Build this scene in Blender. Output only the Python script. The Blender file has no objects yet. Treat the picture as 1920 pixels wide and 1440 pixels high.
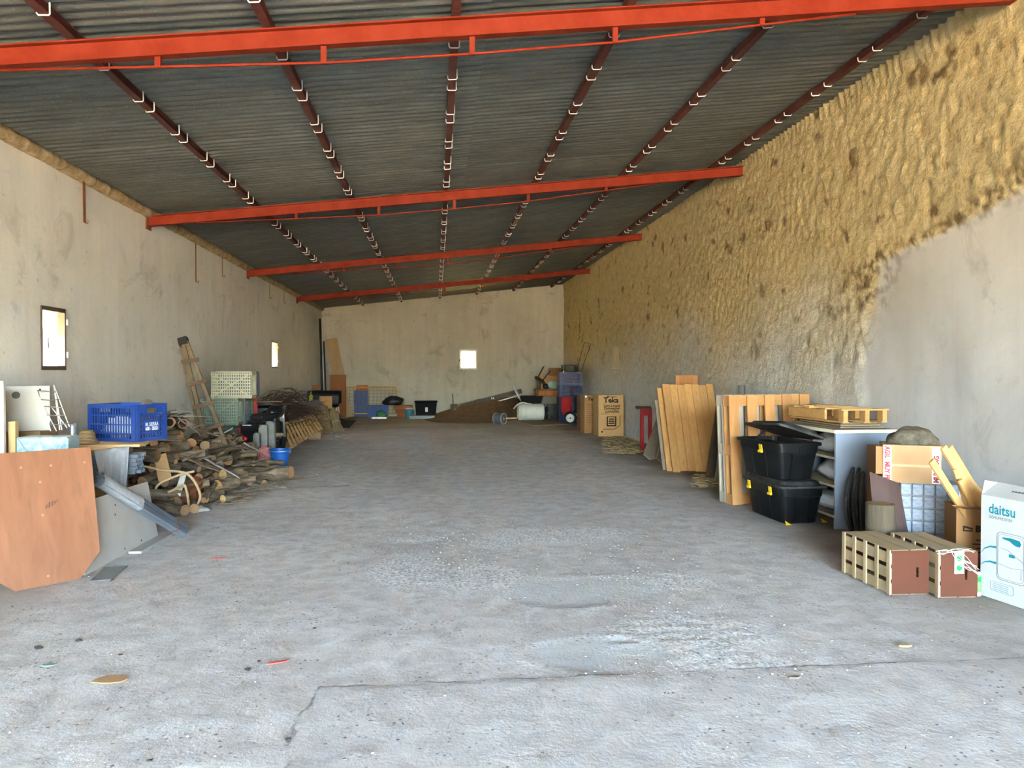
import bpy, bmesh, math, random
from mathutils import Vector, Matrix, noise, Euler
random.seed(7)
scn = bpy.context.scene
col = scn.collection
PI = math.pi

# ------------------------------------------------------------------ camera
FPX, CAMH = 1400.0, 1.45                      # focal length in pixels of a 1920 wide frame, eye height
YAW = math.atan((960 - 817) / FPX)
PIT = math.atan((720 - 697) * math.cos(YAW) / FPX)
cam_d = bpy.data.cameras.new('camera'); cam = bpy.data.objects.new('camera', cam_d); col.objects.link(cam)
cam_d.sensor_width = 36.0; cam_d.lens = FPX / 1920 * 36.0; cam_d.clip_end = 300
cam.location = (0, 0, CAMH)
cam.rotation_euler = (PI / 2 - PIT, 0, -YAW)
scn.camera = cam

# ------------------------------------------------------------------ view, sky, sun
vs = scn.view_settings
vs.view_transform = 'Standard'; vs.look = 'None'; vs.gamma = 1.0; vs.use_curve_mapping = False
vs.exposure = 5.9
scn.cycles.max_bounces = 10; scn.cycles.diffuse_bounces = 7; scn.cycles.glossy_bounces = 4
scn.cycles.transmission_bounces = 6; scn.cycles.sample_clamp_indirect = 6.0
scn.cycles.caustics_reflective = False; scn.cycles.caustics_refractive = False
scn.cycles.use_denoising = True
world = bpy.data.worlds.new('sky'); scn.world = world; world.use_nodes = True
wn = world.node_tree; wn.nodes.clear()
sky = wn.nodes.new('ShaderNodeTexSky'); sky.sky_type = 'NISHITA'; sky.sun_disc = False
sky.sun_elevation = math.radians(48); sky.sun_rotation = math.radians(15); sky.air_density = 1.0; sky.dust_density = 3.0; sky.ozone_density = 1.0
bgn = wn.nodes.new('ShaderNodeBackground'); bgn.inputs['Strength'].default_value = 0.42
won = wn.nodes.new('ShaderNodeOutputWorld')
wn.links.new(sky.outputs[0], bgn.inputs[0]); wn.links.new(bgn.outputs[0], won.inputs[0])
sun_d = bpy.data.lights.new('sun', 'SUN'); sun_d.energy = 8.0; sun_d.color = (1.0, 0.93, 0.80); sun_d.angle = 0.009
sun = bpy.data.objects.new('sun', sun_d); col.objects.link(sun)
sun.rotation_euler = Vector((-0.22, -0.62, -0.75)).to_track_quat('-Z', 'Y').to_euler()
sun.location = (6, 30, 30)

# ------------------------------------------------------------------ measuring helpers (true places from the photograph's perspective)
_fw = Vector((math.sin(YAW) * math.cos(PIT), math.cos(YAW) * math.cos(PIT), -math.sin(PIT)))
_rt = Vector((math.cos(YAW), -math.sin(YAW), 0)); _up = _rt.cross(_fw)
CAMP = Vector((0, 0, CAMH))
def ray(px, py): return _fw + _rt * ((px - 960) / FPX) - _up * ((py - 720) / FPX)
def G(px, py, z=0.0):
    d = ray(px, py); return CAMP + d * ((z - CAMH) / d.z)
def WY(px, py, Y):
    d = ray(px, py); return CAMP + d * (Y / d.y)
def WX(px, py, X):
    d = ray(px, py); return CAMP + d * (X / d.x)
def PLN(px, py, p0, n):
    d = ray(px, py); return CAMP + d * ((Vector(p0) - CAMP).dot(n) / d.dot(n))

# ------------------------------------------------------------------ material helpers
def S(r, g, b):
    f = lambda c: (c / 255 / 12.92) if c / 255 <= 0.04045 else ((c / 255 + 0.055) / 1.055) ** 2.4
    return (f(r), f(g), f(b), 1.0)
class NT:
    def __init__(s, name):
        s.m = bpy.data.materials.new(name); s.m.use_nodes = True; s.t = s.m.node_tree; s.t.nodes.clear()
        s.out = s.t.nodes.new('ShaderNodeOutputMaterial'); s.b = s.t.nodes.new('ShaderNodeBsdfPrincipled')
        s.t.links.new(s.b.outputs[0], s.out.inputs[0])
    def n(s, typ, **kw):
        nd = s.t.nodes.new('ShaderNode' + typ)
        for k, v in kw.items():
            if k.startswith('i_'):
                key = k[2:]; key = int(key) if key.isdigit() else key.replace('_', ' ')
                s.set(nd.inputs[key], v)
            else: setattr(nd, k, v)
        return nd
    def set(s, inp, v):
        if isinstance(v, bpy.types.NodeSocket): s.t.links.new(v, inp)
        else: inp.default_value = v
    def coord(s, scale=(1, 1, 1), kind='Object', rot=(0, 0, 0)):
        tc = s.n('TexCoord'); mp = s.n('Mapping'); s.t.links.new(tc.outputs[kind], mp.inputs[0])
        mp.inputs['Scale'].default_value = scale; mp.inputs['Rotation'].default_value = rot
        return mp.outputs[0]
    def noise(s, scale, detail=4, rough=.55, vec=None, dist=0):
        nd = s.n('TexNoise', i_Scale=scale, i_Detail=detail, i_Roughness=rough, i_Distortion=dist)
        if vec is not None: s.t.links.new(vec, nd.inputs['Vector'])
        return nd.outputs['Fac']
    def ramp(s, fac, *stops):
        nd = s.n('ValToRGB'); s.t.links.new(fac, nd.inputs[0]); e = nd.color_ramp.elements
        while len(e) < len(stops): e.new(0.5)
        for k, (p, c) in enumerate(stops): e[k].position = p; e[k].color = c if hasattr(c, '__len__') else (c, c, c, 1)
        return nd.outputs[0]
    def mix(s, fac, a, b, mode='MIX'):
        nd = s.n('Mix', data_type='RGBA', blend_type=mode)
        s.set(nd.inputs[0], fac); s.set(nd.inputs[6], a); s.set(nd.inputs[7], b); return nd.outputs[2]
    def math(s, op, a, b=0.0, clamp=False):
        nd = s.n('Math', operation=op, use_clamp=clamp); s.set(nd.inputs[0], a); s.set(nd.inputs[1], b); return nd.outputs[0]
    def attr(s, name):
        nd = s.n('Attribute', attribute_name=name); return nd.outputs['Fac']
    def bump(s, h, strength=.3, dist=.02, nrm=None):
        nd = s.n('Bump', i_Distance=dist); s.set(nd.inputs['Strength'], strength); s.t.links.new(h, nd.inputs['Height'])
        if nrm is not None: s.t.links.new(nrm, nd.inputs['Normal'])
        return nd.outputs[0]
    def fin(s, color, rough=.7, metal=0, normal=None, spec=.4):
        s.set(s.b.inputs['Base Color'], color); s.set(s.b.inputs['Roughness'], rough); s.set(s.b.inputs['Metallic'], metal)
        s.b.inputs['Specular IOR Level'].default_value = spec
        if normal is not None: s.t.links.new(normal, s.b.inputs['Normal'])
        return s.m
def dark(c, k): return (c[0] * k, c[1] * k, c[2] * k, 1)
MATS = {}
def plain(name, c, rough=.6, metal=0, var=.25, scale=8, bump=.15, bscale=60, spec=.4, dust=0.0, stretch=(1, 1, 1), rnd=.15):
    """colour broken up by noise, fine relief, a touch of random tone for each object"""
    if name in MATS: return MATS[name]
    t = NT(name); v = t.coord(stretch)
    n1 = t.noise(scale, 5, .6, v); c1 = t.ramp(n1, (.3, dark(c, 1 - var)), (.7, dark(c, 1 + var)))
    oi = t.n('ObjectInfo'); hv = t.n('HueSaturation', i_Color=c1); t.set(hv.inputs['Value'], t.math('ADD', t.math('MULTIPLY', oi.outputs['Random'], 2 * rnd), 1 - rnd))
    cc = hv.outputs[0]
    if dust:
        n2 = t.noise(5, 6, .7, v); cc = t.mix(t.math('MULTIPLY', t.ramp(n2, (.42, 0), (.7, 1)), dust), cc, S(150, 142, 128))
    nb = t.noise(bscale, 4, .6, v)
    MATS[name] = t.fin(cc, rough, metal, t.bump(nb, bump, .01), spec); return MATS[name]
def wood(name, c, axis=2, var=.3, rough=.75, knots=True, rnd=.14, grain=26):
    key = name + '_xyz'[0] + 'xyz'[axis]
    if key in MATS: return MATS[key]
    t = NT(key); sc = [1, 1, 1]; sc[axis] = .07
    v = t.coord(tuple(sc)); tc = t.n('TexCoord'); oi = t.n('ObjectInfo')
    ad = t.n('VectorMath', operation='ADD'); t.t.links.new(v, ad.inputs[0]); rv = t.n('CombineXYZ'); t.set(rv.inputs[0], t.math('MULTIPLY', oi.outputs['Random'], 37.0)); t.set(rv.inputs[1], t.math('MULTIPLY', oi.outputs['Random'], 11.0)); t.t.links.new(rv.outputs[0], ad.inputs[1])
    g = t.noise(grain, 6, .65, ad.outputs[0], .6); b = t.noise(4, 3, .5, ad.outputs[0], .3)
    c1 = t.ramp(g, (.32, dark(c, 1 - var)), (.5, c), (.68, dark(c, 1 + var * .7)))
    c2 = t.mix(t.ramp(b, (.35, .0), (.7, .45)), c1, dark((c[0], c[1] * .85, c[2] * .7), .72))
    if knots:
        vo = t.n('TexVoronoi', i_Scale=5.0); t.t.links.new(t.coord(tuple(.45 if k == axis else 1 for k in range(3))), vo.inputs['Vector'])
        c2 = t.mix(t.ramp(vo.outputs['Distance'], (.02, .75), (.075, 0)), c2, dark(c, .3))
    hv = t.n('HueSaturation', i_Color=c2); t.set(hv.inputs['Value'], t.math('ADD', t.math('MULTIPLY', oi.outputs['Random'], 2 * rnd), 1 - rnd))
    MATS[key] = t.fin(hv.outputs[0], rough, 0, t.bump(g, .25, .004), .3); return MATS[key]

# ------------------------------------------------------------------ mesh helpers
MTX = {}
class MB:
    def __init__(s): s.v = []; s.f = []
    def add(s, vs_, fs, M=None):
        o = len(s.v)
        for p in vs_: s.v.append((M @ Vector(p)) if M is not None else Vector(p))
        for f in fs: s.f.append(tuple(i + o for i in f))
        return s
    def box(s, x0, x1, y0, y1, z0, z1, M=None):
        return s.add([(x0, y0, z0), (x1, y0, z0), (x1, y1, z0), (x0, y1, z0), (x0, y0, z1), (x1, y0, z1), (x1, y1, z1), (x0, y1, z1)],
                     [(0, 3, 2, 1), (4, 5, 6, 7), (0, 1, 5, 4), (1, 2, 6, 5), (2, 3, 7, 6), (3, 0, 4, 7)], M)
    def bar(s, p0, p1, w, h, up=(0, 0, 1), ext=0):
        """rectangular bar; w across, h along 'up'"""
        p0, p1 = Vector(p0), Vector(p1); d = (p1 - p0); L = d.length; d.normalize(); up = Vector(up)
        if abs(d.dot(up)) > .99: up = Vector((0, 1, 0))
        x = d.cross(up).normalized(); z = x.cross(d).normalized()
        M = Matrix((x, d, z)).transposed().to_4x4(); M.translation = p0
        return s.box(-w / 2, w / 2, -ext, L + ext, -h / 2, h / 2, M)
    def tube(s, pts, r, n=8, closed=False, caps=True):
        pts = [Vector(p) for p in pts]; m = len(pts); rs = r if hasattr(r, '__len__') else [r] * m
        rings = []; prev = None
        for i, p in enumerate(pts):
            if closed: d = pts[(i + 1) % m] - pts[i - 1]
            else: d = pts[min(i + 1, m - 1)] - pts[max(i - 1, 0)]
            d.normalize()
            if prev is None:
                a = Vector((0, 0, 1)) if abs(d.z) < .9 else Vector((1, 0, 0)); x = d.cross(a).normalized()
            else: x = (prev - d * prev.dot(d)).normalized()
            prev = x; y = d.cross(x)
            rings.append([p + (x * math.cos(2 * PI * k / n) + y * math.sin(2 * PI * k / n)) * rs[i] for k in range(n)])
        o = len(s.v); s.v += [q for R in rings for q in R]
        for i in range(m if closed else m - 1):
            a = o + i * n; b = o + ((i + 1) % m) * n
            for k in range(n): s.f.append((a + k, a + (k + 1) % n, b + (k + 1) % n, b + k))
        if caps and not closed:
            s.f.append(tuple(o + k for k in range(n))[::-1]); s.f.append(tuple(o + (m - 1) * n + k for k in range(n)))
        return s
    def lathe(s, prof, n=16, M=None, closed=False):
        """prof: (r, z) from bottom outside upwards; closed when it runs back on itself"""
        vs_ = [(r * math.cos(2 * PI * k / n), r * math.sin(2 * PI * k / n), z) for r, z in prof for k in range(n)]
        fs = []; m = len(prof)
        for i in range(m - 1):
            for k in range(n): fs.append((i * n + k, i * n + (k + 1) % n, (i + 1) * n + (k + 1) % n, (i + 1) * n + k))
        if prof[0][0] > 1e-6: fs.append(tuple(range(n))[::-1])
        if prof[-1][0] > 1e-6: fs.append(tuple((m - 1) * n + k for k in range(n)))
        return s.add(vs_, fs, M)
    def prism(s, outline, thk, M=None):
        """outline in local XY, extruded from z=0 to z=thk"""
        n = len(outline)
        vs_ = [(x, y, 0) for x, y in outline] + [(x, y, thk) for x, y in outline]
        fs = [tuple(range(n))[::-1], tuple(range(n, 2 * n))] + [(i, (i + 1) % n, n + (i + 1) % n, n + i) for i in range(n)]
        return s.add(vs_, fs, M)
    def slab(s, pts, n, thk):
        """planar 3-D outline extruded by thk along -n"""
        n = Vector(n).normalized(); m = len(pts); A = [Vector(p) for p in pts]
        return s.add(A + [p - n * thk for p in A], [tuple(range(m)), tuple(range(m, 2 * m))[::-1]] + [(i, m + i, m + (i + 1) % m, (i + 1) % m) for i in range(m)])
    def blob(s, c, r, seed=0, amp=.2, fr=1.5, n=12, M=None, flat=None):
        """lumpy closed lump"""
        c = Vector(c); r = Vector(r); vs_ = []; fs = []; h = n // 2
        for i in range(h + 1):
            th = PI * i / h
            for k in range(n):
                ph = 2 * PI * k / n; d = Vector((math.sin(th) * math.cos(ph), math.sin(th) * math.sin(ph), math.cos(th)))
                q = 1 + amp * noise.noise(d * fr + Vector((seed * 3.1, seed * 1.7, 0)))
                p = Vector((d.x * r.x, d.y * r.y, d.z * r.z)) * q
                if flat is not None and p.z < flat: p.z = flat
                vs_.append(c + p)
        for i in range(h):
            for k in range(n): fs.append((i * n + k, (i + 1) * n + k, (i + 1) * n + (k + 1) % n, i * n + (k + 1) % n))
        return s.add(vs_, fs, M)
    def build(s, name, mat, parent=None, smooth=False, world=False, bevel=0, label=None, kind=None, auto=None):
        vs_ = s.v
        if world and parent is not None:
            Mi = MTX[parent.name].inverted(); vs_ = [Mi @ p for p in vs_]
        me = bpy.data.meshes.new(name); me.from_pydata([tuple(p) for p in vs_], [], s.f); me.update()
        if isinstance(mat, str): mat = MATS[mat]
        me.materials.append(mat)
        bm = bmesh.new(); bm.from_mesh(me); bmesh.ops.remove_doubles(bm, verts=bm.verts, dist=1e-6)
        bmesh.ops.recalc_face_normals(bm, faces=bm.faces)
        if bevel: bmesh.ops.bevel(bm, geom=[e for e in bm.edges if len(e.link_faces) == 2 and e.calc_face_angle(0) > .6], offset=bevel, segments=1, affect='EDGES', clamp_overlap=True)
        bm.to_mesh(me); bm.free()
        if smooth:
            for p in me.polygons: p.use_smooth = True
            if auto is not None: me.set_sharp_from_angle(angle=math.radians(auto))
        o = bpy.data.objects.new(name, me); col.objects.link(o)
        if parent is not None: o.parent = parent; MTX[o.name] = MTX[parent.name]
        else: MTX[o.name] = Matrix.Identity(4)
        if label: o['label'] = label
        if kind: o['kind'] = kind
        return o
    def solo(s, name, mat, label, cat, group=None, base=None, **kw):
        """a thing that is a single mesh: its origin goes to the middle of its base"""
        if base is None:
            xs = [p.x for p in s.v]; ys = [p.y for p in s.v]; base = Vector(((min(xs) + max(xs)) / 2, (min(ys) + max(ys)) / 2, min(p.z for p in s.v)))
        s.v = [p - base for p in s.v]
        o = s.build(name, mat, **kw); o.location = base; MTX[o.name] = Matrix.Translation(base)
        return tag(o, label, cat, group)
def tag(o, label, cat, group=None):
    o['label'] = label; o['category'] = cat
    if group: o['group'] = group
    return o
def thing(name, label, cat, loc=(0, 0, 0), rz=0, group=None, rot=None):
    o = bpy.data.objects.new(name, None); col.objects.link(o); o.empty_display_size = .1
    o.location = loc; e = Euler(rot if rot else (0, 0, rz)); o.rotation_euler = e
    MTX[o.name] = Matrix.Translation(Vector(loc)) @ e.to_matrix().to_4x4()
    return tag(o, label, cat, group)
def struct(o): o['kind'] = 'structure'; return o
def share(o, parent=None, M=None):
    """a copy of a part that shares its mesh"""
    c = o.copy(); col.objects.link(c)
    if parent is not None: c.parent = parent; MTX[c.name] = MTX[parent.name]
    if M is not None: c.matrix_basis = M
    return c
def copy_thing(root, loc, rz=0, label=None, rot=None):
    r = root.copy(); col.objects.link(r); r.location = loc; e = Euler(rot if rot else (0, 0, rz)); r.rotation_euler = e
    MTX[r.name] = Matrix.Translation(Vector(loc)) @ e.to_matrix().to_4x4()
    if label: r['label'] = label
    for ch in list(root.children):
        c = share(ch, r)
        for g in list(ch.children): share(g, c)
    return r
_fontcache = {}
def lettering(text, size, mat, parent, M, name='printed_lettering', sx=1.0, bold=0.0, align='LEFT', thick=.0006):
    """flat print: text laid in the XY plane of M (in the parent's coordinates)"""
    cu = bpy.data.curves.new('lettering_curve', 'FONT'); cu.body = text; cu.size = size; cu.offset = bold; cu.align_x = align
    cu.resolution_u = 3
    tmp = bpy.data.objects.new('lettering_tmp', cu); col.objects.link(tmp)
    dg = bpy.context.evaluated_depsgraph_get(); me = bpy.data.meshes.new_from_object(tmp.evaluated_get(dg))
    bpy.data.objects.remove(tmp)
    me.name = name; me.materials.clear(); me.materials.append(mat)
    me.transform(M @ Matrix.Diagonal((sx, 1, 1, 1)))
    o = bpy.data.objects.new(name, me); col.objects.link(o); o.parent = parent; MTX[o.name] = MTX[parent.name]
    return o
def frame(origin, x, y):
    """matrix with local x,y axes along the given directions"""
    x = Vector(x).normalized(); y = Vector(y); z = x.cross(y).normalized(); y = z.cross(x)
    M = Matrix((x, y, z)).transposed().to_4x4(); M.translation = Vector(origin); return M
# ------------------------------------------------------------------ the shed
XL, XR, YB, Y0 = -3.655, 4.25, 24.6, -9.0      # side walls, back wall, unseen open front set far back to even the daylight
RS = 0.1085                                    # roof slope across the shed
def zr(x): return 3.50 + (x - XL) * RS
def fbm(p, o=4): return noise.fractal(p, 1.0, 2.0, o)
def grid_mesh(name, us, vs_, fn, mat, holes=(), outer=None, attrs=None):
    """displaced wall or floor skin; fn(u,v) -> (point, {attr: value}); holes are (u0,u1,v0,v1) rectangles"""
    nu, nv = len(us), len(vs_); P = []; A = {}
    for j, v in enumerate(vs_):
        for i, u in enumerate(us):
            p, at = fn(u, v); P.append(tuple(p))
            for k, a in at.items(): A.setdefault(k, []).append(a)
    Fc = []
    for j in range(nv - 1):
        for i in range(nu - 1):
            cu, cv = (us[i] + us[i + 1]) / 2, (vs_[j] + vs_[j + 1]) / 2
            if any(a < cu < b and c < cv < d for a, b, c, d in holes): continue
            Fc.append((j * nu + i, j * nu + i + 1, (j + 1) * nu + i + 1, (j + 1) * nu + i))
    n0 = len(P)
    if outer:
        hu = sorted({us[0], us[-1], *[h[0] for h in holes], *[h[1] for h in holes]}); hv = sorted({vs_[0], vs_[-1], *[h[2] for h in holes], *[h[3] for h in holes]})
        def q(*pts):
            o = len(P); P.extend(tuple(p) for p in pts); Fc.append(tuple(range(o, o + len(pts))))
        for i in range(len(hu) - 1):
            for j in range(len(hv) - 1):
                cu, cv = (hu[i] + hu[i + 1]) / 2, (hv[j] + hv[j + 1]) / 2
                if any(a < cu < b and c < cv < d for a, b, c, d in holes): continue
                q(outer(hu[i], hv[j]), outer(hu[i + 1], hv[j]), outer(hu[i + 1], hv[j + 1]), outer(hu[i], hv[j + 1]))
        for (a, b, c, d) in list(holes) + [(us[0], us[-1], vs_[0], vs_[-1])]:
            for (s0, s1) in (((a, c), (b, c)), ((b, c), (b, d)), ((b, d), (a, d)), ((a, d), (a, c))):
                q(fn(*s0)[0], fn(*s1)[0], outer(*s1), outer(*s0))
    me = bpy.data.meshes.new(name); me.from_pydata(P, [], Fc); me.update(); me.materials.append(mat)
    for k, vals in A.items():
        at = me.attributes.new(k, 'FLOAT', 'POINT'); vals = vals + [0.0] * (len(P) - len(vals)); at.data.foreach_set('value', vals)
    for p in me.polygons[:]: p.use_smooth = True
    me.set_sharp_from_angle(angle=math.radians(60))
    o = bpy.data.objects.new(name, me); col.objects.link(o); MTX[o.name] = Matrix.Identity(4)
    return struct(o)
def steps(a, b, st, extra=()):
    n = max(1, round((b - a) / st)); L = [a + (b - a) * i / n for i in range(n + 1)]
    L = [x for x in L if all(abs(x - e) > st * .35 for e in extra)] + [e for e in extra if a <= e <= b]
    if a not in L: L.append(a)
    if b not in L: L.append(b)
    return sorted(set(L))
def sm(a, b, x):
    t = min(1, max(0, (x - a) / (b - a))); return t * t * (3 - 2 * t)

# --- floor: worn concrete with broken patches, a newer slab at the front and earth spread towards the back
def ell(p, c, rx, ry, sd):
    d = math.hypot((p[0] - c[0]) / rx, (p[1] - c[1]) / ry)
    return d + .45 * noise.noise(Vector((p[0] * 2.2, p[1] * 2.2, sd)))
PATCH = [(G(775, 1072), .42, .55), (G(900, 1078), .45, .4), (G(1030, 1003), .75, .38), (G(985, 1015), .5, .3), (G(765, 1010), .35, .12), (G(1290, 1190), .55, .35), (G(1350, 1240), .4, .16), (G(1250, 1090), .35, .3)]
SMOOTH = [(G(1095, 1108), .52, .36), (G(1150, 1228), .42, .24)]
SLAB = [G(600, 1282), G(520, 1445)]; SLABY = G(1100, 1268).y
def floor_fn(x, y):
    p = (x, y); w = Vector((x, y, 0))
    big = fbm(w * .35, 3); mid = fbm(w * 2.3 + Vector((5, 1, 2)), 4); fine = fbm(w * 11, 3)
    rough = max([sm(1.12, .62, ell(p, c, rx, ry, k)) for k, (c, rx, ry) in enumerate(PATCH)])
    smooth_ = 0; rim = 0
    for k, (c, rx, ry) in enumerate(SMOOTH):
        d = ell(p, c, rx, ry, 20 + k); smooth_ = max(smooth_, sm(1.05, .9, d)); rim = max(rim, sm(.22, .0, abs(d - 1.05)) * sm(-.25, .2, noise.noise(w * 2.5 + Vector((k * 5, 0, 1)))))
    t = (y - SLAB[1].y) / (SLAB[0].y - SLAB[1].y); ex = SLAB[1].x + (SLAB[0].x - SLAB[1].x) * t + .03 * noise.noise(w * 5)
    slab = sm(0, .03, x - ex) * sm(0, .03, SLABY + .06 * noise.noise(w * 2) - y)
    edge = max(0, 1 - abs(x - ex) / .02) * sm(0, .03, SLABY - y) if y < SLABY else 0
    edge = max(edge, max(0, 1 - abs(y - SLABY - .06 * noise.noise(w * 2)) / .02) * sm(0, .1, x - ex))
    wallg = max(sm(1.7, .1, x - XL), sm(2.0, .3, XR - x)); wallg *= .6 + .8 * (fbm(w * 1.3 + Vector((9, 9, 9)), 3) + .3)
    z = .006 * big + .0035 * mid + .0012 * fine
    z += rough * (.004 + .009 * fbm(w * 17, 3)) - .004 * smooth_ + .005 * rim * (.6 + fbm(w * 15, 2)) + .004 * slab
    earth = min(1, max(0, sm(13.5, 22.5, y + 2.2 * fbm(w * .8, 3)) * .8 + .5 * wallg * sm(6, 9, y)))
    return Vector((x, y, z)), dict(rough=min(1, rough + .8 * rim), smooth=smooth_, slab=slab, edge=edge, dirt=max(0, wallg), earth=earth)
t = NT('floor_concrete'); v = t.coord()
n_big = t.noise(.9, 5, .6, v); n_mid = t.noise(6, 6, .65, v, .4); n_f = t.noise(45, 5, .7, v); n_str = t.noise(4.5, 7, .75, t.coord((1, 1.6, 1)), .8)
c = t.ramp(n_big, (.3, S(194, 187, 181)), (.7, S(212, 206, 201)))
c = t.mix(t.ramp(n_mid, (.42, 0), (.64, .7)), c, S(166, 158, 150))
c = t.mix(t.ramp(n_str, (.5, 0), (.64, .5)), c, S(222, 222, 220))
c = t.mix(t.math('MULTIPLY', t.attr('slab'), .65), c, t.ramp(n_mid, (.3, S(208, 203, 198)), (.75, S(174, 168, 163))))
c = t.mix(t.math('MULTIPLY', t.attr('rough'), .72), c, t.ramp(n_f, (.38, S(140, 136, 131)), (.56, S(238, 236, 232))))
c = t.mix(t.math('MULTIPLY', t.attr('smooth'), .7), c, t.ramp(n_big, (.3, S(186, 188, 188)), (.7, S(196, 193, 186))))
spk = t.n('TexVoronoi', i_Scale=26.0, i_Randomness=1.0); t.t.links.new(v, spk.inputs['Vector'])
c = t.mix(t.math('MULTIPLY', t.ramp(spk.outputs['Distance'], (.12, .9), (.24, 0)), t.ramp(t.noise(2.2, 4, .7, v), (.46, 0), (.6, 1))), c, S(96, 90, 82))
c = t.mix(t.math('MULTIPLY', t.attr('dirt'), .8, True), c, t.ramp(n_mid, (.35, S(122, 108, 92)), (.7, S(150, 138, 122))))
c = t.mix(t.math('MULTIPLY', t.attr('earth'), .9, True), c, t.ramp(n_mid, (.35, S(118, 98, 76)), (.7, S(140, 120, 96))))
sx = t.n('SeparateXYZ'); t.t.links.new(v, sx.inputs[0]); wob = t.math('MULTIPLY', t.math('SUBTRACT', t.noise(2.6, 4, .6, v), .5), .16)
ey = t.math('ABSOLUTE', t.math('SUBTRACT', t.math('ADD', sx.outputs[1], wob), SLABY)); exx = t.math('ABSOLUTE', t.math('SUBTRACT', t.math('ADD', sx.outputs[0], wob), t.math('ADD', t.math('MULTIPLY', sx.outputs[1], (SLAB[0].x - SLAB[1].x) / (SLAB[0].y - SLAB[1].y)), SLAB[1].x - SLAB[1].y * (SLAB[0].x - SLAB[1].x) / (SLAB[0].y - SLAB[1].y))))
lin = t.math('MULTIPLY', t.ramp(ey, (.003, 1), (.011, 0)), t.math('GREATER_THAN', sx.outputs[0], SLAB[0].x)); lin2 = t.math('MULTIPLY', t.ramp(exx, (.003, 1), (.011, 0)), t.math('LESS_THAN', sx.outputs[1], SLABY))
lin = t.math('MULTIPLY', t.math('MAXIMUM', lin, lin2), t.ramp(t.noise(5, 3, .6, v), (.36, .1), (.6, 1)))
c = t.mix(t.math('MULTIPLY', lin, .8), c, S(92, 90, 88))
hb = t.math('ADD', t.math('MULTIPLY', n_mid, 1.0), t.math('MULTIPLY', n_f, .5))
t.fin(c, .86, 0, t.bump(hb, .55, .02), .25); M_FLOOR = t.m
ys = [Y0]
while ys[-1] < YB + .02: ys.append(ys[-1] + (.06 if ys[-1] < 1.8 else max(.026, ys[-1] * .0085)))
floor = grid_mesh('floor', steps(XL - .05, XR + .05, .036), ys, floor_fn, M_FLOOR)

# --- walls
def plaster(name, lo, hi, streak, bumpy=.4, scale=1.0):
    t = NT(name); v = t.coord(); vs_ = t.coord((1, 1, .09))
    a = t.noise(.7, 6, .62, v, .3); st = t.noise(5.5, 6, .68, vs_); f = t.noise(24, 6, .7, v); sp = t.noise(9, 4, .6, v)
    c = t.ramp(a, (.3, lo), (.68, hi)); c = t.mix(t.ramp(st, (.42, .0), (.75, .32)), c, streak)
    c = t.mix(t.ramp(t.noise(1.7, 5, .7, v, 1.0), (.56, 0), (.74, .55)), c, dark(streak, .62))
    c = t.mix(t.ramp(sp, (.66, 0), (.75, .6)), c, dark(streak, .5))
    h = t.math('ADD', t.math('MULTIPLY', f, .5), t.math('MULTIPLY', sp, .8))
    return t.fin(c, .92, 0, t.bump(h, bumpy, .02), .15)
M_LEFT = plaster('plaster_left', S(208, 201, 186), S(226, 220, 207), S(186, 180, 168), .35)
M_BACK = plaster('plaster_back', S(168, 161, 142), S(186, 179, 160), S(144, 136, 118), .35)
def hole(pa, pb, side):
    a, b = (WX(*pa, side), WX(*pb, side)); return (min(a.y, b.y), max(a.y, b.y), min(a.z, b.z), max(a.z, b.z))
WIN1 = hole((75, 572), (122, 694), XL); WIN2 = hole((509, 639), (520, 690), XL); WIN4 = hole((1150, 651), (1162, 690), XR)
_a, _b = WY(863, 657, YB), WY(893, 691, YB); WIN3 = (_a.x, _b.x, _b.z, _a.z)
WT = .28
def left_fn(y, z):
    w = Vector((0, y, z)); return Vector((XL + .012 * fbm(w * .9, 3) + .005 * fbm(w * Vector((1, 6, 1.2)).length / 3, 2), y, z)), {}
wall_left = grid_mesh('wall_left', steps(Y0, YB + WT, .12, WIN1[:2] + WIN2[:2]), steps(-.05, zr(XL) + .1, .1, WIN1[2:] + WIN2[2:]), left_fn, M_LEFT, (WIN1, WIN2), lambda y, z: Vector((XL - WT, y, z)))
def back_fn(x, z):
    w = Vector((x, 0, z)); zt = zr(x) + .02 if z > 3.4 else z
    zz = z if z <= 3.3 else 3.3 + (z - 3.3) / (zr(XR) + .02 - 3.3) * (zr(x) + .02 - 3.3)
    return Vector((x, YB - .015 * fbm(w * .8, 3), zz)), {}
def back_out(x, z):
    p = back_fn(x, z)[0]; p.y = YB + WT; return p
wall_back = grid_mesh('wall_back', steps(XL - WT, XR + WT, .12, WIN3[:2]), steps(-.05, zr(XR) + .02, .1, WIN3[2:]), back_fn, M_BACK, (WIN3,), back_out)
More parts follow.
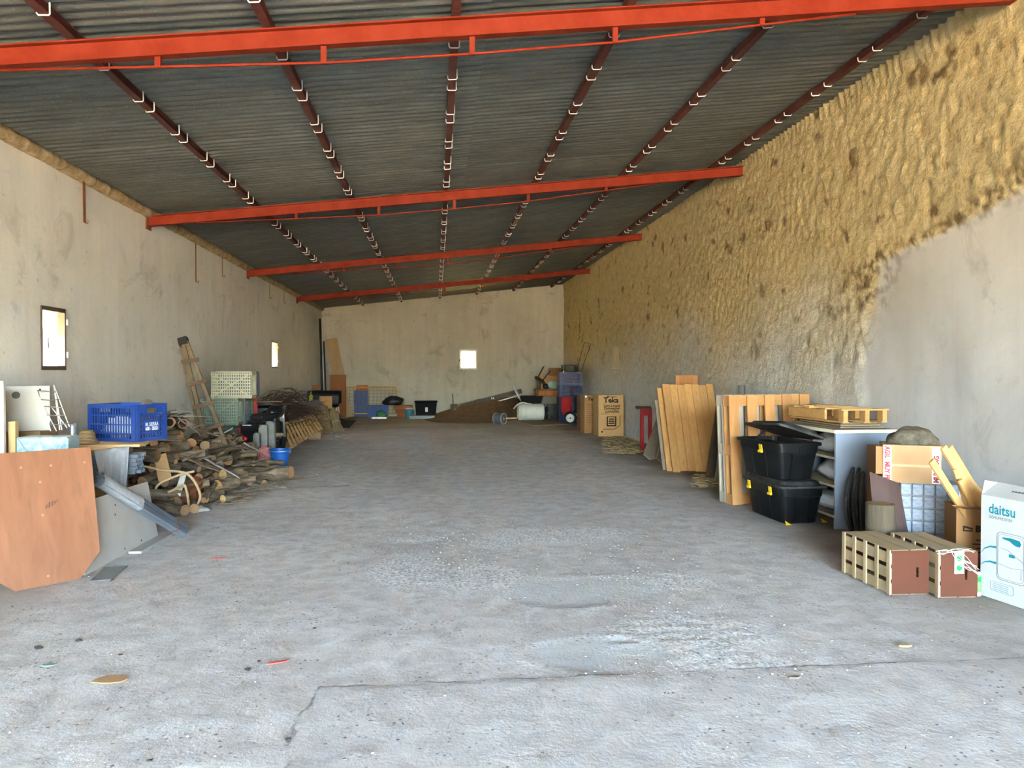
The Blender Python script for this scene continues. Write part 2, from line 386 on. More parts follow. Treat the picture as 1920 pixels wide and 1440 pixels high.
# right wall: rough mud render, with a smooth rendered field at the near end
BND = [(WX(*p, XR).y, WX(*p, XR).z) for p in ((1919, 345), (1790, 425), (1700, 462), (1650, 492), (1628, 545), (1618, 640), (1612, 740), (1606, 860))]
BND = [(0, BND[0][1] + 1.3)] + BND + [(BND[-1][0], -1)]
def side_of(y, z):
    """how far inside the smooth field"""
    for (y0, z0), (y1, z1) in zip(BND, BND[1:]):
        if z1 <= z <= z0 and z0 > z1: return (y0 + (y1 - y0) * (z0 - z) / (z0 - z1) - y) * .75
    return (BND[0][0] if z > BND[0][1] else BND[-1][0]) - y
def right_fn(y, z):
    w = Vector((0, y, z)); k = side_of(y, z) + .12 * fbm(w * 2.4, 4)
    s_ = sm(-.02, .14, k); ridge = max(0, 1 - abs(k) / .12)
    zt = zr(XR) - z
    low = sm(.7, 2.6, z + .5 * fbm(w * .6, 3))  # warmer with height: mud ochre plus yard bounce light put into the colour
    d = .02 * fbm(w * .7, 3)
    a = noise.noise(Vector((0, y * 8.5, z * 8.0))); b = noise.noise(Vector((3, y * 19, z * 15))); c_ = abs(noise.noise(Vector((8, y * 6.5, z * 6.0))))
    lump = .011 * a + .011 * b - .010 * max(0, .10 - c_) / .10 + .010 * fbm(w * 17, 2)
    d += (1 - s_) * (.35 + .65 * low) * lump + .014 * (1 - s_) + .012 * ridge * (a + .3)
    if zt < .16: d += .028 * (1 - zt / .16) * (.5 + .5 * math.cos(2 * PI * y / .104))
    pit = .35 * (1 - s_) * sm(.03, .0, c_) * (.3 + .7 * low) + 1.0 * sm(.6, .05, abs(k + .14)) * sm(1.9, 2.3, z + .3 * a) * sm(-.06, .16, b * .7 + a * .5)
    pit += (1 - s_) * sm(.30, .44, noise.noise(Vector((21, y * 3.1, z * 2.6))) * .6 + .45 * noise.noise(Vector((11, y * 9, z * 8)))) * low
    return Vector((XR - d, y, z)), dict(smooth=s_, pit=min(1, max(0, pit)), ochre_bounce=low)
t = NT('render_right'); v = t.coord(); vz = t.coord((1, 1, .12))
a = t.noise(.8, 6, .65, v, .4); f = t.noise(30, 6, .7, v); sp = t.noise(7, 5, .65, v, .5); st = t.noise(4.5, 6, .7, vz)
mud = t.mix(t.attr('ochre_bounce'), t.ramp(sp, (.3, S(190, 188, 181)), (.72, S(216, 214, 207))), t.ramp(sp, (.3, S(182, 158, 108)), (.7, S(212, 192, 144))))
mud = t.mix(t.ramp(f, (.55, 0), (.72, .35)), mud, S(150, 122, 82))
smo = t.ramp(a, (.3, S(176, 175, 173)), (.7, S(203, 202, 201))); smo = t.mix(t.ramp(st, (.48, 0), (.74, .35)), smo, S(168, 160, 150))
smo = t.mix(t.math('MULTIPLY', t.attr('ochre_bounce'), .3), smo, S(206, 188, 150))  # upper smooth field tinted too, warm bounce light painted in
smo = t.mix(t.ramp(t.noise(2.0, 6, .7, v, 1.2), (.56, 0), (.72, .5)), smo, S(140, 134, 126))
c = t.mix(t.attr('smooth'), mud, smo); c = t.mix(t.math('MULTIPLY', t.attr('pit'), .75), c, S(92, 66, 40))
h = t.math('ADD', t.math('MULTIPLY', f, .5), t.math('MULTIPLY', sp, 1.0))
t.fin(c, .95, 0, t.bump(h, t.math('SUBTRACT', .75, t.math('MULTIPLY', t.attr('smooth'), .5)), .03) if False else t.bump(h, t.math('SUBTRACT', .8, t.math('MULTIPLY', t.attr('smooth'), .66)), .03), .12); M_RIGHT = t.m
ysr = steps(Y0, 4.6, .12) + steps(4.6, 12, .030)[1:] + steps(12, YB + WT, .045)[1:]
ysr = sorted(set([y for y in ysr if all(abs(y - e) > .012 for e in WIN4[:2])] + list(WIN4[:2])))
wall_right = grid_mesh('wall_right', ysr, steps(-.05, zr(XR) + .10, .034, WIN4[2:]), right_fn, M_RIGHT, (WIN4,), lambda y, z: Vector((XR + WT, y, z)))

# --- outside: sunny earth yard in front of the open end
yard = MB().add([(-60, -60, -.06), (60, -60, -.06), (60, 70, -.06), (-60, 70, -.06)], [(0, 1, 2, 3)]).build('yard_ground', plain('yard_earth', S(202, 182, 146), .95, 0, .15, .4, .1))
struct(yard)

# --- roof of corrugated sheets, each sheet its own piece
t = NT('fibre_sheet'); v = t.coord((.25, 1, 1)); oi = t.n('ObjectInfo')
n1 = t.noise(9, 6, .7, v); n2 = t.noise(1.3, 5, .65, t.coord(kind='Generated')); n3 = t.noise(60, 3, .6, t.coord())
c = t.ramp(n1, (.3, S(70, 72, 66)), (.7, S(108, 110, 102))); c = t.mix(t.ramp(n2, (.45, 0), (.7, .5)), c, S(74, 69, 56)); c = t.mix(t.ramp(n3, (.6, 0), (.7, .4)), c, S(150, 150, 138))
hv = t.n('HueSaturation', i_Color=c); t.set(hv.inputs['Value'], t.math('ADD', t.math('MULTIPLY', oi.outputs['Random'], .24), .88))
t.fin(hv.outputs[0], .62, .0, t.bump(n3, .2, .006), .45); M_SHEET = t.m
ceiling = bpy.data.objects.new('ceiling', None); col.objects.link(ceiling); MTX['ceiling'] = Matrix.Identity(4); ceiling['kind'] = 'structure'
PITCH, NC = .104, 8
def sheet_mesh(L):
    m = MB(); n = 8 * NC + 4; prof = [(PITCH * i / 8, .010 - .021 * abs(math.sin(PI * i / 8)) ** .8) for i in range(n + 1)]
    P = [(x, y, z + dz) for dz in (0, .006) for x in (0, L) for (y, z) in prof]; k = n + 1; F = []
    for i in range(n):
        F.append((i, k + i, k + i + 1, i + 1)); F.append((2 * k + i, 2 * k + i + 1, 3 * k + i + 1, 3 * k + i))
        F.append((i, i + 1, 2 * k + i + 1, 2 * k + i)); F.append((k + i, 3 * k + i, 3 * k + i + 1, k + i + 1))
    F.append((0, 2 * k, 3 * k, k)); F.append((n, k + n, 3 * k + n, 2 * k + n))
    return m.add(P, F)
SL = math.atan(RS); WID = XR - XL + .36; half = WID / 2 / math.cos(SL) + .08
proto = None
for r in range(int((YB + .3 - Y0) / (PITCH * NC)) + 1):
    for q in range(2):
        x0 = XL - .18 + q * WID / 2 - (.0 if q == 0 else .08); y = Y0 - .15 + r * PITCH * NC
        M = Matrix.Translation((x0, y, zr(x0) + .0105 + .007 * q + .006 * (r % 2))) @ Matrix.Rotation(-SL, 4, 'Y')
        if proto is None: proto = sheet_mesh(half).build('roof_sheet', M_SHEET, ceiling, smooth=True, auto=38); proto.matrix_basis = M
        else: share(proto, ceiling, M)

# --- rafters (red rolled beams with a bent tie rod below) and purlins with their roofing hooks
M_RED = plain('red_oxide_paint', S(116, 34, 13), .65, 0, .16, 5, .12, 50, .15, .03, rnd=.03)
M_PURL = plain('dull_red_paint', S(84, 36, 26), .7, 0, .25, 7, .15, 50, .3, .1, rnd=.05)
M_HOOK = plain('galvanised_wire', S(236, 232, 224), .4, .0, .1, 20, .05, rnd=.05)
M_RUST = plain('rusty_iron', S(120, 72, 42), .85, .2, .3, 14, .3)
BEAMS = [5.12, 9.98, 15.05, 20.25]
PX = [-2.32, -1.10, .14, 1.34, 2.55, 3.82]
PH = .062
BL = ['red painted rafter nearest the open front, running out of the top of the frame', 'second red rafter from the front, with bent tie rod below', 'third red rafter from the front, with thin tie rod below', 'farthest red rafter, just in front of the back wall']
for k, y in enumerate(BEAMS):
    b = thing('roof_rafter', BL[k], 'rafter', (XL, y, zr(XL) - PH - .13), group='red rafters under the roof')
    def top(x): return zr(x) - PH - .004
    x0, x1 = XL + .015, XR - .03; m = MB(); hh, ww = .132, .074
    sec = [(-ww / 2, 0), (ww / 2, 0), (ww / 2, .009), (.004, .012), (.004, hh - .012), (ww / 2, hh - .009), (ww / 2, hh), (-ww / 2, hh), (-ww / 2, hh - .009), (-.004, hh - .012), (-.004, .012), (-ww / 2, .009)]
    P = [(x, y + a, top(x) - hh + h_) for x in (x0, x1) for a, h_ in sec]; n = len(sec)
    m.add(P, [tuple(range(n)), tuple(range(n, 2 * n))[::-1]] + [(i, n + i, n + (i + 1) % n, (i + 1) % n) for i in range(n)])
    m.build('i_beam', M_RED, b, world=True)
    off = [(-3.05, .0), (-1.80, -.055), (-.74, -.10), (.25, -.105), (1.24, -.09), (2.30, -.035), (3.0, 0)]
    MB().tube([(x, y, top(x) - hh + o - .006) for x, o in off], .0095, 6).build('tie_rod', M_RED, b, world=True, smooth=True)
    for x, o in off[1:-1]:
        MB().box(x - .018, x + .018, y - .014, y + .014, top(x) - hh + o - .012, top(x) - hh + .002).build('strut', M_RED, b, world=True)
    m = MB(); m.box(XL + .004, XL + .02, y - .08, y + .08, top(XL) - hh - .04, top(XL) + .02); m.build('end_plate', M_RUST, b, world=True)
PLN_ = ['purlin nearest the left wall', 'second purlin from the left wall', 'third purlin from the left wall, over the middle', 'third purlin from the rough wall', 'second purlin from the rough wall', 'purlin running right beside the rough wall']
hook = None
for k, x in enumerate(PX):
    p = thing('roof_purlin', 'dark red ' + PLN_[k] + ', held by wire hooks', 'purlin', (x, Y0, zr(x) - PH), group='dark red purlins')
    m = MB(); z1 = zr(x) - .002
    m.box(x - .030, x + .030, Y0, YB, z1 - .008, z1); m.box(x - .030, x + .030, Y0, YB, z1 - PH, z1 - PH + .008); m.box(x - .030, x - .020, Y0, YB, z1 - PH + .008, z1 - .008)
    m.build('channel', M_PURL, p, world=True)
    y = Y0 + .3; i = 0
    while y < YB - .3:
        for dy in (-.115, .115):
            if min(abs(y + dy - q) for q in BEAMS) < .06: continue
            jit = random.uniform(-.01, .01); zz = -PH - .006
            if hook is None:
                hook = MB().tube([(.037, 0, .02), (.038, 0, -PH), (.030, 0, -PH - .008), (-.028, .012, -PH - .008), (-.037, .014, -PH + .004), (-.038, .016, -PH + .03)], .0048, 5).build('roof_hook', M_HOOK, p, smooth=True)
                h = hook
            else: h = share(hook, p)
            h.matrix_basis = Matrix.Translation((0, y + dy + jit - Y0, PH - .002)) @ Matrix.Rotation(random.uniform(-.15, .15), 4, 'Z')
        y += PITCH * NC

# --- crumbling mortar ledge along the top of the left wall
t = NT('mortar_ledge'); v = t.coord(); a = t.noise(7, 6, .7, v, .5); c = t.ramp(a, (.3, S(112, 92, 66)), (.5, S(170, 146, 108)), (.72, S(206, 186, 150)))
t.fin(c, .95, 0, t.bump(t.noise(22, 6, .7, v), .6, .03), .1)
m = MB(); ysl = steps(Y0, YB, .05); P = []; F = []
for y in ysl:
    w = Vector((1, y, 2)); a = noise.noise(w * 6) * .012; b = noise.noise(w * 13 + Vector((4, 0, 0))) * .012; z1 = zr(XL) + .01
    P += [(XL - .02, y, z1), (XL + .075 + a, y, z1), (XL + .085 + b, y, z1 - .045 + a), (XL + .055 + a + b, y, z1 - .09 + b), (XL - .02, y, z1 - .105 + a)]
for i in range(len(ysl) - 1):
    for k in range(4): F.append((i * 5 + k, i * 5 + k + 1, i * 5 + 6 + k, i * 5 + 5 + k))
struct(m.add(P, F).build('trim_1', t.m, smooth=True))
# ------------------------------------------------------------------ windows
def glass(name, tint=(1, 1, 1, 1)):
    t = NT(name); tr = t.n('BsdfTransparent', i_Color=tint); gl = t.n('BsdfGlossy', i_Roughness=.05); mx = t.n('MixShader'); mx.inputs[0].default_value = .07
    t.t.links.new(tr.outputs[0], mx.inputs[1]); t.t.links.new(gl.outputs[0], mx.inputs[2]); t.t.links.new(mx.outputs[0], t.out.inputs[0]); return t.m
M_GLASS = glass('window_glass')
def translucent(name, c, k=.75):
    t = NT(name); d = t.n('BsdfDiffuse', i_Color=c); tr = t.n('BsdfTranslucent', i_Color=c); mx = t.n('MixShader'); mx.inputs[0].default_value = k
    t.t.links.new(d.outputs[0], mx.inputs[1]); t.t.links.new(tr.outputs[0], mx.inputs[2]); t.t.links.new(mx.outputs[0], t.out.inputs[0]); return t.m
M_BLIND = translucent('cream_blind', S(255, 246, 205))
M_FRAME = plain('brown_window_frame', S(74, 62, 52), .6, 0, .2, 10, .1)
M_WHITEP = plain('white_paint', S(226, 222, 212), .5, 0, .08, 6, .08, dust=.15)
M_CHROME = plain('dull_steel', S(170, 170, 168), .35, .8, .1, 10, .05)
def wall_window(name, W, x, inn, mat, label_blind, thick_tb=.04, thick_s=.022):
    y0, y1, z0, z1 = W
    o = bpy.data.objects.new(name, None); col.objects.link(o); o['kind'] = 'structure'; o.location = (x, (y0 + y1) / 2, z0); MTX[name] = Matrix.Translation(o.location)
    m = MB(); xa, xb = x - .06, x + .012
    m.box(xa, xb, y0, y1, z0, z0 + thick_tb); m.box(xa, xb, y0, y1, z1 - thick_tb, z1); m.box(xa, xb, y0, y0 + thick_s, z0 + thick_tb, z1 - thick_tb); m.box(xa, xb, y1 - thick_s, y1, z0 + thick_tb, z1 - thick_tb)
    m.build('window_frame', mat, o, world=True)
    MB().box(x - .032, x - .028, y0 + thick_s, y1 - thick_s, z0 + thick_tb, z1 - thick_tb).build('pane', M_GLASS, o, world=True)
    m = MB(); h = (z0 + z1) / 2
    m.tube([(x + .012, y0 + .012, h), (x + .05, y0 + .012, h), (x + .055, y0 + .03, h), (x + .055, y0 + .035, h - .1)], .007, 6)
    m.build('handle', M_CHROME, o, world=True, smooth=True)
    for zz in (z0 + .12, z1 - .16): MB().tube([(x + .02, y1 + .008, zz), (x + .02, y1 + .008, zz + .06)], .009, 8).build('hinge', M_WHITEP, o, world=True, smooth=True)
    n = 9
    for i in range(n):
        zz = z1 - thick_tb - (i + .5) * .021
        s_ = MB().box(x - .170, x - .166, y0 + .01, y1 - .01, zz - .0095, zz + .0095).build('blind_slat', M_BLIND, o, world=True)
    return o
wall_window('window_1', WIN1, XL, 1, M_FRAME, '')
wall_window('window_2', WIN2, XL, 1, M_FRAME, '', .03, .02)
x0, x1, z0, z1 = WIN3
w3 = bpy.data.objects.new('window_3', None); col.objects.link(w3); w3['kind'] = 'structure'; w3.location = ((x0 + x1) / 2, YB, z0); MTX['window_3'] = Matrix.Translation(w3.location)
m = MB(); a, b = YB - .03, YB + .06
m.box(x0 - .03, x1 + .03, a, b, z0 - .03, z0 + .03); m.box(x0 - .03, x1 + .03, a, b, z1 - .03, z1 + .03); m.box(x0 - .03, x0 + .03, a, b, z0, z1); m.box(x1 - .03, x1 + .03, a, b, z0, z1)
m.build('window_frame', M_WHITEP, w3, world=True)
MB().box(x0, x1, YB + .02, YB + .024, z0, z1).build('pane', M_GLASS, w3, world=True)
for k in range(2):
    xx = x0 + (x1 - x0) * k / 2; MB().box(xx + .004, xx + (x1 - x0) / 2 - .004, YB + .16, YB + .168, z0 + .002, z1 - .002).build('shutter_leaf', M_BLIND, w3, world=True)
MB().tube([(x0 - .02, YB - .03, (z0 + z1) / 2), (x0 - .02, YB - .07, (z0 + z1) / 2), (x0 - .03, YB - .08, (z0 + z1) / 2 - .07)], .012, 6).build('handle', M_FRAME, w3, world=True, smooth=True)
y0, y1, z0, z1 = WIN4
w4 = bpy.data.objects.new('window_4', None); col.objects.link(w4); w4['kind'] = 'structure'; w4.location = (XR, (y0 + y1) / 2, z0); MTX['window_4'] = Matrix.Translation(w4.location)
MB().box(XR - .01, XR + .03, y0, y1, z0, z1).build('shutter_board', wood('pale_board', S(214, 196, 158), 2), w4, world=True)
MB().box(XR - .045, XR - .008, y0 - .02, y1 + .02, z0 - .02, z0 + .005).build('window_sill', M_WHITEP, w4, world=True)

# ------------------------------------------------------------------ rusty straps hanging from the mortar ledge of the left wall
for k, (a, b, w) in enumerate((((157, 322), (147, 412), .05), ((367, 455), (361, 526), .035), ((417, 482), (412, 516), .02), ((506, 527), (500, 556), .02), ((533, 543), (528, 566), .02))):
    p, q = WX(*a, XL + .04), WX(*b, XL + .03); q.y = p.y + .03
    m = MB().bar(p, q, .006, w, up=(0, 1, 0)); m.tube([q, q + Vector((.03, 0, -.015)), q + Vector((.035, .01, .02))], .006, 5)
    m.solo('rusty_strap', M_RUST, ['wide rusty strap hanging high above the nearest left window', 'rusty strap hanging just beyond the second rafter end', 'short rusty strap between second and third rafter ends', 'rusty strap hanging just past the third rafter end', 'tiny rusty strap hanging nearest the far rafter end'][k], 'strap', 'rusty straps on the left wall')
# bent wire leaning at the far corner of the rough wall
pts = [WX(1082, 690, XR - .06), WX(1092, 655, XR - .06), WX(1096, 642, XR - .08), WX(1108, 645, XR - .08), WX(1098, 672, XR - .06), WX(1088, 700, XR - .06)]
MB().tube(pts, .008, 5).solo('bent_wire', M_RUST, 'bent dark wire hoop hung on the rough wall near far corner', 'wire')
# ------------------------------------------------------------------ left foreground: boards, metal profiles, clutter on the bench by the wall
M_PLY = wood('plywood_orange', S(140, 94, 67), 2, .2, .6, True, .02, 10)
A, B = G(30, 1110), G(152, 1085); u = (B - A).normalized(); back = Vector((-u.y, u.x, 0)); lean = math.radians(13)
w = back * math.sin(lean) + Vector((0, 0, 1)) * math.cos(lean); n = -(w.cross(u)).normalized()
if n.dot(CAMP - A) < 0: n = -n
P = [PLN(x, y, A, n) for x, y in ((30, 1109), (151, 1085), (188, 1033), (170, 838), (-70, 855), (-62, 1062))]
pl = thing('plywood_board', 'orange-brown plywood board with cut-off lower corners leaning in the foreground', 'board', A)
MB().slab(P, n, .013).build('panel', M_PLY, pl, world=True, bevel=.001)
M_SCREW = plain('pale_filler', S(176, 124, 88), .6)
for x, y in ((39, 877), (75, 904), (95, 873), (158, 867), (80, 966), (90, 1080)):
    c = PLN(x, y, A, n) + n * .001; MB().tube([c - n * .004, c + n * .0025], .008, 10).build('screw_plug', M_SCREW, pl, world=True)
M_SMUDGE = plain('dark_smudge', S(92, 66, 56), .8)
c = PLN(95, 946, A, n); fr = frame(c + n * .0006, u, w)
for dx_, dz_, l_ in ((-.03, -.01, .03), (-.012, .0, .045), (.008, .006, .04), (.026, .012, .026), (.04, .02, .015)): MB().prism([(dx_ - .005, dz_ - l_ / 2), (dx_ + .006, dz_ - l_ / 2 + .006), (dx_ + .012, dz_ + l_ / 2), (dx_, dz_ + l_ / 2 - .006)], .0006, fr).build('paint_smudge', M_SMUDGE, pl, world=True)
# grey laminate board
M_LAM = plain('grey_laminate', S(186, 180, 172), .55, 0, .06, 3, .06, dust=.2)
A2, B2 = G(160, 1079), G(297, 1006); u2 = (B2 - A2).normalized(); back2 = Vector((-u2.y, u2.x, 0)); l2 = math.radians(12)
w2 = back2 * math.sin(l2) + Vector((0, 0, 1)) * math.cos(l2); n2 = u2.cross(w2).normalized()
if n2.dot(CAMP - A2) < 0: n2 = -n2
gb = thing('laminate_board', 'pale grey laminate board with small holes leaning behind the orange plywood', 'board', A2)
MB().slab([PLN(x, y, A2, n2) for x, y in ((160, 1079), (297, 1006), (277, 903), (240, 914), (181, 934), (150, 960))], n2, .016).build('panel', M_LAM, gb, world=True, bevel=.001)
M_HOLE = plain('dark_hole', S(40, 36, 32), .9)
for x, y in ((216, 947), (265, 1013), (234, 1029), (216, 965)):
    c = PLN(x, y, A2, n2); MB().tube([c - n2 * .002, c + n2 * .001], .008, 8).build('drill_hole', M_HOLE, gb, world=True)
a, b = G(253, 1039), G(311, 1006); MB().bar(a + Vector((0, 0, .012)), b + Vector((0, 0, .012)), .10, .02).solo('short_plank', M_LAM, 'short grey plank lying flat beside the laminate board', 'plank', bevel=.002)
MB().slab([G(x, y, .009) for x, y in ((168, 1089), (208, 1086), (240, 1060), (196, 1064))], (0, 0, 1), .005).solo('glass_sheet', plain('dark_glass', S(118, 122, 122), .15, 0, .1, 3, .02, spec=.6), 'dark sheet of glass lying on the floor under the plywood', 'glass sheet')
# bundle of metal profiles running down to the floor
M_PROF = plain('grey_profile', S(116, 124, 134), .45, .35, .12, 4, .05, rnd=.12)
M_WRAP = glass('clear_wrap'); t = NT('crumpled_wrap'); nn = t.noise(9, 5, .7, t.coord()); t.fin(S(186, 188, 190), .25, 0, t.bump(nn, 1.0, .05), .6); t.b.inputs['Alpha'].default_value = .72; M_WRAP = t.m
def profiles(nm, lab, p0, p1, nx, nz, w, h, upv, wrap=None, tie=None):
    p0, p1 = Vector(p0), Vector(p1); th = thing(nm, lab, 'metal profiles', p1, group='metal profile bundles'); d = (p1 - p0).normalized(); up = Vector(upv); x = d.cross(up).normalized(); z = x.cross(d).normalized()
    for i in range(nx):
        for j in range(nz):
            o = x * ((i - (nx - 1) / 2) * w) + z * ((j + .5) * h); sl = random.uniform(-.03, .03)
            m = MB(); q0, q1 = p0 + o + d * sl, p1 + o + d * sl
            m.bar(q0 - z * h * .42, q1 - z * h * .42, w * .94, h * .12, up=z); m.bar(q0 + x * w * .42, q1 + x * w * .42, w * .1, h * .8, up=z); m.bar(q0 - x * w * .42, q1 - x * w * .42, w * .1, h * .8, up=z)
            m.bar(q0 + z * h * .36 + x * w * .32, q1 + z * h * .36 + x * w * .32, w * .25, h * .1, up=z); m.bar(q0 + z * h * .36 - x * w * .32, q1 + z * h * .36 - x * w * .32, w * .25, h * .1, up=z)
            m.build('metal_profile', M_PROF, th, world=True)
    if wrap:
        m = MB(); pts = []; L = (p1 - p0).length; n_ = 14; R = []
        for k in range(9):
            f = wrap[0] + (wrap[1] - wrap[0]) * k / 8; c = p0 + d * (L * f) + z * (nz * h / 2)
            for a_ in range(n_):
                t_ = 2 * PI * a_ / n_; ca, sa = math.cos(t_), math.sin(t_); q = (abs(ca) ** 4 + abs(sa) ** 4) ** -.25
                rr = 1.0 + .12 * noise.noise(Vector((k * .7, a_ * .9, 3)))
                m.v.append(c + x * (ca * q * rr * (nx * w / 2 + .006)) + z * (sa * q * rr * (nz * h / 2 + .006)))
        for k in range(8):
            for a_ in range(n_): m.f.append((k * n_ + a_, k * n_ + (a_ + 1) % n_, (k + 1) * n_ + (a_ + 1) % n_, (k + 1) * n_ + a_))
        m.build('plastic_wrap', M_WRAP, th, world=True, smooth=True)
    if tie is not None:
        c = p0 + (p1 - p0) * tie + z * (nz * h / 2); a, b = nx * w / 2 + .004, nz * h / 2 + .004
        MB().tube([c + x * a + z * b, c - x * a + z * b, c - x * a - z * b, c + x * a - z * b], .005, 5, closed=True).build('tie_wire', M_RUST, th, world=True)
    return th
e0 = G(340, 1000); profiles('profile_bundle', 'bundle of grey metal profiles in clear wrap sloping down to floor', WY(176, 900, 6.02), e0, 3, 2, .036, .034, (.6, -.5, .6), (.02, .44), .86)
profiles('profile_bundle', 'stacked grey metal profiles lying flat under the planks below blue crate', (-3.50, 7.10, .525), (-2.70, 7.16, .525), 4, 5, .06, .036, (0, 0, 1), None, .9)
# crumpled plastic sheet
gx, gz = 16, 12; m = MB()
for j in range(gz + 1):
    for i in range(gx + 1):
        s_, r_ = i / gx, max(0, j - 1) / (gz - 1); px = (176 + 66 * s_) * (1 - r_) + (190 + 46 * s_) * r_; py = (846 - 8 * s_) * (1 - r_) + (905 + 25 * s_) * r_
        m.v.append(WY(px, py, 6.90 + .03 * math.sin(s_ * 16 + r_ * 2) * (.4 + r_) - .25 * r_ * (1 - s_) - .1 * r_))
        if j == 0: m.v[-1] += Vector((0, .16, .012))
for j in range(gz):
    for i in range(gx): m.f.append((j * (gx + 1) + i, j * (gx + 1) + i + 1, (j + 1) * (gx + 1) + i + 1, (j + 1) * (gx + 1) + i))
o = m.solo('plastic_sheet', M_WRAP, 'crumpled clear plastic sheet hanging over the metal profiles', 'plastic sheet', smooth=True); md = o.modifiers.new('thick', 'SOLIDIFY'); md.thickness = .002

# supports by the wall and the things on them
M_OLDW = lambda ax: wood('old_wood', S(146, 120, 88), ax, .25)
M_PALEW = lambda ax: wood('pale_wood', S(206, 172, 122), ax, .2)
ch = thing('wooden_chest', 'old brown wooden chest buried under the clutter by left wall', 'chest', (-3.32, 6.65, 0))
for k in range(5): MB().box(-3.625, -3.02, 5.72 + .001, 7.7, .105 * k, .105 * (k + 1) - .008).build('board', M_OLDW(1), ch, world=True)
bench = thing('wooden_chest', 'low plank box hidden behind the plywood, holding foil packet', 'chest', (-3.2, 6.2, .525))
for k in range(2): MB().box(-3.61, -2.93, 5.78, 6.55, .525 + .107 * k, .525 + .107 * (k + 1) - .006).build('board', M_OLDW(0), bench, world=True)
pk = [((-3.46, 7.06, .79), (-2.64, 7.10, .79), .26, .022, 'light wood plank under the blue crate, topmost of the stack'), ((-3.48, 7.36, .79), (-2.70, 7.42, .79), .26, .022, 'wide plank at the back of the stack under blue crate'), ((-3.50, 7.13, .765), (-2.85, 7.16, .765), .36, .024, 'cream edged board second from top under blue crate'), ((-3.50, 7.14, .7275), (-2.82, 7.14, .7275), .34, .045, 'thick old beam between planks and grey metal profiles')]
for p, q, wd, th_, lb in pk: MB().bar(p, q, wd, th_).solo('plank', M_PALEW(0) if 'beam' not in lb else M_OLDW(0), lb, 'plank', 'planks under the blue crate', bevel=.002)
# foil packet
t = NT('foil_blue'); v = t.coord(); nf = t.noise(16, 5, .7, v, .6); t.fin(t.ramp(nf, (.3, S(116, 160, 170)), (.62, S(182, 198, 200))), .28, .35, t.bump(nf, .8, .03), .6); M_FOIL = t.m
a, b = WY(29, 820, 5.92), WY(127, 851, 5.92)
fp = thing('foil_packet', 'silvery blue foil wrapped slab standing behind the plywood top edge', 'packet', ((a.x + b.x) / 2, 6.0, .74))
MB().box(a.x, b.x, 5.92, 6.12, .742, a.z).build('wrapped_slab', M_FOIL, fp, world=True, bevel=.012)
MB().bar((a.x + .02, 5.917, a.z - .01), (a.x + .12, 5.917, .79), .004, .02, up=(0, 1, 0)).build('wrap_fold', M_FOIL, fp, world=True)
MB().bar((b.x - .02, 5.917, a.z - .01), (b.x - .14, 5.917, .80), .004, .012, up=(0, 1, 0)).build('wrap_fold', M_FOIL, fp, world=True)
a, b = WY(18, 850, 6.05), WY(31, 790, 6.05); MB().box(a.x, b.x, 6.03, 6.08, .742, b.z).solo('wooden_post', M_PALEW(2), 'upright square wooden post beside the foil packet', 'post', bevel=.002)
a = WY(2, 793, 6.3); b = WY(40, 803, 6.3); MB().box(max(a.x, -3.6), b.x, 6.28, 6.34, .80, .845).solo('wooden_rail', M_PALEW(0), 'short round-edged wooden rail behind the post', 'rail', bevel=.006) if False else None
# cupboard carcass with a round hole, standing on a carton
ct = MB().box(-3.62, -3.28, 6.58, 6.88, .527, .955).solo('cardboard_box', plain('cardboard_dull', S(150, 118, 84), .85, 0, .12, 5, .1), 'plain carton below the white cabinet with the round hole', 'box')
M_CAB = plain('cream_laminate', S(198, 192, 176), .5, 0, .05, 3, .05, dust=.1)
cab = thing('white_cabinet', 'small cream cabinet panel with a round dark hole near left wall', 'cabinet', (-3.44, 6.75, .955))
cM = frame((-3.42, 6.60, .956), (.93, .36, 0), (0, 0, 1))
a = WY(28, 795, 6.55); 
MB().box(-.17, .19, 0, .375, -.16, 0, cM).build('carcass', M_CAB, cab, world=True, bevel=.002)
MB().lathe([(0, 0), (.030, 0), (.030, .003), (0, .003)], 20, cM @ Matrix.Translation((-.05, .30, .0))).build('round_hole', plain('grey_void', S(92, 90, 88), .8), cab, world=True)
MB().lathe([(0, 0), (.008, 0), (.008, .004), (0, .004)], 8, cM @ Matrix.Translation((.12, .345, .0))).build('screw', M_HOLE, cab, world=True)
MB().box(-3.625, -3.60, 6.0, 6.34, .742, 1.37).solo('white_panel', M_CAB, 'white panel cut by the photo edge beside the cabinet', 'panel', bevel=.002) if False else None
a = WY(-30, 800, 5.95); b = WY(9, 714, 5.95); MB().box(-3.62, b.x, 5.93, 5.96, .742, b.z).solo('laminate_sheet', M_CAB, 'white upright panel at the photo edge beside the cabinet', 'panel', bevel=.002)
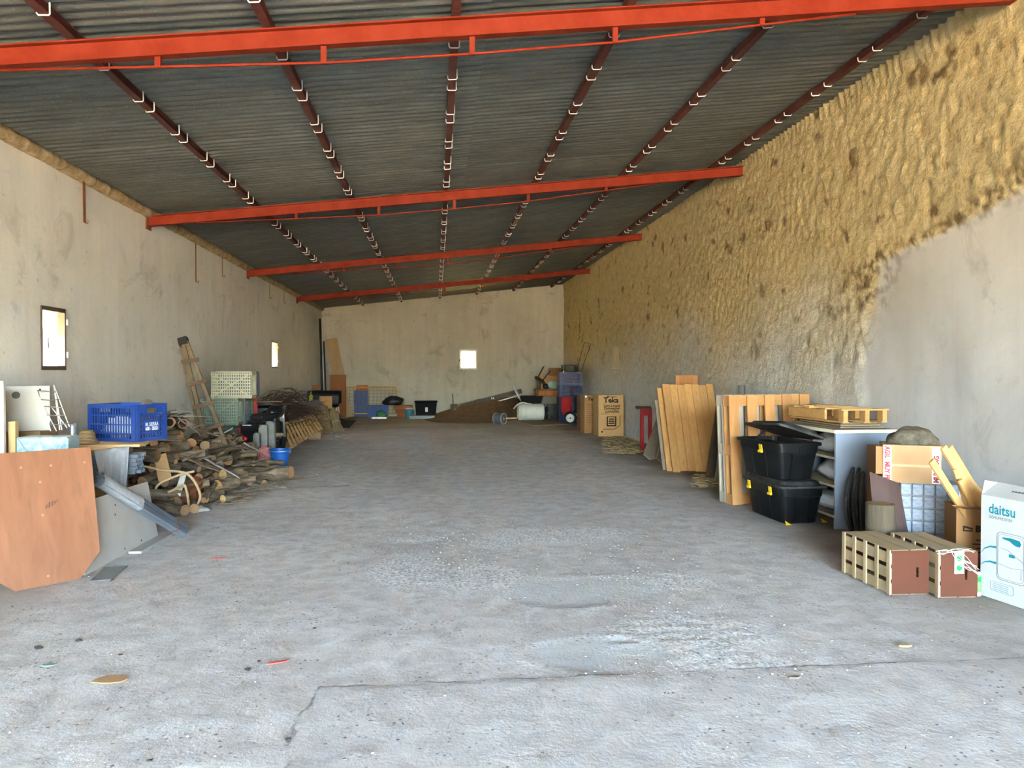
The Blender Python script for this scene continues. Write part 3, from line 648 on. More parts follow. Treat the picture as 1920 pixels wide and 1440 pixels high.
# wire rack
rk = thing('wire_rack', 'white wire rack leaning against the cabinet, grey cross wires', 'rack', (-3.3, 6.4, .85))
M_WIREW = plain('white_wire', S(236, 234, 226), .45); M_WIREG = plain('grey_wire', S(110, 106, 98), .5, .3)
def ry(py): return 6.56 - (py - 725) * .0022
for pts in (((71, 733), (95, 808)), ((101, 722), (130, 800)), ((101, 722), (112, 806)), ((83, 764), (106, 808)), ((97, 764), (126, 802)), ((104, 735), (116, 806))):
    MB().tube([WY(x, y, ry(y)) for x, y in pts], .0042, 6).build('upright_wire', M_WIREW, rk, world=True, smooth=True)
for (x0, x1, y0, y1) in ((70, 104, 732, 735), (77, 111, 749, 749), (84, 118, 762, 764), (88, 124, 778, 778), (92, 128, 795, 794)):
    MB().tube([WY(x0, y0, ry(y0) - .006), WY((x0 + x1) / 2, y0 + 1.5, ry(y0) - .006), WY(x1, y1, ry(y1) - .006)], .0045, 6).build('cross_wire', M_WIREG, rk, world=True, smooth=True)
# crumpled bags, can, straw hat
MB().blob((-3.24, 6.33, .80), (.13, .09, .085), 3, .5, 2.2, 16, flat=-.06).solo('foil_bag', plain('gold_foil', S(186, 136, 66), .3, .5, .25, 10, .5), 'crumpled gold coloured bag behind the wooden post', 'bag', smooth=True)
a = WY(104, 812, 6.2); MB().blob((a.x, 6.3, .775), (.14, .08, .06), 8, .4, 2.4, 16, flat=-.035).solo('red_cloth', plain('faded_red', S(190, 78, 64), .8, 0, .2, 8, .3), 'faded red folded cloth behind the foil packet', 'cloth', smooth=True)
MB().blob((-3.50, 6.14, .83), (.07, .1, .12), 5, .5, 2.2, 14, flat=-.088).solo('black_bag', plain('black_plastic', S(20, 19, 19), .35, 0, .2, 8, .6), 'crumpled black plastic bag at the photo edge by post', 'bag', smooth=True)
a = WY(136, 820, 7.02); cn = thing('metal_can', 'slim shiny silver can standing in front of the straw hat', 'can', (a.x, 7.02, .801))
MB().lathe([(.029, 0), (.031, .006), (.031, .175), (.028, .182), (.0, .182)], 16).build('can_body', plain('bright_tin', S(206, 212, 214), .25, .8, .06, 4, .05), cn, smooth=True, auto=40); MB().lathe([(.031, .178), (.033, .181), (.031, .185), (.028, .181)], 16).build('rim', M_CHROME, cn, smooth=True)
a = WY(163, 818, 7.12); t = NT('straw_weave'); v = t.coord(); wv = t.n('TexWave', i_Scale=26.0, i_Distortion=1.5, bands_direction='Z'); t.t.links.new(v, wv.inputs[0]); t.fin(t.ramp(wv.outputs['Fac'], (.2, S(110, 84, 56)), (.7, S(182, 150, 108))), .9, 0, t.bump(wv.outputs['Fac'], .6, .01), .2)
hat = thing('straw_hat', 'old woven straw hat beside the blue crate', 'hat', (a.x + .01, 7.10, .802), )
MB().lathe([(.10, .0), (.098, .012), (.07, .05), (.06, .10), (.045, .12), (.0, .125)], 24).build('crown_and_brim', t.m, hat, smooth=True)

# ------------------------------------------------------------------ plastic lattice crates
def crate(name, label, mat, loc, L=.60, W=.40, H=.30, rot=(0, 0, 0), group=None, pitch=.030, ribs=(.30, .58), text=None, handle=True, detail=True):
    th = thing(name, label, 'crate', loc, group=group, rot=rot)
    def side(M, l, short):
        m = MB(); n_ = max(3, int((l - .06) / pitch)); p = (l - .06) / n_
        m.box(-l / 2, -l / 2 + .035, 0, H, -.012, .010, M); m.box(l / 2 - .035, l / 2, 0, H, -.012, .010, M)
        m.box(-l / 2 + .035, l / 2 - .035, 0, .03, -.006, .004, M)
        m.box(-l / 2 + .035, l / 2 - .035, H - .035, H, -.012, .012, M)
        if handle and short: m.box(-l / 2 + .035, -.06, H - .085, H - .035, -.006, .004, M); m.box(.06, l / 2 - .035, H - .085, H - .035, -.006, .004, M); m.box(-.06, .06, H - .1, H - .085, -.006, .01, M)
        for r in ribs: m.box(-l / 2 + .03, l / 2 - .03, H * r - .006, H * r + .006, -.006, .011, M)
        for k in range(n_):
            x = -l / 2 + .03 + (k + .5) * p; top_ = H - .085 if (handle and short and abs(x) < .07) else H - .03
            m.box(x - p * .19, x + p * .19, .03, top_, -.004, .003, M)
        return m
    L2, W2 = L / 2, W / 2
    side(frame((0, -W2, 0), (1, 0, 0), (0, 0, 1)), L, False).build('long_side', mat, th)
    side(frame((0, W2, 0), (-1, 0, 0), (0, 0, 1)), L, False).build('long_side', mat, th)
    side(frame((L2, 0, 0), (0, 1, 0), (0, 0, 1)), W - .02, True).build('short_side', mat, th)
    side(frame((-L2, 0, 0), (0, -1, 0), (0, 0, 1)), W - .02, True).build('short_side', mat, th)
    m = MB(); n_ = int(L / .035)
    for k in range(n_): x = -L2 + .01 + (L - .02) * (k + .5) / n_; m.box(x - .009, x + .009, -W2 + .01, W2 - .01, .002, .010)
    for k in range(int(W / .05)): y = -W2 + .01 + (W - .02) * (k + .5) / int(W / .05); m.box(-L2 + .01, L2 - .01, y - .010, y + .010, 0, .012)
    m.bar((-L2 + .03, -W2 + .03, -.001), (L2 - .03, W2 - .03, -.001), .02, .012); m.bar((-L2 + .03, W2 - .03, -.001), (L2 - .03, -W2 + .03, -.001), .02, .012)
    m.build('base_grid', mat, th)
    return th
def pmat(n, c, d=.15): return plain('crate_' + n, c, .45, 0, .12, 6, .08, dust=d, spec=.45)
C_BLUE = pmat('blue', S(28, 62, 132), .06)
cb = WY(253, 825, 7.14); ang = math.radians(-22)
L_, W_, H_ = .54, .39, .345
ctr = Vector((cb.x, 7.16, .803)) + Vector((math.cos(ang) * -L_ / 2 - math.sin(ang) * W_ / 2, math.sin(ang) * -L_ / 2 + math.cos(ang) * W_ / 2, 0))
bc = crate('plastic_crate', 'bright blue plastic crate standing on planks near the left window', C_BLUE, ctr, L_, W_, H_, (0, 0, ang), 'plastic crates', .03, ribs=(.22, .46, .70))
M_PRINT = plain('white_print', S(232, 232, 232), .6); lm = frame((L_ / 2 + .013, -.09, .14), (0, 1, 0), (0, 0, 1))
lettering('M. SIERRA', .05, M_PRINT, bc, lm, sx=.75, bold=.001); lettering('608 - 20321', .045, M_PRINT, bc, frame((L_ / 2 + .013, -.09, .10), (0, 1, 0), (0, 0, 1)), sx=.75, bold=.001)
MB().box(-.10, .10, .105, .195, .0035, .0045, frame((L_ / 2, 0, 0), (0, 1, 0), (0, 0, 1))).build('name_plate', C_BLUE, bc)
MB().blob((ctr.x + .17, ctr.y + .03, .818 + .185), (.075, .075, .185), 88, .15, 2, 16).solo('clay_jug', plain('brown_clay', S(96, 82, 64), .8, 0, .2, 8, .2), 'round brown jug top rising out of the bright blue crate', 'jug', smooth=True)
MB().blob((ctr.x - .06, ctr.y + .0, .818 + .10), (.15, .10, .11), 93, .4, 2.4, 18, flat=-.098).solo('paper_bundle', M_PRINT, 'crumpled white paper inside the bright blue crate', 'paper', smooth=True)
# crates stacked on their sides by the wall
C_CREAM, C_GREEN, C_DKG, C_SLATE, C_NAVY, C_RED, C_BLK = pmat('cream', S(166, 162, 136)), pmat('green', S(112, 128, 108)), pmat('dark_green', S(42, 74, 58)), pmat('slate', S(70, 76, 84)), pmat('navy', S(46, 54, 92)), pmat('red', S(176, 40, 42), .05), pmat('black', S(30, 32, 36), .1)
YC = 12.0; flat = (-PI / 2, 0, 0); up_ = (-PI / 2, -PI / 2, 0)
def at(px, py, Y): return WY(px, py, Y)
grp = 'crates stacked on their sides'
lows = [('dark green crate standing on end, lowest of the wall stack', C_DKG, 411, YC, .40, .60, 'u'), ('red crate edge beside the dark green one, lowest row', C_RED, 421, YC + .34, .38, .58, 'u'), ('black crate at the back of the lowest row of crates', C_BLK, 430, YC + .68, .38, .58, 'u')]
for lb, mt, px, Y, wx, hz, _ in lows:
    p = at(px, 800, Y); crate('plastic_crate', lb, mt, (max(p.x, XL + wx / 2 + .03), Y, .005 + hz / 2), wx, hz, .30, flat, grp, .034)
zt = .61
mids = [('pale green crate on its side in the middle of the stack', C_GREEN, 405, YC - .02, .56, .40), ('slate grey crate behind the pale green one', C_SLATE, 425, YC + .30, .56, .40), ('mid green crate behind the slate grey one', pmat('leaf', S(40, 96, 66)), 432, YC + .62, .56, .40), ('bright red crate at the back of the middle row', C_RED, 438, YC + .94, .56, .40)]
for lb, mt, px, Y, wx, hz in mids:
    p = at(px, 760, Y); z0 = .625
    crate('plastic_crate', lb, mt, (max(p.x, XL + wx / 2 + .03), Y, z0 + hz / 2), wx, hz, .29, flat, grp, .034)
tops = [('cream crate on its side topping the wall stack', C_CREAM, 434, YC - .02, .60, .40), ('navy crate nested behind the cream one on top', C_NAVY, 441, YC + .30, .60, .40)]
for lb, mt, px, Y, wx, hz in tops:
    p = at(px, 710, Y); crate('plastic_crate', lb, mt, (max(p.x, XL + wx / 2 + .03), Y, 1.045 + hz / 2), wx, hz, .29, flat, grp, .034)
0 and crate('plastic_crate', 'deep blue crate under the back row of stacked crates', pmat('blue2', S(30, 62, 140)), (-3.2, YC + 1.0 + .05, .02 + .29), .4, .58, .26, flat, grp)

# ------------------------------------------------------------------ tripod orchard ladder
M_LAD = wood('ladder_wood', S(108, 92, 70), 2, .25); M_LADR = wood('ladder_rung', S(88, 68, 52), 0, .25)
ld = thing('orchard_ladder', 'weathered three-legged wooden orchard ladder leaning on the left wall', 'ladder', (-3.2, 10.2, .3))
topB, topC, topA = WY(343, 640, 10.42), WY(350, 640, 10.42), WY(338, 640, 10.47)
botB, botC, botA = WY(391, 846, 9.98), WY(425, 836, 10.05), WY(374, 815, 10.75)
MB().bar(topB, botB, .05, .035, up=(0, 1, 0)).build('rail', M_LAD, ld, world=True, bevel=.003)
MB().bar(topC, botC, .045, .035, up=(0, 1, 0)).build('rail', M_LAD, ld, world=True, bevel=.003)
MB().bar(topA, botA, .045, .03, up=(0, 1, 0)).build('prop_leg', M_LAD, ld, world=True, bevel=.003)
for k, f in enumerate((.185, .40, .60, .815)):
    p, q = topB.lerp(botB, f), topC.lerp(botC, f); d = (q - p).normalized(); off = Vector((0, -.03, 0))
    MB().bar(p - d * .07 + off, q + d * .07 + off + Vector((0, 0, .015 * (k % 2))), .05, .028, up=(0, 1, 0)).build('rung', M_LADR, ld, world=True, bevel=.003)
d = (topB - botB).normalized(); MB().bar((topA + topC) / 2 - d * .06, (topA + topC) / 2 + d * .05, .12, .09, up=(0, 1, 0)).build('iron_cap', plain('black_iron', S(46, 42, 38), .7, .3), ld, world=True, bevel=.004)
# ------------------------------------------------------------------ firewood heap
t = NT('bark'); v = t.coord((1, 1, .25)); oi = t.n('ObjectInfo'); nb = t.noise(18, 6, .72, v, .5); nl = t.noise(5, 4, .6, t.coord())
c = t.ramp(nb, (.3, S(52, 41, 31)), (.5, S(104, 87, 68)), (.72, S(152, 136, 112))); c = t.mix(t.ramp(nl, (.5, 0), (.68, .5)), c, S(140, 132, 116))
hv = t.n('HueSaturation', i_Color=c); t.set(hv.inputs['Value'], t.math('ADD', t.math('MULTIPLY', oi.outputs['Random'], .6), .75)); t.fin(hv.outputs[0], .9, 0, t.bump(nb, .9, .03), .2); M_BARK = t.m
def cutmat(name, c1, c2):
    t = NT(name); v = t.coord(); wv = t.n('TexWave', wave_type='RINGS', rings_direction='Z', i_Scale=22.0, i_Distortion=3.0, i_Detail=3.0); t.t.links.new(v, wv.inputs[0]); oi = t.n('ObjectInfo')
    c = t.ramp(wv.outputs['Fac'], (.1, c1), (.8, c2)); hv = t.n('HueSaturation', i_Color=c); t.set(hv.inputs['Value'], t.math('ADD', t.math('MULTIPLY', oi.outputs['Random'], .5), .72)); return t.fin(hv.outputs[0], .8, 0, t.bump(wv.outputs['Fac'], .3, .006), .2)
M_CUT = cutmat('sawn_end', S(196, 148, 92), S(224, 182, 122)); M_CUTD = cutmat('weathered_end', S(120, 92, 66), S(164, 132, 98)); M_CUTP = cutmat('pinkish_end', S(150, 106, 74), S(184, 140, 102))
def log_mesh(name, r, L, seed, bend=.03, taper=.9, n=11, split=False, m_=7):
    """bark cylinder along local Z, centred; returns bark and cut face meshes"""
    m = MB(); rings = []
    for i in range(m_ + 1):
        f = i / m_; z = (f - .5) * L; cx, cy = bend * L * noise.noise(Vector((f * 1.6, seed, 0))), bend * L * noise.noise(Vector((f * 1.6, seed, 5)))
        rr = r * (1 + (taper - 1) * f); ring = []
        for k in range(n):
            a = 2 * PI * k / n; q = 1 + .12 * noise.noise(Vector((math.cos(a) * 1.3, math.sin(a) * 1.3, z * 5 + seed * 7))) + .05 * noise.noise(Vector((math.cos(a) * 4, math.sin(a) * 4, z * 16 + seed)))
            x, y = math.cos(a) * rr * q, math.sin(a) * rr * q
            if split and y > r * .12: y = r * .12 + .1 * (y - r * .12)
            ring.append(Vector((cx + x, cy + y, z)))
        rings.append(ring)
    m.v = [p for R in rings for p in R]
    for i in range(m_):
        for k in range(n): m.f.append((i * n + k, i * n + (k + 1) % n, (i + 1) * n + (k + 1) % n, (i + 1) * n + k))
    ends = []
    for ring, s_ in ((rings[0], -1), (rings[-1], 1)):
        e = MB(); c = sum(ring, Vector()) / n + Vector((0, 0, s_ * .0015)); e.v = [p + Vector((0, 0, s_ * .001)) for p in ring] + [c]; e.f = [(k, (k + 1) % n, n) for k in range(n)]; ends.append(e)
    return m, ends
_logs = {}
def make_log(label, p, q, r, cut=None, seed=1, split=False, group='split firewood in the heap', key=None, bend=.03, roll=0, name='firewood_log', taper=.9):
    p, q = Vector(p), Vector(q); d = q - p; L = d.length
    k = key if key is not None else (round(r, 3), round(L, 2), seed, split, bend, taper)
    cut = cut or M_CUTD
    rotq = d.to_track_quat('Z', 'Y') @ Euler((0, 0, roll)).to_quaternion(); loc = (p + q) / 2
    if k in _logs:
        o0, e0 = _logs[k]; o = o0.copy(); col.objects.link(o); MTX[o.name] = Matrix.Identity(4); es = []
        for e in e0: es.append(share(e, o))
    else:
        m, ends = log_mesh(name, r, L, seed, bend, taper, split=split); o = m.build(name, M_BARK, smooth=True); es = [e.build('cut_face', cut, o) for e in ends]; _logs[k] = (o, es)
    o.rotation_mode = 'QUATERNION'; o.rotation_quaternion = rotq; o.location = loc
    tag(o, label, 'log', group); MTX[o.name] = Matrix.Translation(loc) @ rotq.to_matrix().to_4x4()
    for e in es: MTX[e.name] = MTX[o.name]
    return o
def segd(p1, q1, p2, q2):
    d1, d2, r = q1 - p1, q2 - p2, p1 - p2; a, e, f = d1.dot(d1), d2.dot(d2), d2.dot(r); c = d1.dot(r); b = d1.dot(d2); den = a * e - b * b
    s = min(1, max(0, (b * f - c * e) / den)) if den > 1e-9 else 0; t_ = (b * s + f) / e
    if t_ < 0: t_ = 0; s = min(1, max(0, -c / a))
    elif t_ > 1: t_ = 1; s = min(1, max(0, (b - c) / a))
    return ((p1 + d1 * s) - (p2 + d2 * t_)).length
PL = []   # capsules already lying in the heap
def settle(cx, cy, yaw, L, r, pitch=0.0, zmax=1.2):
    d = Vector((math.cos(yaw) * math.cos(pitch), math.sin(yaw) * math.cos(pitch), math.sin(pitch))) * (L / 2); z = r + abs(d.z) + .003
    near = [c for c in PL if (Vector(((c[0].x + c[1].x) / 2 - cx, (c[0].y + c[1].y) / 2 - cy))).length < (L + (c[1] - c[0]).length) / 2 + r + c[2]]
    while z < zmax:
        p, q = Vector((cx, cy, z)) - d, Vector((cx, cy, z)) + d; hit = 0
        for a, b, rr in near:
            g = (r + rr) * 1.0 - segd(p, q, a, b)
            if g > hit: hit = g
        if hit <= .001: return p, q
        z += max(.006, hit * .6)
    return None
def put(label, cx, cy, yaw, L, r, cut=None, seed=1, pitch=0, split=False, bend=.03, key=None, zmax=1.2, taper=.92):
    s_ = settle(cx, cy, yaw, L, r * 1.06, pitch, zmax)
    if s_ is None: return None
    PL.append((s_[0], s_[1], r * 1.02)); return make_log(label, s_[0], s_[1], r, cut, seed, split, key=key, bend=bend, roll=random.uniform(0, 6.28), taper=taper)
# big ones that can be told apart
g = G(500, 905); put('large curved trunk piece lying at the heap edge nearest the blue bucket', g.x, g.y + .1, -.35, .62, .085, M_CUTP, 3, bend=.12)
g = G(405, 945); put('pale sawn round lying lowest at the front of heap', g.x - .07, g.y + .12, 1.25, .30, .062, M_CUT, 5)
g = G(420, 945); put('small pale split billet on the floor at heap front', g.x + .05, g.y + .14, 1.0, .26, .045, M_CUT, 6)
g = G(378, 938); put('pale sawn log just behind the brown tub', g.x + .04, g.y + .42, 1.35, .32, .068, M_CUT, 7)
g = G(400, 938); put('broad pale sawn log at the middle of heap front', g.x + .05, g.y + .34, 1.2, .34, .078, M_CUT, 8)
g = G(420, 925); put('pale sawn round to the side of the heap front', g.x + .06, g.y + .12, 1.1, .30, .060, M_CUT, 9)
g = G(388, 925); put('pale sawn log topmost at the heap front', g.x + .03, g.y + .30, 1.3, .36, .070, M_CUT, 10)
g = G(478, 900); put('round barked log with ringed end lying beside the red crate', g.x - .22, g.y + .5, .12, .46, .066, M_CUT, 11)
g = G(440, 905); put('stubby log with weathered round end in mid heap', g.x - .1, g.y + .55, -1.1, .34, .06, M_CUTD, 12)
# the many that nothing tells apart
FIRE = 'weathered grey-brown firewood log lying among others in the heap'
kinds = [(.050, .36, 21), (.040, .42, 22), (.062, .34, 23), (.034, .50, 24), (.055, .44, 25), (.045, .30, 26), (.070, .32, 27)]
cnt = 0
def firelab(r, x, y, z):
    k = 'thick' if r > .058 else ('thin' if r < .042 else 'middling')
    zone = 'nearest the brown tub' if y < 8.7 else ('in mid heap' if y < 9.9 else 'nearest the stacked crates')
    lay = 'on the floor' if z < .1 else ('in the middle layer' if z < .3 else 'in the top layer')
    side = 'against the wall' if x < -3.05 else 'on the open side'
    return k + ' firewood log ' + lay + ' ' + zone + ', ' + side
def hmax(x, y):
    fx = sm(-2.15, -3.3, x); fy = sm(7.55, 8.5, y) * sm(11.9, 10.6, y); return .12 + .74 * fx * fy
for tr in range(1300):
    x = random.uniform(-3.45, -2.2); y = random.uniform(7.75, 11.3)
    edge = -2.45 + (y - 8.0) * .10
    if x > edge: continue
    if y > 9.6 and x < -3.0: hm = .30
    else: hm = hmax(x, y)
    r, L, sd = random.choice(kinds); yaw = random.choice((random.gauss(1.3, .4), random.gauss(0, .5), random.uniform(0, 3.1))); 
    ex = abs(math.cos(yaw)) * L / 2 + r
    if x - ex < XL + .03: x = XL + .03 + ex
    s_ = settle(x, y, yaw, L, r * 1.06, random.uniform(-.22, .22), .9)
    if s_ is None or max(s_[0].z, s_[1].z) + r > hm: continue
    PL.append((s_[0], s_[1], r * 1.02)); cm = random.random()
    make_log(firelab(r, x, y, min(s_[0].z, s_[1].z)), s_[0], s_[1], r, [M_CUTD, M_CUTD, M_CUTP][sd % 3], sd, key=(sd,), roll=random.uniform(0, 6)); cnt += 1
    if cnt >= 165: break
print('logs', cnt, len(PL))
# hollow log ends on top of the heap
for (px, py, Y, lb) in ((343, 835, 9.2, 'log with hollow reddish end sticking out below the ladder foot'), (318, 838, 8.9, 'log with small hollow end beside the ladder foot')):
    p = WY(px, py, Y); d = Vector((.55, -.8, -.05)).normalized()
    s_ = settle(p.x - d.x * .2, p.y - d.y * .2, math.atan2(d.y, d.x), .40, .075, 0, 1.2)
    if s_:
        PL.append((s_[0], s_[1], .07)); o = make_log(lb, s_[0], s_[1], .07, M_CUTP, 31, key=('hollow',))
        q = MB().lathe([(0, 0), (.045, 0), (.042, .004), (0, .004)], 12, Matrix.Translation((0, 0, .201))).build('hollow', M_HOLE, o)
# branches and sticks across the heap
def topz(x, y, r):
    z = 0
    for a, b, rr in PL:
        for f in (0, .2, .4, .6, .8, 1):
            p = a.lerp(b, f)
            if (p.x - x) ** 2 + (p.y - y) ** 2 < (rr + r) ** 2 * .6: z = max(z, p.z + rr)
    return z
M_BRANCH = plain('branch_bark', S(104, 88, 70), .9, 0, .3, 14, .5, 40, rnd=.25); M_GREYST = plain('grey_stick', S(140, 134, 124), .9, 0, .2, 14, .4, 40, rnd=.2)
BRAN = 'thin crooked branch lying across the firewood heap'
def branch(label, x, y, yaw, L, r, mat, fork=True, cat='branch', group='branches on the heap', zz=None):
    n_ = 7; pts = []; d = Vector((math.cos(yaw), math.sin(yaw), 0))
    for k in range(n_):
        f = k / (n_ - 1) - .5; p = Vector((x, y, 0)) + d * (L * f); p += Vector((-d.y, d.x, 0)) * (.07 * L * noise.noise(Vector((f * 3, x * 9, y * 9)))); pts.append(p)
    if zz is None:
        hs = [topz(p.x, p.y, r) for p in pts]; 
        a0, a1 = max(hs[:4]), max(hs[3:]); zs = [max(hs[k] * .0 + a0 + (a1 - a0) * k / (n_ - 1), 0) for k in range(n_)]
        for k in range(n_): pts[k].z = max(zs[k], hs[k] * .9) + r
    else:
        for k in range(n_): pts[k].z = zz + r + .01 * noise.noise(Vector((k, x, y)))
    for p in pts: p.x = max(p.x, XL + .03)
    m = MB().tube(pts, [r * (1.1 - .6 * k / (n_ - 1)) for k in range(n_)], 6)
    if fork:
        b0 = pts[3]; s_ = random.choice((-1, 1)); dd = (d * .7 + Vector((-d.y, d.x, 0)) * .6 * s_ + Vector((0, 0, .25))) * (L * .3)
        m.tube([b0, b0 + dd * .5 + Vector((0, 0, .01)), b0 + dd], [r * .6, r * .5, r * .3], 5)
    return m.solo('branch', mat, label, cat, group, smooth=True)
for k in range(26):
    y = random.uniform(8.1, 11.0); x = random.uniform(-3.3, -2.55 + (y - 8) * .09)
    gs = random.random() < .33; Lb = random.uniform(.45, .95); zn = 'nearest the brown tub' if y < 8.8 else ('across mid heap' if y < 9.9 else 'nearest the crates')
    branch(('long' if Lb > .7 else 'short') + (' grey' if gs else ' brown') + ' branch lying on the firewood ' + zn + (' by the wall' if x < -3.0 else ' on the open side'), x, y, random.uniform(-.7, 1.6), Lb, random.uniform(.008, .018), M_GREYST if gs else M_BRANCH)
for k, (px, py, yaw, L, lb) in enumerate(((585, 915, .15, .9, 'long thin branch lying on the floor right of the heap'), (620, 878, .5, .28, 'small forked twig alone on the open floor'), (500, 915, -.4, .55, 'pale peeled stick on the floor at the heap tip'), (560, 900, .6, .45, 'dark twig on the floor just past the heap'))):
    g = G(px, py); branch(lb, g.x, g.y, yaw, L, .007 if k != 2 else .016, M_GREYST if k == 2 else M_BRANCH, True, 'branch', 'branches on the floor', .004)
# fine twigs nobody could count
m = MB()
for k in range(170):
    y = random.uniform(8.2, 10.3); x = -2.35 + (y - 8.2) * .12 + random.gauss(0, .14); a = random.uniform(-.8, .9); L = random.uniform(.08, .3); z = .006 + random.uniform(0, .05) * random.random() + topz(x, y, .01) * .9
    d = Vector((math.cos(a), math.sin(a), random.uniform(-.1, .15))) * L; q = Vector((x, y, z + .01)); m.tube([q, q + d * .5 + Vector((0, 0, .012)), q + d], [.004, .003, .002], 4)
for p in m.v: p.z = max(p.z, .003)
o = m.solo('fine_twigs', M_BRANCH, 'scatter of fine twigs along the front edge of firewood heap', 'twigs'); o['kind'] = 'stuff'

# ------------------------------------------------------------------ odd things on the heap front
tub = thing('wooden_tub', 'reddish brown tapered wooden tub tipped at the front of firewood heap', 'tub', G(350, 950), rot=(0, 0, 0))
tM = Matrix.Translation(G(352, 952) + Vector((0, .15, .035))) @ Euler((.35, -.18, .3)).to_matrix().to_4x4()
n_ = 12
for k in range(n_):
    a0, a1 = 2 * PI * k / n_, 2 * PI * (k + .94) / n_; m = MB(); P = []
    for rr, z in ((.088, 0), (.145, .24)):
        for r2 in (rr, rr - .014):
            for a_ in (a0, a1): P.append((r2 * math.cos(a_), r2 * math.sin(a_), z))
    m.add(P, [(0, 1, 5, 4), (2, 6, 7, 3), (0, 4, 6, 2), (1, 3, 7, 5), (4, 5, 7, 6), (0, 2, 3, 1)], tM); m.build('stave', wood('tub_wood', S(118, 66, 42), 2, .25, .6), tub, world=True)
MB().lathe([(0, .01), (.083, .01), (.083, .022), (0, .022)], 16, tM).build('bottom', wood('tub_wood', S(118, 66, 42), 2, .25, .6), tub, world=True)
for z in (.05, .19):
    rr = .088 + .057 * z / .24; MB().lathe([(rr, z - .01), (rr + .004, z - .008), (rr + .004, z + .008), (rr, z + .01)], 24, tM).build('hoop', M_RUST, tub, world=True)
p0, p1 = WY(333, 928, 7.98), WY(345, 886, 8.25)
MB().bar(p0, p1, .06, .035, up=(.3, -1, 0)).solo('white_post', plain('chalky_white', S(196, 196, 190), .8, 0, .1, 8, .2, dust=.2), 'short white square post resting on the brown tub', 'post', bevel=.006)
MB().bar(WY(310, 900, 8.1), WY(299, 853, 8.35), .13, .006, up=(.25, -1, .2)).solo('cardboard_strip', plain('cardboard', S(176, 138, 96), .85, 0, .1, 5, .1), 'flat strip of cardboard stuck upright in the heap', 'cardboard')
def spline(P, n=6):
    out = []; P = [Vector(p) for p in P]
    for i in range(len(P) - 1):
        a, b, c, d = P[max(i - 1, 0)], P[i], P[i + 1], P[min(i + 2, len(P) - 1)]
        for k in range(n):
            t_ = k / n; out.append(.5 * ((2 * b) + (c - a) * t_ + (2 * a - 5 * b + 4 * c - d) * t_ * t_ + (3 * b - a - 3 * c + d) * t_ ** 3))
    out.append(P[-1]); return out
rp = thing('thick_rope', 'thick pale hemp rope looping over the tub and down to floor', 'rope', G(360, 952))
M_ROPE = plain('hemp', S(176, 152, 116), .9, 0, .2, 40, .6, 60)
for L_ in (((270, 874, 8.15), (300, 881, 8.1), (330, 884, 8.0), (350, 888, 7.95), (366, 905, 7.9), (375, 928, 7.9), (372, 942, 7.95), (364, 956, 8.1)), ((364, 884, 8.05), (338, 890, 7.98), (306, 903, 7.95), (293, 914, 7.95), (297, 922, 7.95), (318, 922, 7.93), (343, 909, 7.9), (350, 922, 7.88), (353, 940, 7.9), (355, 956, 8.08)), ((284, 925, 8.0), (310, 924, 7.96), (334, 915, 7.94), (348, 910, 7.92))):
    MB().tube(spline([WY(x, y, Y) for x, y, Y in L_]), .0125, 8).build('rope_strand', M_ROPE, rp, world=True, smooth=True)
g = G(365, 962); MB().blob((g.x, g.y + .05, .03), (.13, .06, .035), 4, .5, 2.5, 16, flat=-.028).solo('dusty_rag', plain('dusty_rag', S(150, 146, 136), .95, 0, .2, 14, .5), 'dusty crumpled rag on the floor below the rope', 'rag', smooth=True)
g = WY(296, 935, 8.0); MB().blob((g.x, 8.0, .10), (.06, .05, .05), 14, .4, 3, 12).solo('foil_ball', plain('foil', S(190, 192, 196), .3, .7, .15, 20, .8), 'crumpled ball of silver foil beside the grey board', 'foil', smooth=True) if False else None
# blue bucket
g = G(521, 881); bk = thing('plastic_bucket', 'blue plastic bucket standing beside the firewood heap', 'bucket', (g.x, g.y + .14, .006))
M_BKT = plain('blue_plastic', S(16, 76, 146), .35, 0, .08, 4, .04, dust=.05)
MB().lathe([(0, .012), (.095, .012), (.10, 0), (.112, .0), (.143, .262), (.152, .262), (.154, .285), (.148, .29), (.140, .285), (.108, .016), (0, .016)], 28).build('bucket_body', M_BKT, bk, smooth=True, auto=40)
MB().lathe([(.135, .222), (.142, .224), (.143, .232), (.137, .234)], 28).build('rim_band', M_BKT, bk, smooth=True)
MB().tube([(.15 * math.cos(a), .15 * math.sin(a) * .4 - .09, .275 + .012 * math.sin(a * 1)) for a in [PI + k * PI / 10 for k in range(11)]], .004, 6).build('bail_handle', M_CHROME, bk, smooth=True)
for s_ in (-1, 1): MB().box(s_ * .15 - .012, s_ * .15 + .012, -.02, .02, .23, .275).build('handle_lug', M_BKT, bk, bevel=.004)
g = G(491, 880); crate('plastic_crate', 'small red crate standing on end between log and blue bucket', C_RED, (g.x, g.y + .16, .30 / 2 + .004), .15, .29, .2, (-PI / 2, 0, .25), 'plastic crates', .03, handle=False)
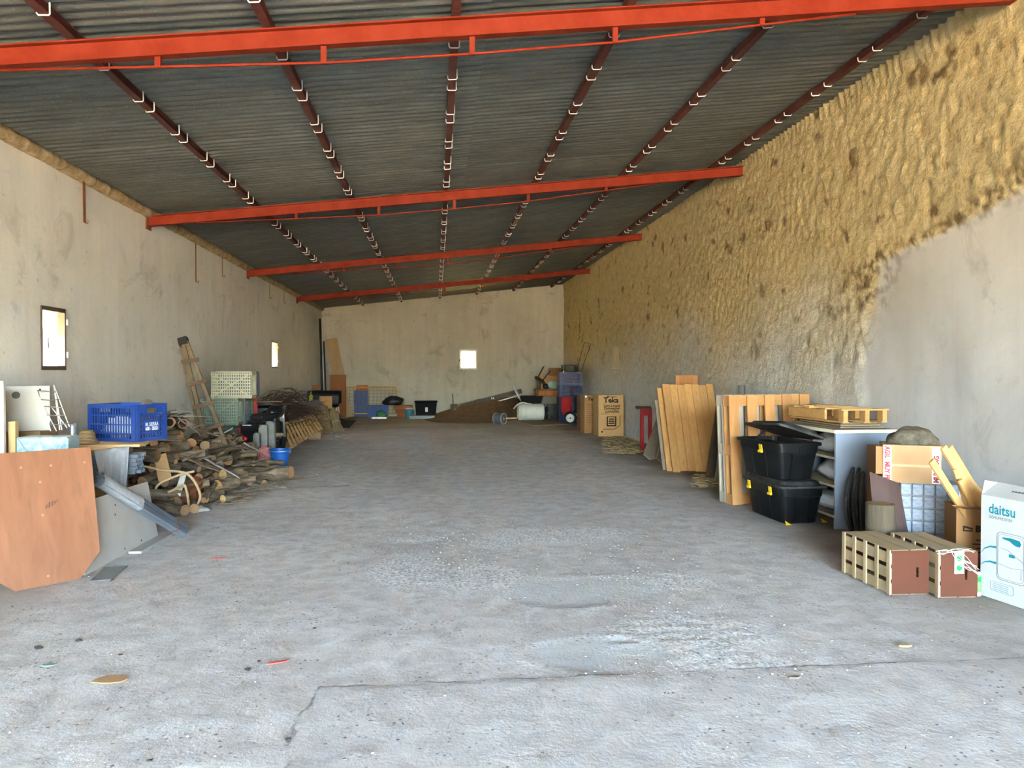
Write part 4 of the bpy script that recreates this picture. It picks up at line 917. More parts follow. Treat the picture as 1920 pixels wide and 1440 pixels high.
# ------------------------------------------------------------------ left middle: motorbike, grey slabs, brush, rack
M_BLKP = plain('black_gloss', S(22, 22, 24), .3, 0, .15, 6, .05, spec=.5); M_RUB = plain('rubber', S(28, 27, 26), .85, 0, .15, 20, .3)
mbk = thing('motorbike', 'black motorbike parked rear-on between stacked crates and brush, red tail lamp', 'motorbike', (-3.02, 12.60, 0), rz=-.22)
X0 = 0
def wheel(parent, c, R, w, nm='wheel'):
    M = Matrix.Translation(c) @ Matrix.Rotation(PI / 2, 4, 'Y')
    ty = MB().lathe([(R - .07, -w * .3), (R - .05, -w / 2), (R - .02, -w / 2), (R, -w * .25), (R, w * .25), (R - .02, w / 2), (R - .05, w / 2), (R - .07, w * .3), (R - .07, -w * .3)], 28, M).build(nm, M_RUB, parent, smooth=True)
    MB().lathe([(R - .095, -.02), (R - .07, -.03), (R - .07, .03), (R - .095, .02), (R - .095, -.02)], 28, M).build('rim', plain('dark_iron', S(48, 46, 44), .6, .4, .2, 8, .2), ty, smooth=True)
    m = MB()
    for k in range(8):
        a = 2 * PI * k / 8; m.bar(M @ Vector((.02 * math.cos(a), .02 * math.sin(a), 0)), M @ Vector(((R - .08) * math.cos(a), (R - .08) * math.sin(a), 0)), .012, .012)
    m.build('spokes', plain('dark_iron', S(48, 46, 44), .6), ty); MB().lathe([(0, -.05), (.03, -.05), (.03, .05), (0, .05)], 12, M).build('hub', M_CHROME, ty)
    return ty
wheel(mbk, (0, .25, .29), .29, .12); wheel(mbk, (0, 1.05, .29), .29, .09)
def arc(c, r, a0, a1, n, wid, th_):
    m = MB()
    P = []
    for k in range(n + 1):
        a = a0 + (a1 - a0) * k / n
        for rr, s_ in ((r, -1), (r, 1), (r + th_, 1), (r + th_, -1)): P.append((c[0] + s_ * wid / 2, c[1] + math.cos(a) * rr, c[2] + math.sin(a) * rr))
    F = []
    for k in range(n):
        for i in range(4): F.append((k * 4 + i, k * 4 + (i + 1) % 4, k * 4 + 4 + (i + 1) % 4, k * 4 + 4 + i))
    F += [(0, 1, 2, 3), (n * 4, n * 4 + 3, n * 4 + 2, n * 4 + 1)]; return m.add(P, F)
arc((0, .25, .29), .31, .5, 2.9, 10, .15, .012).build('rear_fender', M_BLKP, mbk, smooth=False)
MB().box(-.15, .13, -.10, .16, .445, .63).build('rear_case', M_BLKP, mbk, bevel=.02)
lettering('MOTOR', .0, M_PRINT, mbk, frame((-.1, -.103, .69), (1, 0, 0), (0, 0, 1))) if False else None
MB().box(-.09, .06, -.103, -.10, .575, .587).build('badge_strip', M_PRINT, mbk)
MB().box(-.10, .08, -.09, -.075, .395, .44).build('plate_holder', M_BLKP, mbk, bevel=.004)
tl = MB().lathe([(.0, 0), (.060, 0), (.062, .012), (.05, .03), (0, .036)], 18, frame((-.05, -.125, .355), (1, 0, 0), (0, 0, 1))).build('tail_lamp', plain('red_lens', S(226, 22, 24), .12, 0, .15, 30, .1, spec=.8), mbk, smooth=True)
MB().lathe([(0, 0), (.018, 0), (.015, .02), (0, .024)], 12, frame((-.115, -.12, .385), (1, 0, 0), (0, 0, 1))).build('turn_signal', plain('amber_lens', S(236, 150, 30), .15, 0, .1, 20, .1, spec=.8), mbk, smooth=True)
MB().box(-.12, .12, .16, .85, .64, .74).build('seat', M_RUB, mbk, bevel=.03)
MB().blob((0, .95, .74), (.14, .24, .12), 2, .1, 1.5, 16).build('fuel_tank', M_BLKP, mbk, smooth=True)
MB().box(-.15, .15, .50, .80, .24, .60).build('engine_block', plain('engine_grey', S(64, 62, 60), .55, .4, .2, 10, .2), mbk, bevel=.03)
MB().tube([(.17, .8, .35), (.20, .4, .38), (.2, .0, .45)], .04, 10).build('exhaust', M_CHROME, mbk, smooth=True)
MB().tube([(-.09, 1.12, .29), (-.08, 1.08, .75), (-.08, 1.15, .86)], .022, 8).build('fork_tube', M_CHROME, mbk, smooth=True); MB().tube([(.09, 1.12, .29), (.08, 1.08, .75), (.08, 1.15, .86)], .022, 8).build('fork_tube', M_CHROME, mbk, smooth=True)
MB().tube([(-.30, 1.0, .89), (-.2, 1.1, .88), (0, 1.14, .86), (.2, 1.1, .88), (.30, 1.0, .89)], .014, 8).build('handlebar', M_BLKP, mbk, smooth=True)
# black engine unit with a plank across it and a white pipe
a = WY(484, 800, 14.0)
eng = thing('garden_engine', 'black engine unit with white exhaust pipe behind the motorbike', 'machine', (a.x, 14.75, 0), rz=.1)
MB().box(-.24, .24, -.18, .2, .0, .42).build('stand', plain('dark_iron', S(48, 46, 44), .6, .4, .2, 8, .2), eng, bevel=.02)
MB().box(-.22, .20, -.2, .18, .421, .80).build('engine_cover', M_BLKP, eng, bevel=.04); MB().lathe([(0, 0), (.10, 0), (.10, .03), (.06, .04), (0, .04)], 18, frame((.0, -.20, .62), (1, 0, 0), (0, 0, 1))).build('flywheel_cover', M_BLKP, eng, smooth=True)
MB().box(-.12, .1, -.16, .12, .801, .86).build('fuel_tank', M_BLKP, eng, bevel=.02)
MB().tube(spline([(.20, -.22, .78), (.26, -.24, .70), (.28, -.25, .55), (.27, -.25, .40)]), .03, 10).build('exhaust_pipe', M_WHITEP, eng, smooth=True)
MB().bar((a.x - .30, 14.70, .874), (a.x + .28, 14.77, .880), .18, .022).solo('plank', M_OLDW(0), 'short grey-brown plank laid across the black engine', 'plank')
for k, (px, yb, yt, Y, wd, lb) in enumerate(((494, 850, 797, 12.3, .14, 'grey weathered slab standing upright behind the blue bucket'), (508, 850, 790, 12.5, .14, 'taller grey slab leaning beside the first grey slab'), (482, 852, 812, 12.10, .10, 'small grey stone block in front of the upright slabs'))):
    a, b = WY(px, yt, Y), WY(px, yb, Y); m = MB().blob((0, 0, 0), (wd * .85, .12, a.z * .72), 40 + k, .3, 1.6, 14); 
    for p in m.v: p.x = max(-wd / 2, min(wd / 2, p.x)); p.y = max(-.06, min(.06, p.y)); p.z = max(-a.z / 2, min(a.z / 2, p.z)); p += Vector((a.x, Y, a.z / 2 + .004))
    m.solo('stone_slab', plain('grey_stone', S(124, 122, 116), .9, 0, .2, 9, .4), lb, 'stone', 'grey slabs')
for k, (px, py, Y, r) in enumerate(((455, 838, 11.75, .12), (470, 850, 11.7, .10))):
    a = WY(px, py, Y); MB().blob((a.x, Y, .13 + .04 * k), (r, .1, .13 + .04 * k), 50 + k, .3, 2, 14, flat=-.13 - .04 * k).solo('field_stone', plain('tan_stone', S(142, 124, 96), .95, 0, .25, 9, .5), ['rough tan stone under the red tail lamp', 'rough tan stone just left of the red crate'][k], 'stone', 'field stones', smooth=True)
# slatted hay rack leaning over
M_RACK = wood('rack_wood', S(190, 150, 102), 2, .3); M_RACKX = wood('rack_wood', S(190, 150, 102), 1, .3)
bl, br, tl_, tr_ = G(531, 847), WY(602, 803, 16.6), WY(512, 800, 14.35), WY(586, 779, 16.9)
rk = thing('slatted_rack', 'long slatted wooden rack leaning beside the brush pile', 'rack', bl)
MB().bar(bl, br, .04, .05).build('rail', M_RACKX, rk, world=True, bevel=.003); MB().bar(tl_, tr_, .04, .05).build('rail', M_RACKX, rk, world=True, bevel=.003)
mid0, mid1 = (bl + tl_) / 2, (br + tr_) / 2; MB().bar(mid0 + Vector((-.03, .02, -.02)), mid1 + Vector((-.03, .02, -.02)), .03, .035).build('rail', M_RACKX, rk, world=True)
for k in range(13):
    f = (k + .2) / 12.4; p, q = bl.lerp(br, f), tl_.lerp(tr_, f); e = (q - p).normalized() * .03
    MB().bar(p - e * .3 + Vector((.028, -.028, 0)), q + e + Vector((.028, -.028, 0)), .055, .018, up=(.7, -.7, .2)).build('slat', M_RACK, rk, world=True, bevel=.002)
M_PROP = M_OLDW(0)
c = bl.lerp(br, .93); MB().box(c.x - .2, c.x + .06, 16.3, 16.6, 0, max(.05, c.z - .045)).solo('wooden_block', M_PROP, 'wooden block propping the far end of the slatted rack', 'block', bevel=.01)
# brush: countless vine prunings
M_VINE = plain('vine_bark', S(66, 46, 36), .9, 0, .3, 10, .4, 40, rnd=0)
m = MB(); random.seed(11)
for k in range(230):
    f = random.random(); Y = 14.9 + 2.6 * f + random.gauss(0, .15); X = random.uniform(-3.45, -2.75); z = .45 + random.random() ** 1.3 * .42 * (1 - .35 * abs(f - .35))
    a = random.gauss(.25, .5); L = random.uniform(.35, .9); cv = random.uniform(-.25, .25); d = Vector((math.cos(a), math.sin(a) * .8, random.gauss(0, .18)))
    P = []
    for i in range(5):
        s_ = i / 4 - .5; P.append(Vector((X, Y, z)) + d * (L * s_) + Vector((0, 0, cv * (1 - 4 * s_ * s_))) + Vector((noise.noise(Vector((k, i, 0))), noise.noise(Vector((k, i, 4))), noise.noise(Vector((k, i, 8))))) * .05)
    for p in P: p.x = max(XL + .02, p.x); p.z = max(.3, p.z)
    m.tube(P, [.009, .008, .007, .005, .003], 4)
for k in range(7):   # a few whips arching above
    Y = 15 + k * .25; X = -3.3 + .1 * (k % 3); P = [Vector((X - .2, Y, .8)), Vector((X - .05, Y, 1.02 + .04 * (k % 3))), Vector((X + .2, Y + .1, 1.08 - .05 * (k % 2))), Vector((X + .45, Y + .1, .85))]
    for p in P: p.x = max(XL + .02, p.x)
    m.tube(spline(P, 4), .005, 4)
o = m.solo('brushwood', M_VINE, 'dark brown heap of vine prunings against the left wall', 'brushwood'); o['kind'] = 'stuff'
random.seed(5)
M_REED = plain('dry_reed', S(128, 106, 76), .9, 0, .25, 8, .3, 40, rnd=.1); M_REEDD = plain('dark_reed', S(98, 78, 60), .9, 0, .25, 8, .3, 40, rnd=.1)
def sheaf(label, p, q, r, mat, n=60, tie=True):
    p, q = Vector(p), Vector(q); d = (q - p); th = thing('reed_sheaf', label, 'sheaf', (p.x, p.y, min(p.z, q.z)), group='sheaves of prunings'); x = d.cross(Vector((0, .3, 1))).normalized(); y = x.cross(d).normalized(); m = MB()
    for k in range(n):
        a = random.uniform(0, 6.28); rr = r * math.sqrt(random.random()) * .95; o = (x * math.cos(a) + y * math.sin(a)) * rr; e0, e1 = random.uniform(-.06, .06), random.uniform(-.08, .12)
        P = [p + o * 1.15 + d * e0, p + o * .8 + d * .45, q + o * 1.25 + d * e1]
        for v_ in P: v_.z = max(v_.z, .006); v_.x = max(v_.x, XL + .02)
        m.tube(P, r * .085, 5)
    s_ = m.build('stalks', mat, th, world=True); s_['kind'] = 'stuff'
    if tie: c = p + d * .45; MB().tube([c + (x * math.cos(2 * PI * k / 14) + y * math.sin(2 * PI * k / 14)) * r * .86 for k in range(14)], .008, 5, closed=True).build('binding', M_ROPE, th, world=True)
    return th
sheaf('round dark bundle of prunings seen end-on below the brush', (-3.08, 15.2, .62), (-3.3, 15.9, .64), .2, M_REEDD, 90)
sheaf('pale bundle of prunings lying beneath the brush behind the rack', (-3.0, 17.35, .17), (-3.4, 18.0, .2), .15, M_REED, 60)
sheaf('tan bundle of prunings between the brush and the corner', (-2.72, 17.6, .2), (-3.0, 18.1, .22), .17, M_REED, 70)
sheaf('tan bundle stacked over the others near the corner clutter', (-2.95, 17.4, .52), (-3.3, 17.9, .56), .16, M_REED, 60)
sheaf('upright tan sheaf leaning beyond the slatted rack', (-2.62, 18.4, .0), (-2.8, 18.7, .55), .15, M_REED, 55)
sheaf('shorter upright sheaf beside the leaning one', (-2.34, 18.4, .0), (-2.52, 18.7, .46), .12, M_REED, 45)
for (x, y, z0, z1, lb) in ((-3.38, 15.6, 0, .30, 'stack of short logs under the brush beside the wall'),):
    pass
st = thing('log_row', 'row of stacked cut logs supporting the brush heap', 'log stack', (-3.35, 16, 0)) if False else None
for k in range(10):
    y = 14.85 + k * .27; make_log('short cut log in the row under the brush', (-3.6, y, .12), (-3.02, y + .04, .12), .11, M_CUTD, 61, group='logs under the brush', key=('brl',))
for k in range(9):
    y = 14.98 + k * .27; make_log('short cut log in the upper row under the brush', (-3.6, y, .315), (-3.05, y + .04, .315), .10, M_CUTD, 62, group='logs under the brush, upper row', key=('brl2',))
# black netting on the floor
m = MB(); P = []; nx, ny = 22, 12; a, b, c, d = G(598, 800), G(655, 803), G(668, 789), G(605, 788)
for j in range(ny + 1):
    for i in range(nx + 1):
        s_, r_ = i / nx, j / ny; p = (a.lerp(b, s_)).lerp(d.lerp(c, s_), r_); e = min(s_, 1 - s_, r_, 1 - r_); p.z = .012 + max(0, .16 * (noise.noise(Vector((p.x * 3, p.y * 2, 1))) + .35)) * min(1, e * 6); m.v.append(p)
for j in range(ny):
    for i in range(nx): m.f.append((j * (nx + 1) + i, j * (nx + 1) + i + 1, (j + 1) * (nx + 1) + i + 1, (j + 1) * (nx + 1) + i))
o = m.solo('black_netting', plain('black_net', S(34, 31, 28), .95, 0, .3, 30, .8, 80), 'heap of black netting on the floor by the corner', 'netting', smooth=True); md = o.modifiers.new('thick', 'SOLIDIFY'); md.thickness = .008; md.offset = 1
# ------------------------------------------------------------------ far left corner
M_CARD = plain('cardboard_box', S(172, 128, 82), .85, 0, .1, 4, .08); M_CARDD = plain('cardboard_dark', S(128, 88, 54), .85, 0, .1, 4, .08)
def carton(label, loc, sx, sy, sz, rz=0, mat=None, name='cardboard_box', open_=False, group='cardboard boxes', tape=True):
    mat = mat or M_CARD; th = thing(name, label, 'box', loc, rz, group); t_ = .006; x, y = sx / 2, sy / 2
    MB().box(-x, x, -y, -y + t_, 0, sz).build('side_wall', mat, th); MB().box(-x, x, y - t_, y, 0, sz).build('side_wall', mat, th)
    MB().box(-x, -x + t_, -y + t_, y - t_, 0, sz).build('side_wall', mat, th); MB().box(x - t_, x, -y + t_, y - t_, 0, sz).build('side_wall', mat, th)
    MB().box(-x + t_, x - t_, -y + t_, y - t_, 0, t_).build('bottom', mat, th)
    if not open_:
        MB().box(-x, x, -y, -.002, sz, sz + t_).build('flap', mat, th); MB().box(-x, x, .002, y, sz, sz + t_).build('flap', mat, th)
        if tape: MB().box(-x + .002, x - .002, -.025, .025, sz + t_, sz + t_ + .001).build('tape', plain('packing_tape', S(196, 166, 122), .3, 0, .05, 4, .05), th)
    return th
dr = MB(); a, b = WY(619, 785, 23.4), WY(648, 703, 23.4); M_DOORB = wood('door_brown', S(128, 74, 24), 2, .12, .6, False)
MB().box(a.x, b.x, 23.38, 23.50, .004, b.z).solo('wooden_door_panel', M_DOORB, 'tall plain brown wooden panel standing by the far left corner', 'panel', bevel=.006)
p0, p1 = WY(634, 700, 23.9), WY(612, 640, 24.45); q = p1.lerp(p0, 2.3); q.z = .01; q.y = 23.75; q.x = WY(650, 780, 23.75).x
MB().bar(q, WY(621, 635, 24.5), .36, .02, up=(.1, -1, .1)).solo('leaning_board', wood('tan_board', S(176, 148, 108), 2, .12, .7, False), 'broad tan board leaning in the far left corner', 'board', bevel=.003)
for k, (xb, xt, yt, r, mt, lb) in enumerate(((605, 600, 598, .035, plain('black_pole', S(32, 30, 30), .5), 'thick black pole standing in the far left corner'), (612, 607, 640, .028, plain('black_pole', S(32, 30, 30), .5), 'second black pole beside the thick one in corner'), (609, 605, 612, .018, M_WHITEP, 'thin white pole standing between the black poles'))):
    Y = 23.2 + .12 * k; a = WY(xb, 780, Y); b = WY(xt, yt, Y + .5); a.z = .005; b.x = max(b.x, XL + .05); a.x = max(a.x, XL + .05)
    MB().tube([a, b], r, 10).solo('pole', mt, lb, 'pole', 'poles in the corner', smooth=True)
# white metal stand covered by black plastic
c = WY(606, 770, 21.8)
sd = thing('metal_stand', 'white metal folding stand under black plastic in far left corner', 'stand', (c.x, 21.8, 0))
for sx in (-.38, .42):
    for sy in (-.2, .25): MB().tube([(sx, sy, .005), (sx * .9, sy, .86)], .018, 8).build('leg', M_WHITEP, sd, smooth=True)
for z in (.45, .62): MB().tube([(-.36, -.2, z), (.40, -.2, z)], .016, 8).build('cross_bar', M_WHITEP, sd, smooth=True)
MB().box(-.40, .42, -.24, .28, .86, .875).build('shelf_top', M_WHITEP, sd)
m = MB(); nx, ny = 26, 8; prof = [(.30, .55), (.29, .72), (.27, .885), (.1, .905), (-.1, .90), (-.26, .89), (-.285, .75), (-.29, .55), (-.28, .48)]
for j, (yy, zz) in enumerate(prof):
    for i in range(nx + 1):
        s_ = i / nx; x = -.40 + .88 * s_; wv = noise.noise(Vector((x * 7, j * .6, 2))); zd = (.10 * noise.noise(Vector((x * 4, 0, 6))) if j in (0, len(prof) - 1) else 0)
        m.v.append(Vector((c.x + x, 21.8 + yy + .03 * wv * (1 if yy > 0 else -1), zz + .02 * abs(wv) + zd)))
for j in range(len(prof) - 1):
    for i in range(nx): m.f.append((j * (nx + 1) + i, j * (nx + 1) + i + 1, (j + 1) * (nx + 1) + i + 1, (j + 1) * (nx + 1) + i))
o = m.solo('black_plastic', plain('black_plastic_sheet', S(9, 9, 10), .4, 0, .2, 8, .5, spec=.3), 'shiny black plastic draped over the white metal stand', 'plastic sheet', smooth=True); md = o.modifiers.new('thick', 'SOLIDIFY'); md.thickness = .006; md.offset = 1
carton('small carton with bright tape on the black plastic', (WY(592, 708, 21.8).x, 21.85, .935), .22, .2, .13, .2, M_CARDD)
a = WY(611, 750, 21.2); MB().box(a.x - .16, a.x + .16, 21.05, 21.35, 0, .005).solo('sack_base', M_CARDD, 'x', 'x') if False else None
gb_ = thing('green_bin', 'green plastic basket holding a carton in the far left corner', 'basket', (WY(614, 770, 21.2).x, 21.2, 0))
MB().lathe([(0, 0), (.15, 0), (.19, .40), (.20, .41), (.19, .42), (.17, .42), (.14, .012), (0, .012)], 20).build('basket_body', plain('green_plastic', S(30, 112, 58), .5, 0, .12, 5, .1), gb_, smooth=True, auto=40); MB().lathe([(.19, .40), (.205, .405), (.205, .425), (.19, .43)], 20).build('rim', plain('green_plastic', S(30, 112, 58), .5), gb_, smooth=True)
carton('tan carton sitting on the green basket in the corner', (WY(611, 750, 21.2).x, 21.2, .432), .34, .28, .33, .12)
a = WY(632, 786, 20.9); MB().blob((a.x, 20.9, .17), (.12, .1, .17), 21, .3, 2, 16, flat=-.166).solo('blue_bag', plain('blue_bag', S(30, 62, 128), .6, 0, .15, 6, .4), 'crumpled blue bag on the floor by the brown panel', 'bag', smooth=True)
a = WY(583, 740, 20.9); bb = thing('spray_bottle', 'yellow-green bottle hanging beside the black plastic', 'bottle', (a.x, 20.9, .62)); MB().lathe([(0, 0), (.05, 0), (.055, .02), (.055, .16), (.02, .21), (.018, .25), (0, .25)], 14).build('bottle_body', plain('lime_plastic', S(196, 206, 52), .4), bb, smooth=True); MB().lathe([(0, .25), (.022, .25), (.022, .29), (0, .29)], 10).build('cap', M_PRINT, bb)
m = MB().blob((a.x + .12, 20.75, .35), (.26, .2, .35), 26, .35, 2.2, 20, flat=-.345); m.solo('grey_sack', plain('grey_sack', S(120, 118, 116), .8, 0, .2, 8, .5), 'full grey sack slumped under the yellow-green bottle', 'sack', smooth=True)
# yellow barrier panel along the back wall
M_BARR = plain('barrier_yellow', S(186, 146, 62), .5, 0, .12, 6, .1); M_BARW = plain('barrier_wire', S(138, 112, 70), .6)
a, b = WY(640, 776, 24.15), WY(743, 726, 24.15); zb, ztp = .12, b.z; xa, xb = a.x, b.x
br_ = thing('crowd_barrier', 'yellow tubular crowd barrier with wire mesh leaning on the back wall', 'barrier', ((xa + xb) / 2, 24.15, 0))
def bp(x, z): return Vector((x, 24.12 + .2 * (z / ztp), z))
R = .13; cor = []
for cx, cz, a0 in ((xb - R, ztp - R, 90), (xb - R, zb + R, 0), (xa + R, zb + R, -90), (xa + R, ztp - R, -180)):
    for k in range(6): t_ = math.radians(a0 - 18 * k); cor.append(bp(cx + R * math.cos(t_), cz + R * math.sin(t_)))
MB().tube(cor, .022, 8, closed=True).build('frame', M_BARR, br_, world=True, smooth=True)
for k in range(1, 14): x = xa + (xb - xa) * k / 14; MB().tube([bp(x, zb + .01), bp(x, ztp - .01)], .006, 5).build('mesh_wire', M_BARW, br_, world=True)
for k in range(1, 8): z = zb + (ztp - zb) * k / 8; MB().tube([bp(xa + .02, z), bp(xb - .02, z)], .006, 5).build('mesh_wire', M_BARW, br_, world=True)
for x in (xa + .25, xb - .25): MB().bar((x, 23.95, .02), (x, 24.35, .02), .04, .03).build('foot', M_BARR, br_, world=True); MB().tube([(x, 24.12, .03), bp(x, zb)], .016, 8).build('foot_post', M_BARR, br_, world=True)
M_BLUEB = plain('blue_board', S(44, 70, 124), .6, 0, .08, 4, .05)
a, b = WY(664, 772, 24.42), WY(690, 732, 24.42); MB().box(a.x, b.x, 24.40, 24.43, .004, b.z).solo('blue_board', M_BLUEB, 'upright blue board behind the yellow barrier mesh', 'board', bevel=.003)
a, b = WY(668, 735, 24.48), WY(690, 722, 24.48); MB().box(a.x, b.x, 24.45, 24.48, .004, b.z).solo('orange_board', wood('orange_board', S(176, 104, 50), 2), 'orange-brown board behind the upright blue board', 'board', bevel=.003)
a, b = WY(690, 774, 24.0), WY(728, 759, 24.0); MB().box(a.x, b.x, 23.86, 23.90, .004, b.z).solo('blue_board', M_BLUEB, 'low blue board standing in front of the barrier', 'board', bevel=.003)
a, b = WY(698, 783, 23.5), WY(726, 777, 23.5); MB().box(a.x, b.x, 23.2, 23.6, .004, .055).solo('foam_block', plain('white_foam', S(236, 234, 228), .9), 'white foam block on the floor before the barrier', 'foam block', bevel=.006)
a, b = WY(745, 775, 23.95), WY(770, 759, 23.95); M_BRW = wood('brown_board', S(128, 78, 44), 0)
for k in range(3): MB().box(a.x - .05 * k, b.x + .03 * k, 23.75, 24.1, .004 + .13 * k, .13 * (k + 1)).solo('timber_offcut', M_BRW, ['lowest brown timber block right of the barrier', 'middle brown timber block right of the barrier', 'top brown timber block under the black bag'][k], 'timber', 'timber blocks by the back wall', bevel=.006)
MB().blob((WY(738, 750, 23.9).x, 23.9, .391 + .12), (.32, .17, .16), 33, .45, 2, 20, flat=-.118).solo('black_bag', MATS['black_plastic'], 'crumpled black bag on timber blocks by the back wall', 'bag', smooth=True)
MB().blob((WY(722, 755, 23.75).x - .12, 23.62, .12), (.16, .08, .12), 35, .4, 2, 14, flat=-.116).solo('green_rag', plain('green_cloth', S(56, 104, 72), .85), 'small green cloth lying before the black bag', 'cloth', smooth=True)
a = WY(768, 779, 23.5); tb = thing('teal_bucket', 'small teal bucket beside the black storage box', 'bucket', (a.x, 23.5, .005)); MB().lathe([(0, 0), (.11, 0), (.135, .25), (.142, .25), (.142, .265), (.13, .265), (.105, .01), (0, .01)], 20).build('bucket_body', plain('teal_plastic', S(44, 110, 128), .45), tb, smooth=True, auto=40); MB().tube([(.14 * math.cos(k * PI / 8), -.05, .26 + .05 * math.sin(k * PI / 8)) for k in range(9)], .005, 5).build('bail_handle', M_CHROME, tb)
a, b = WY(768, 783, 23.3), WY(815, 775, 23.3); MB().box(a.x, b.x, 23.0, 23.35, .004, .10).solo('polystyrene_slab', plain('grey_foam', S(158, 166, 168), .9, 0, .1, 8, .2), 'flat grey foam slab on the floor before black box', 'slab', bevel=.01)
# black storage box with a label
a, b = WY(778, 780, 23.8), WY(819, 752, 23.8); wx = b.x - a.x
tb = thing('storage_box', 'black lidded storage box with white label by the back wall', 'storage box', ((a.x + b.x) / 2, 24.0, .004)); h_ = b.z - .05
m = MB(); m.add([(-wx * .44, -.18, 0), (wx * .44, -.18, 0), (wx * .44, .18, 0), (-wx * .44, .18, 0), (-wx * .5, -.21, h_), (wx * .5, -.21, h_), (wx * .5, .21, h_), (-wx * .5, .21, h_)], [(0, 3, 2, 1), (4, 5, 6, 7), (0, 1, 5, 4), (1, 2, 6, 5), (2, 3, 7, 6), (3, 0, 4, 7)]); m.build('bin_body', plain('bin_black', S(5, 5, 8), .6, 0, .1, 4, .05, spec=.1), tb, bevel=.012)
MB().box(-wx * .53, wx * .53, -.23, .23, h_, h_ + .05).build('lid', plain('bin_black', S(11, 12, 16), .4), tb, bevel=.012)
MB().box(-.02, .06, -.207, -.202, h_ * .38, h_ * .68).build('paper_label', M_PRINT, tb)

# ------------------------------------------------------------------ earth mound at the back and what leans on it
t = NT('earth'); v = t.coord(); a = t.noise(5, 6, .7, v); t.fin(t.ramp(a, (.3, S(80, 61, 45)), (.7, S(116, 92, 68))), .97, 0, t.bump(t.noise(20, 5, .7, v), .6, .04), .1); M_EARTH = t.m
def mound_z(x, y):
    fx = sm(-.6, 2.0, x) * sm(3.3, 2.5, x); fy = sm(20.7 + 1.6 * sm(1.6, 2.5, x), 23.8, y); return max(0, .58 * fx * fy * (1 + .25 * fbm(Vector((x, y, 3)) * 1.3, 3)))
m = MB(); xs_, ys_ = steps(-1.0, 3.7, .08), steps(20.4, YB - .03, .08)
for y in ys_:
    for x in xs_: m.v.append(Vector((x, y, mound_z(x, y) - .012 + .02 * sm(.0, .1, mound_z(x, y)) + .012 * noise.noise(Vector((x * 9, y * 9, 0))) * sm(.02, .2, mound_z(x, y)))))
nx = len(xs_)
for j in range(len(ys_) - 1):
    for i in range(nx - 1): m.f.append((j * nx + i, j * nx + i + 1, (j + 1) * nx + i + 1, (j + 1) * nx + i))
o = m.solo('earth_mound', M_EARTH, 'low mound of brown earth piled against the back wall', 'earth', smooth=True); o['kind'] = 'stuff'
# ribbed beam lying up the mound
p0, p1 = WY(862, 762, 23.75), WY(978, 733, 23.75); rb = thing('ribbed_rail', 'long dark ribbed rail sloping up across the earth mound', 'rail', p0)
M_RIB = plain('dark_ribbed', S(84, 72, 60), .8, 0, .2, 8, .2); d = (p1 - p0).normalized()
MB().bar(p0, p1, .10, .12).build('beam_core', M_RIB, rb, world=True)
proto_r = None; L = (p1 - p0).length; nr = int(L / .055)
for k in range(nr):
    c = p0 + d * (L * (k + .5) / nr); o_ = MB().bar(c - d * .014, c + d * .014, .125, .15)
    if proto_r is None: proto_r = o_.build('rib', M_RIB, rb, world=True); c0 = c
    else: share(proto_r, rb, Matrix.Translation(c - c0))
MB().box(-.05, .05, -.055, -.052, -.03, .03, Matrix.Translation(p0.lerp(p1, .53)) ).build('paper_label', M_PRINT, rb, world=True)
MB().tube([WY(862, 772, 23.5), WY(975, 741, 23.5)], .018, 8).solo('white_rod', M_WHITEP, 'long thin white rod lying below the ribbed rail', 'rod', smooth=True)
a = WY(851, 767, 23.7); sp = thing('gear_block', 'small dark block with an upright rod at the foot of ribbed rail', 'block', (a.x, 23.7, max(0, mound_z(a.x, 23.7)))); MB().box(-.11, .13, -.1, .1, 0, .17).build('block_body', M_RIB, sp, bevel=.02); MB().tube([(-.02, 0, .17), (-.04, 0, .5)], .014, 8).build('rod', M_BLKP, sp, smooth=True)
# white barrel lying on its side
a, b = WY(971, 783, 21.9), WY(1019, 752, 21.9); rr = (b.z - a.z) / 2; L = b.x - a.x
ba = thing('plastic_barrel', 'off-white plastic barrel lying on its side by the mound', 'barrel', ((a.x + b.x) / 2, 21.9, .02))
bM = Matrix.Translation((-L / 2, 0, rr)) @ Matrix.Rotation(PI / 2, 4, 'Y'); M_BAR = plain('barrel_plastic', S(196, 196, 182), .45, 0, .05, 3, .05, dust=.15)
MB().lathe([(0, .012), (rr * .86, .012), (rr * .9, 0), (rr * .96, .01), (rr, .05), (rr, L * .30), (rr * .985, L * .32), (rr, L * .34), (rr, L - .05), (rr * .96, L - .01), (rr * .9, L), (rr * .86, L - .012), (0, L - .012)], 28, bM).build('barrel_body', M_BAR, ba, smooth=True, auto=45)
MB().lathe([(rr * .985, .055), (rr + .012, .06), (rr + .012, .085), (rr * .985, .09)], 28, bM).build('hoop_ring', M_BAR, ba, smooth=True)
MB().lathe([(0, -.02), (.05, -.02), (.05, .014), (0, .014)], 14, bM @ Matrix.Translation((rr * .5, .0, 0))).build('bung', M_BAR, ba)
hs = thing('white_hose', 'pale hose looped over the barrel', 'hose', (a.x, 21.7, rr * 2)); MB().tube(spline([(a.x - .12, 21.9, rr * 1.5), (a.x - .02, 21.72, rr * 2.05), (a.x + .12, 21.66, rr * 2.25), (a.x + .3, 21.7, rr * 2.1), (a.x + .38, 21.85, rr * 2.07)]), .018, 8).build('hose_tube', M_WHITEP, hs, world=True, smooth=True)
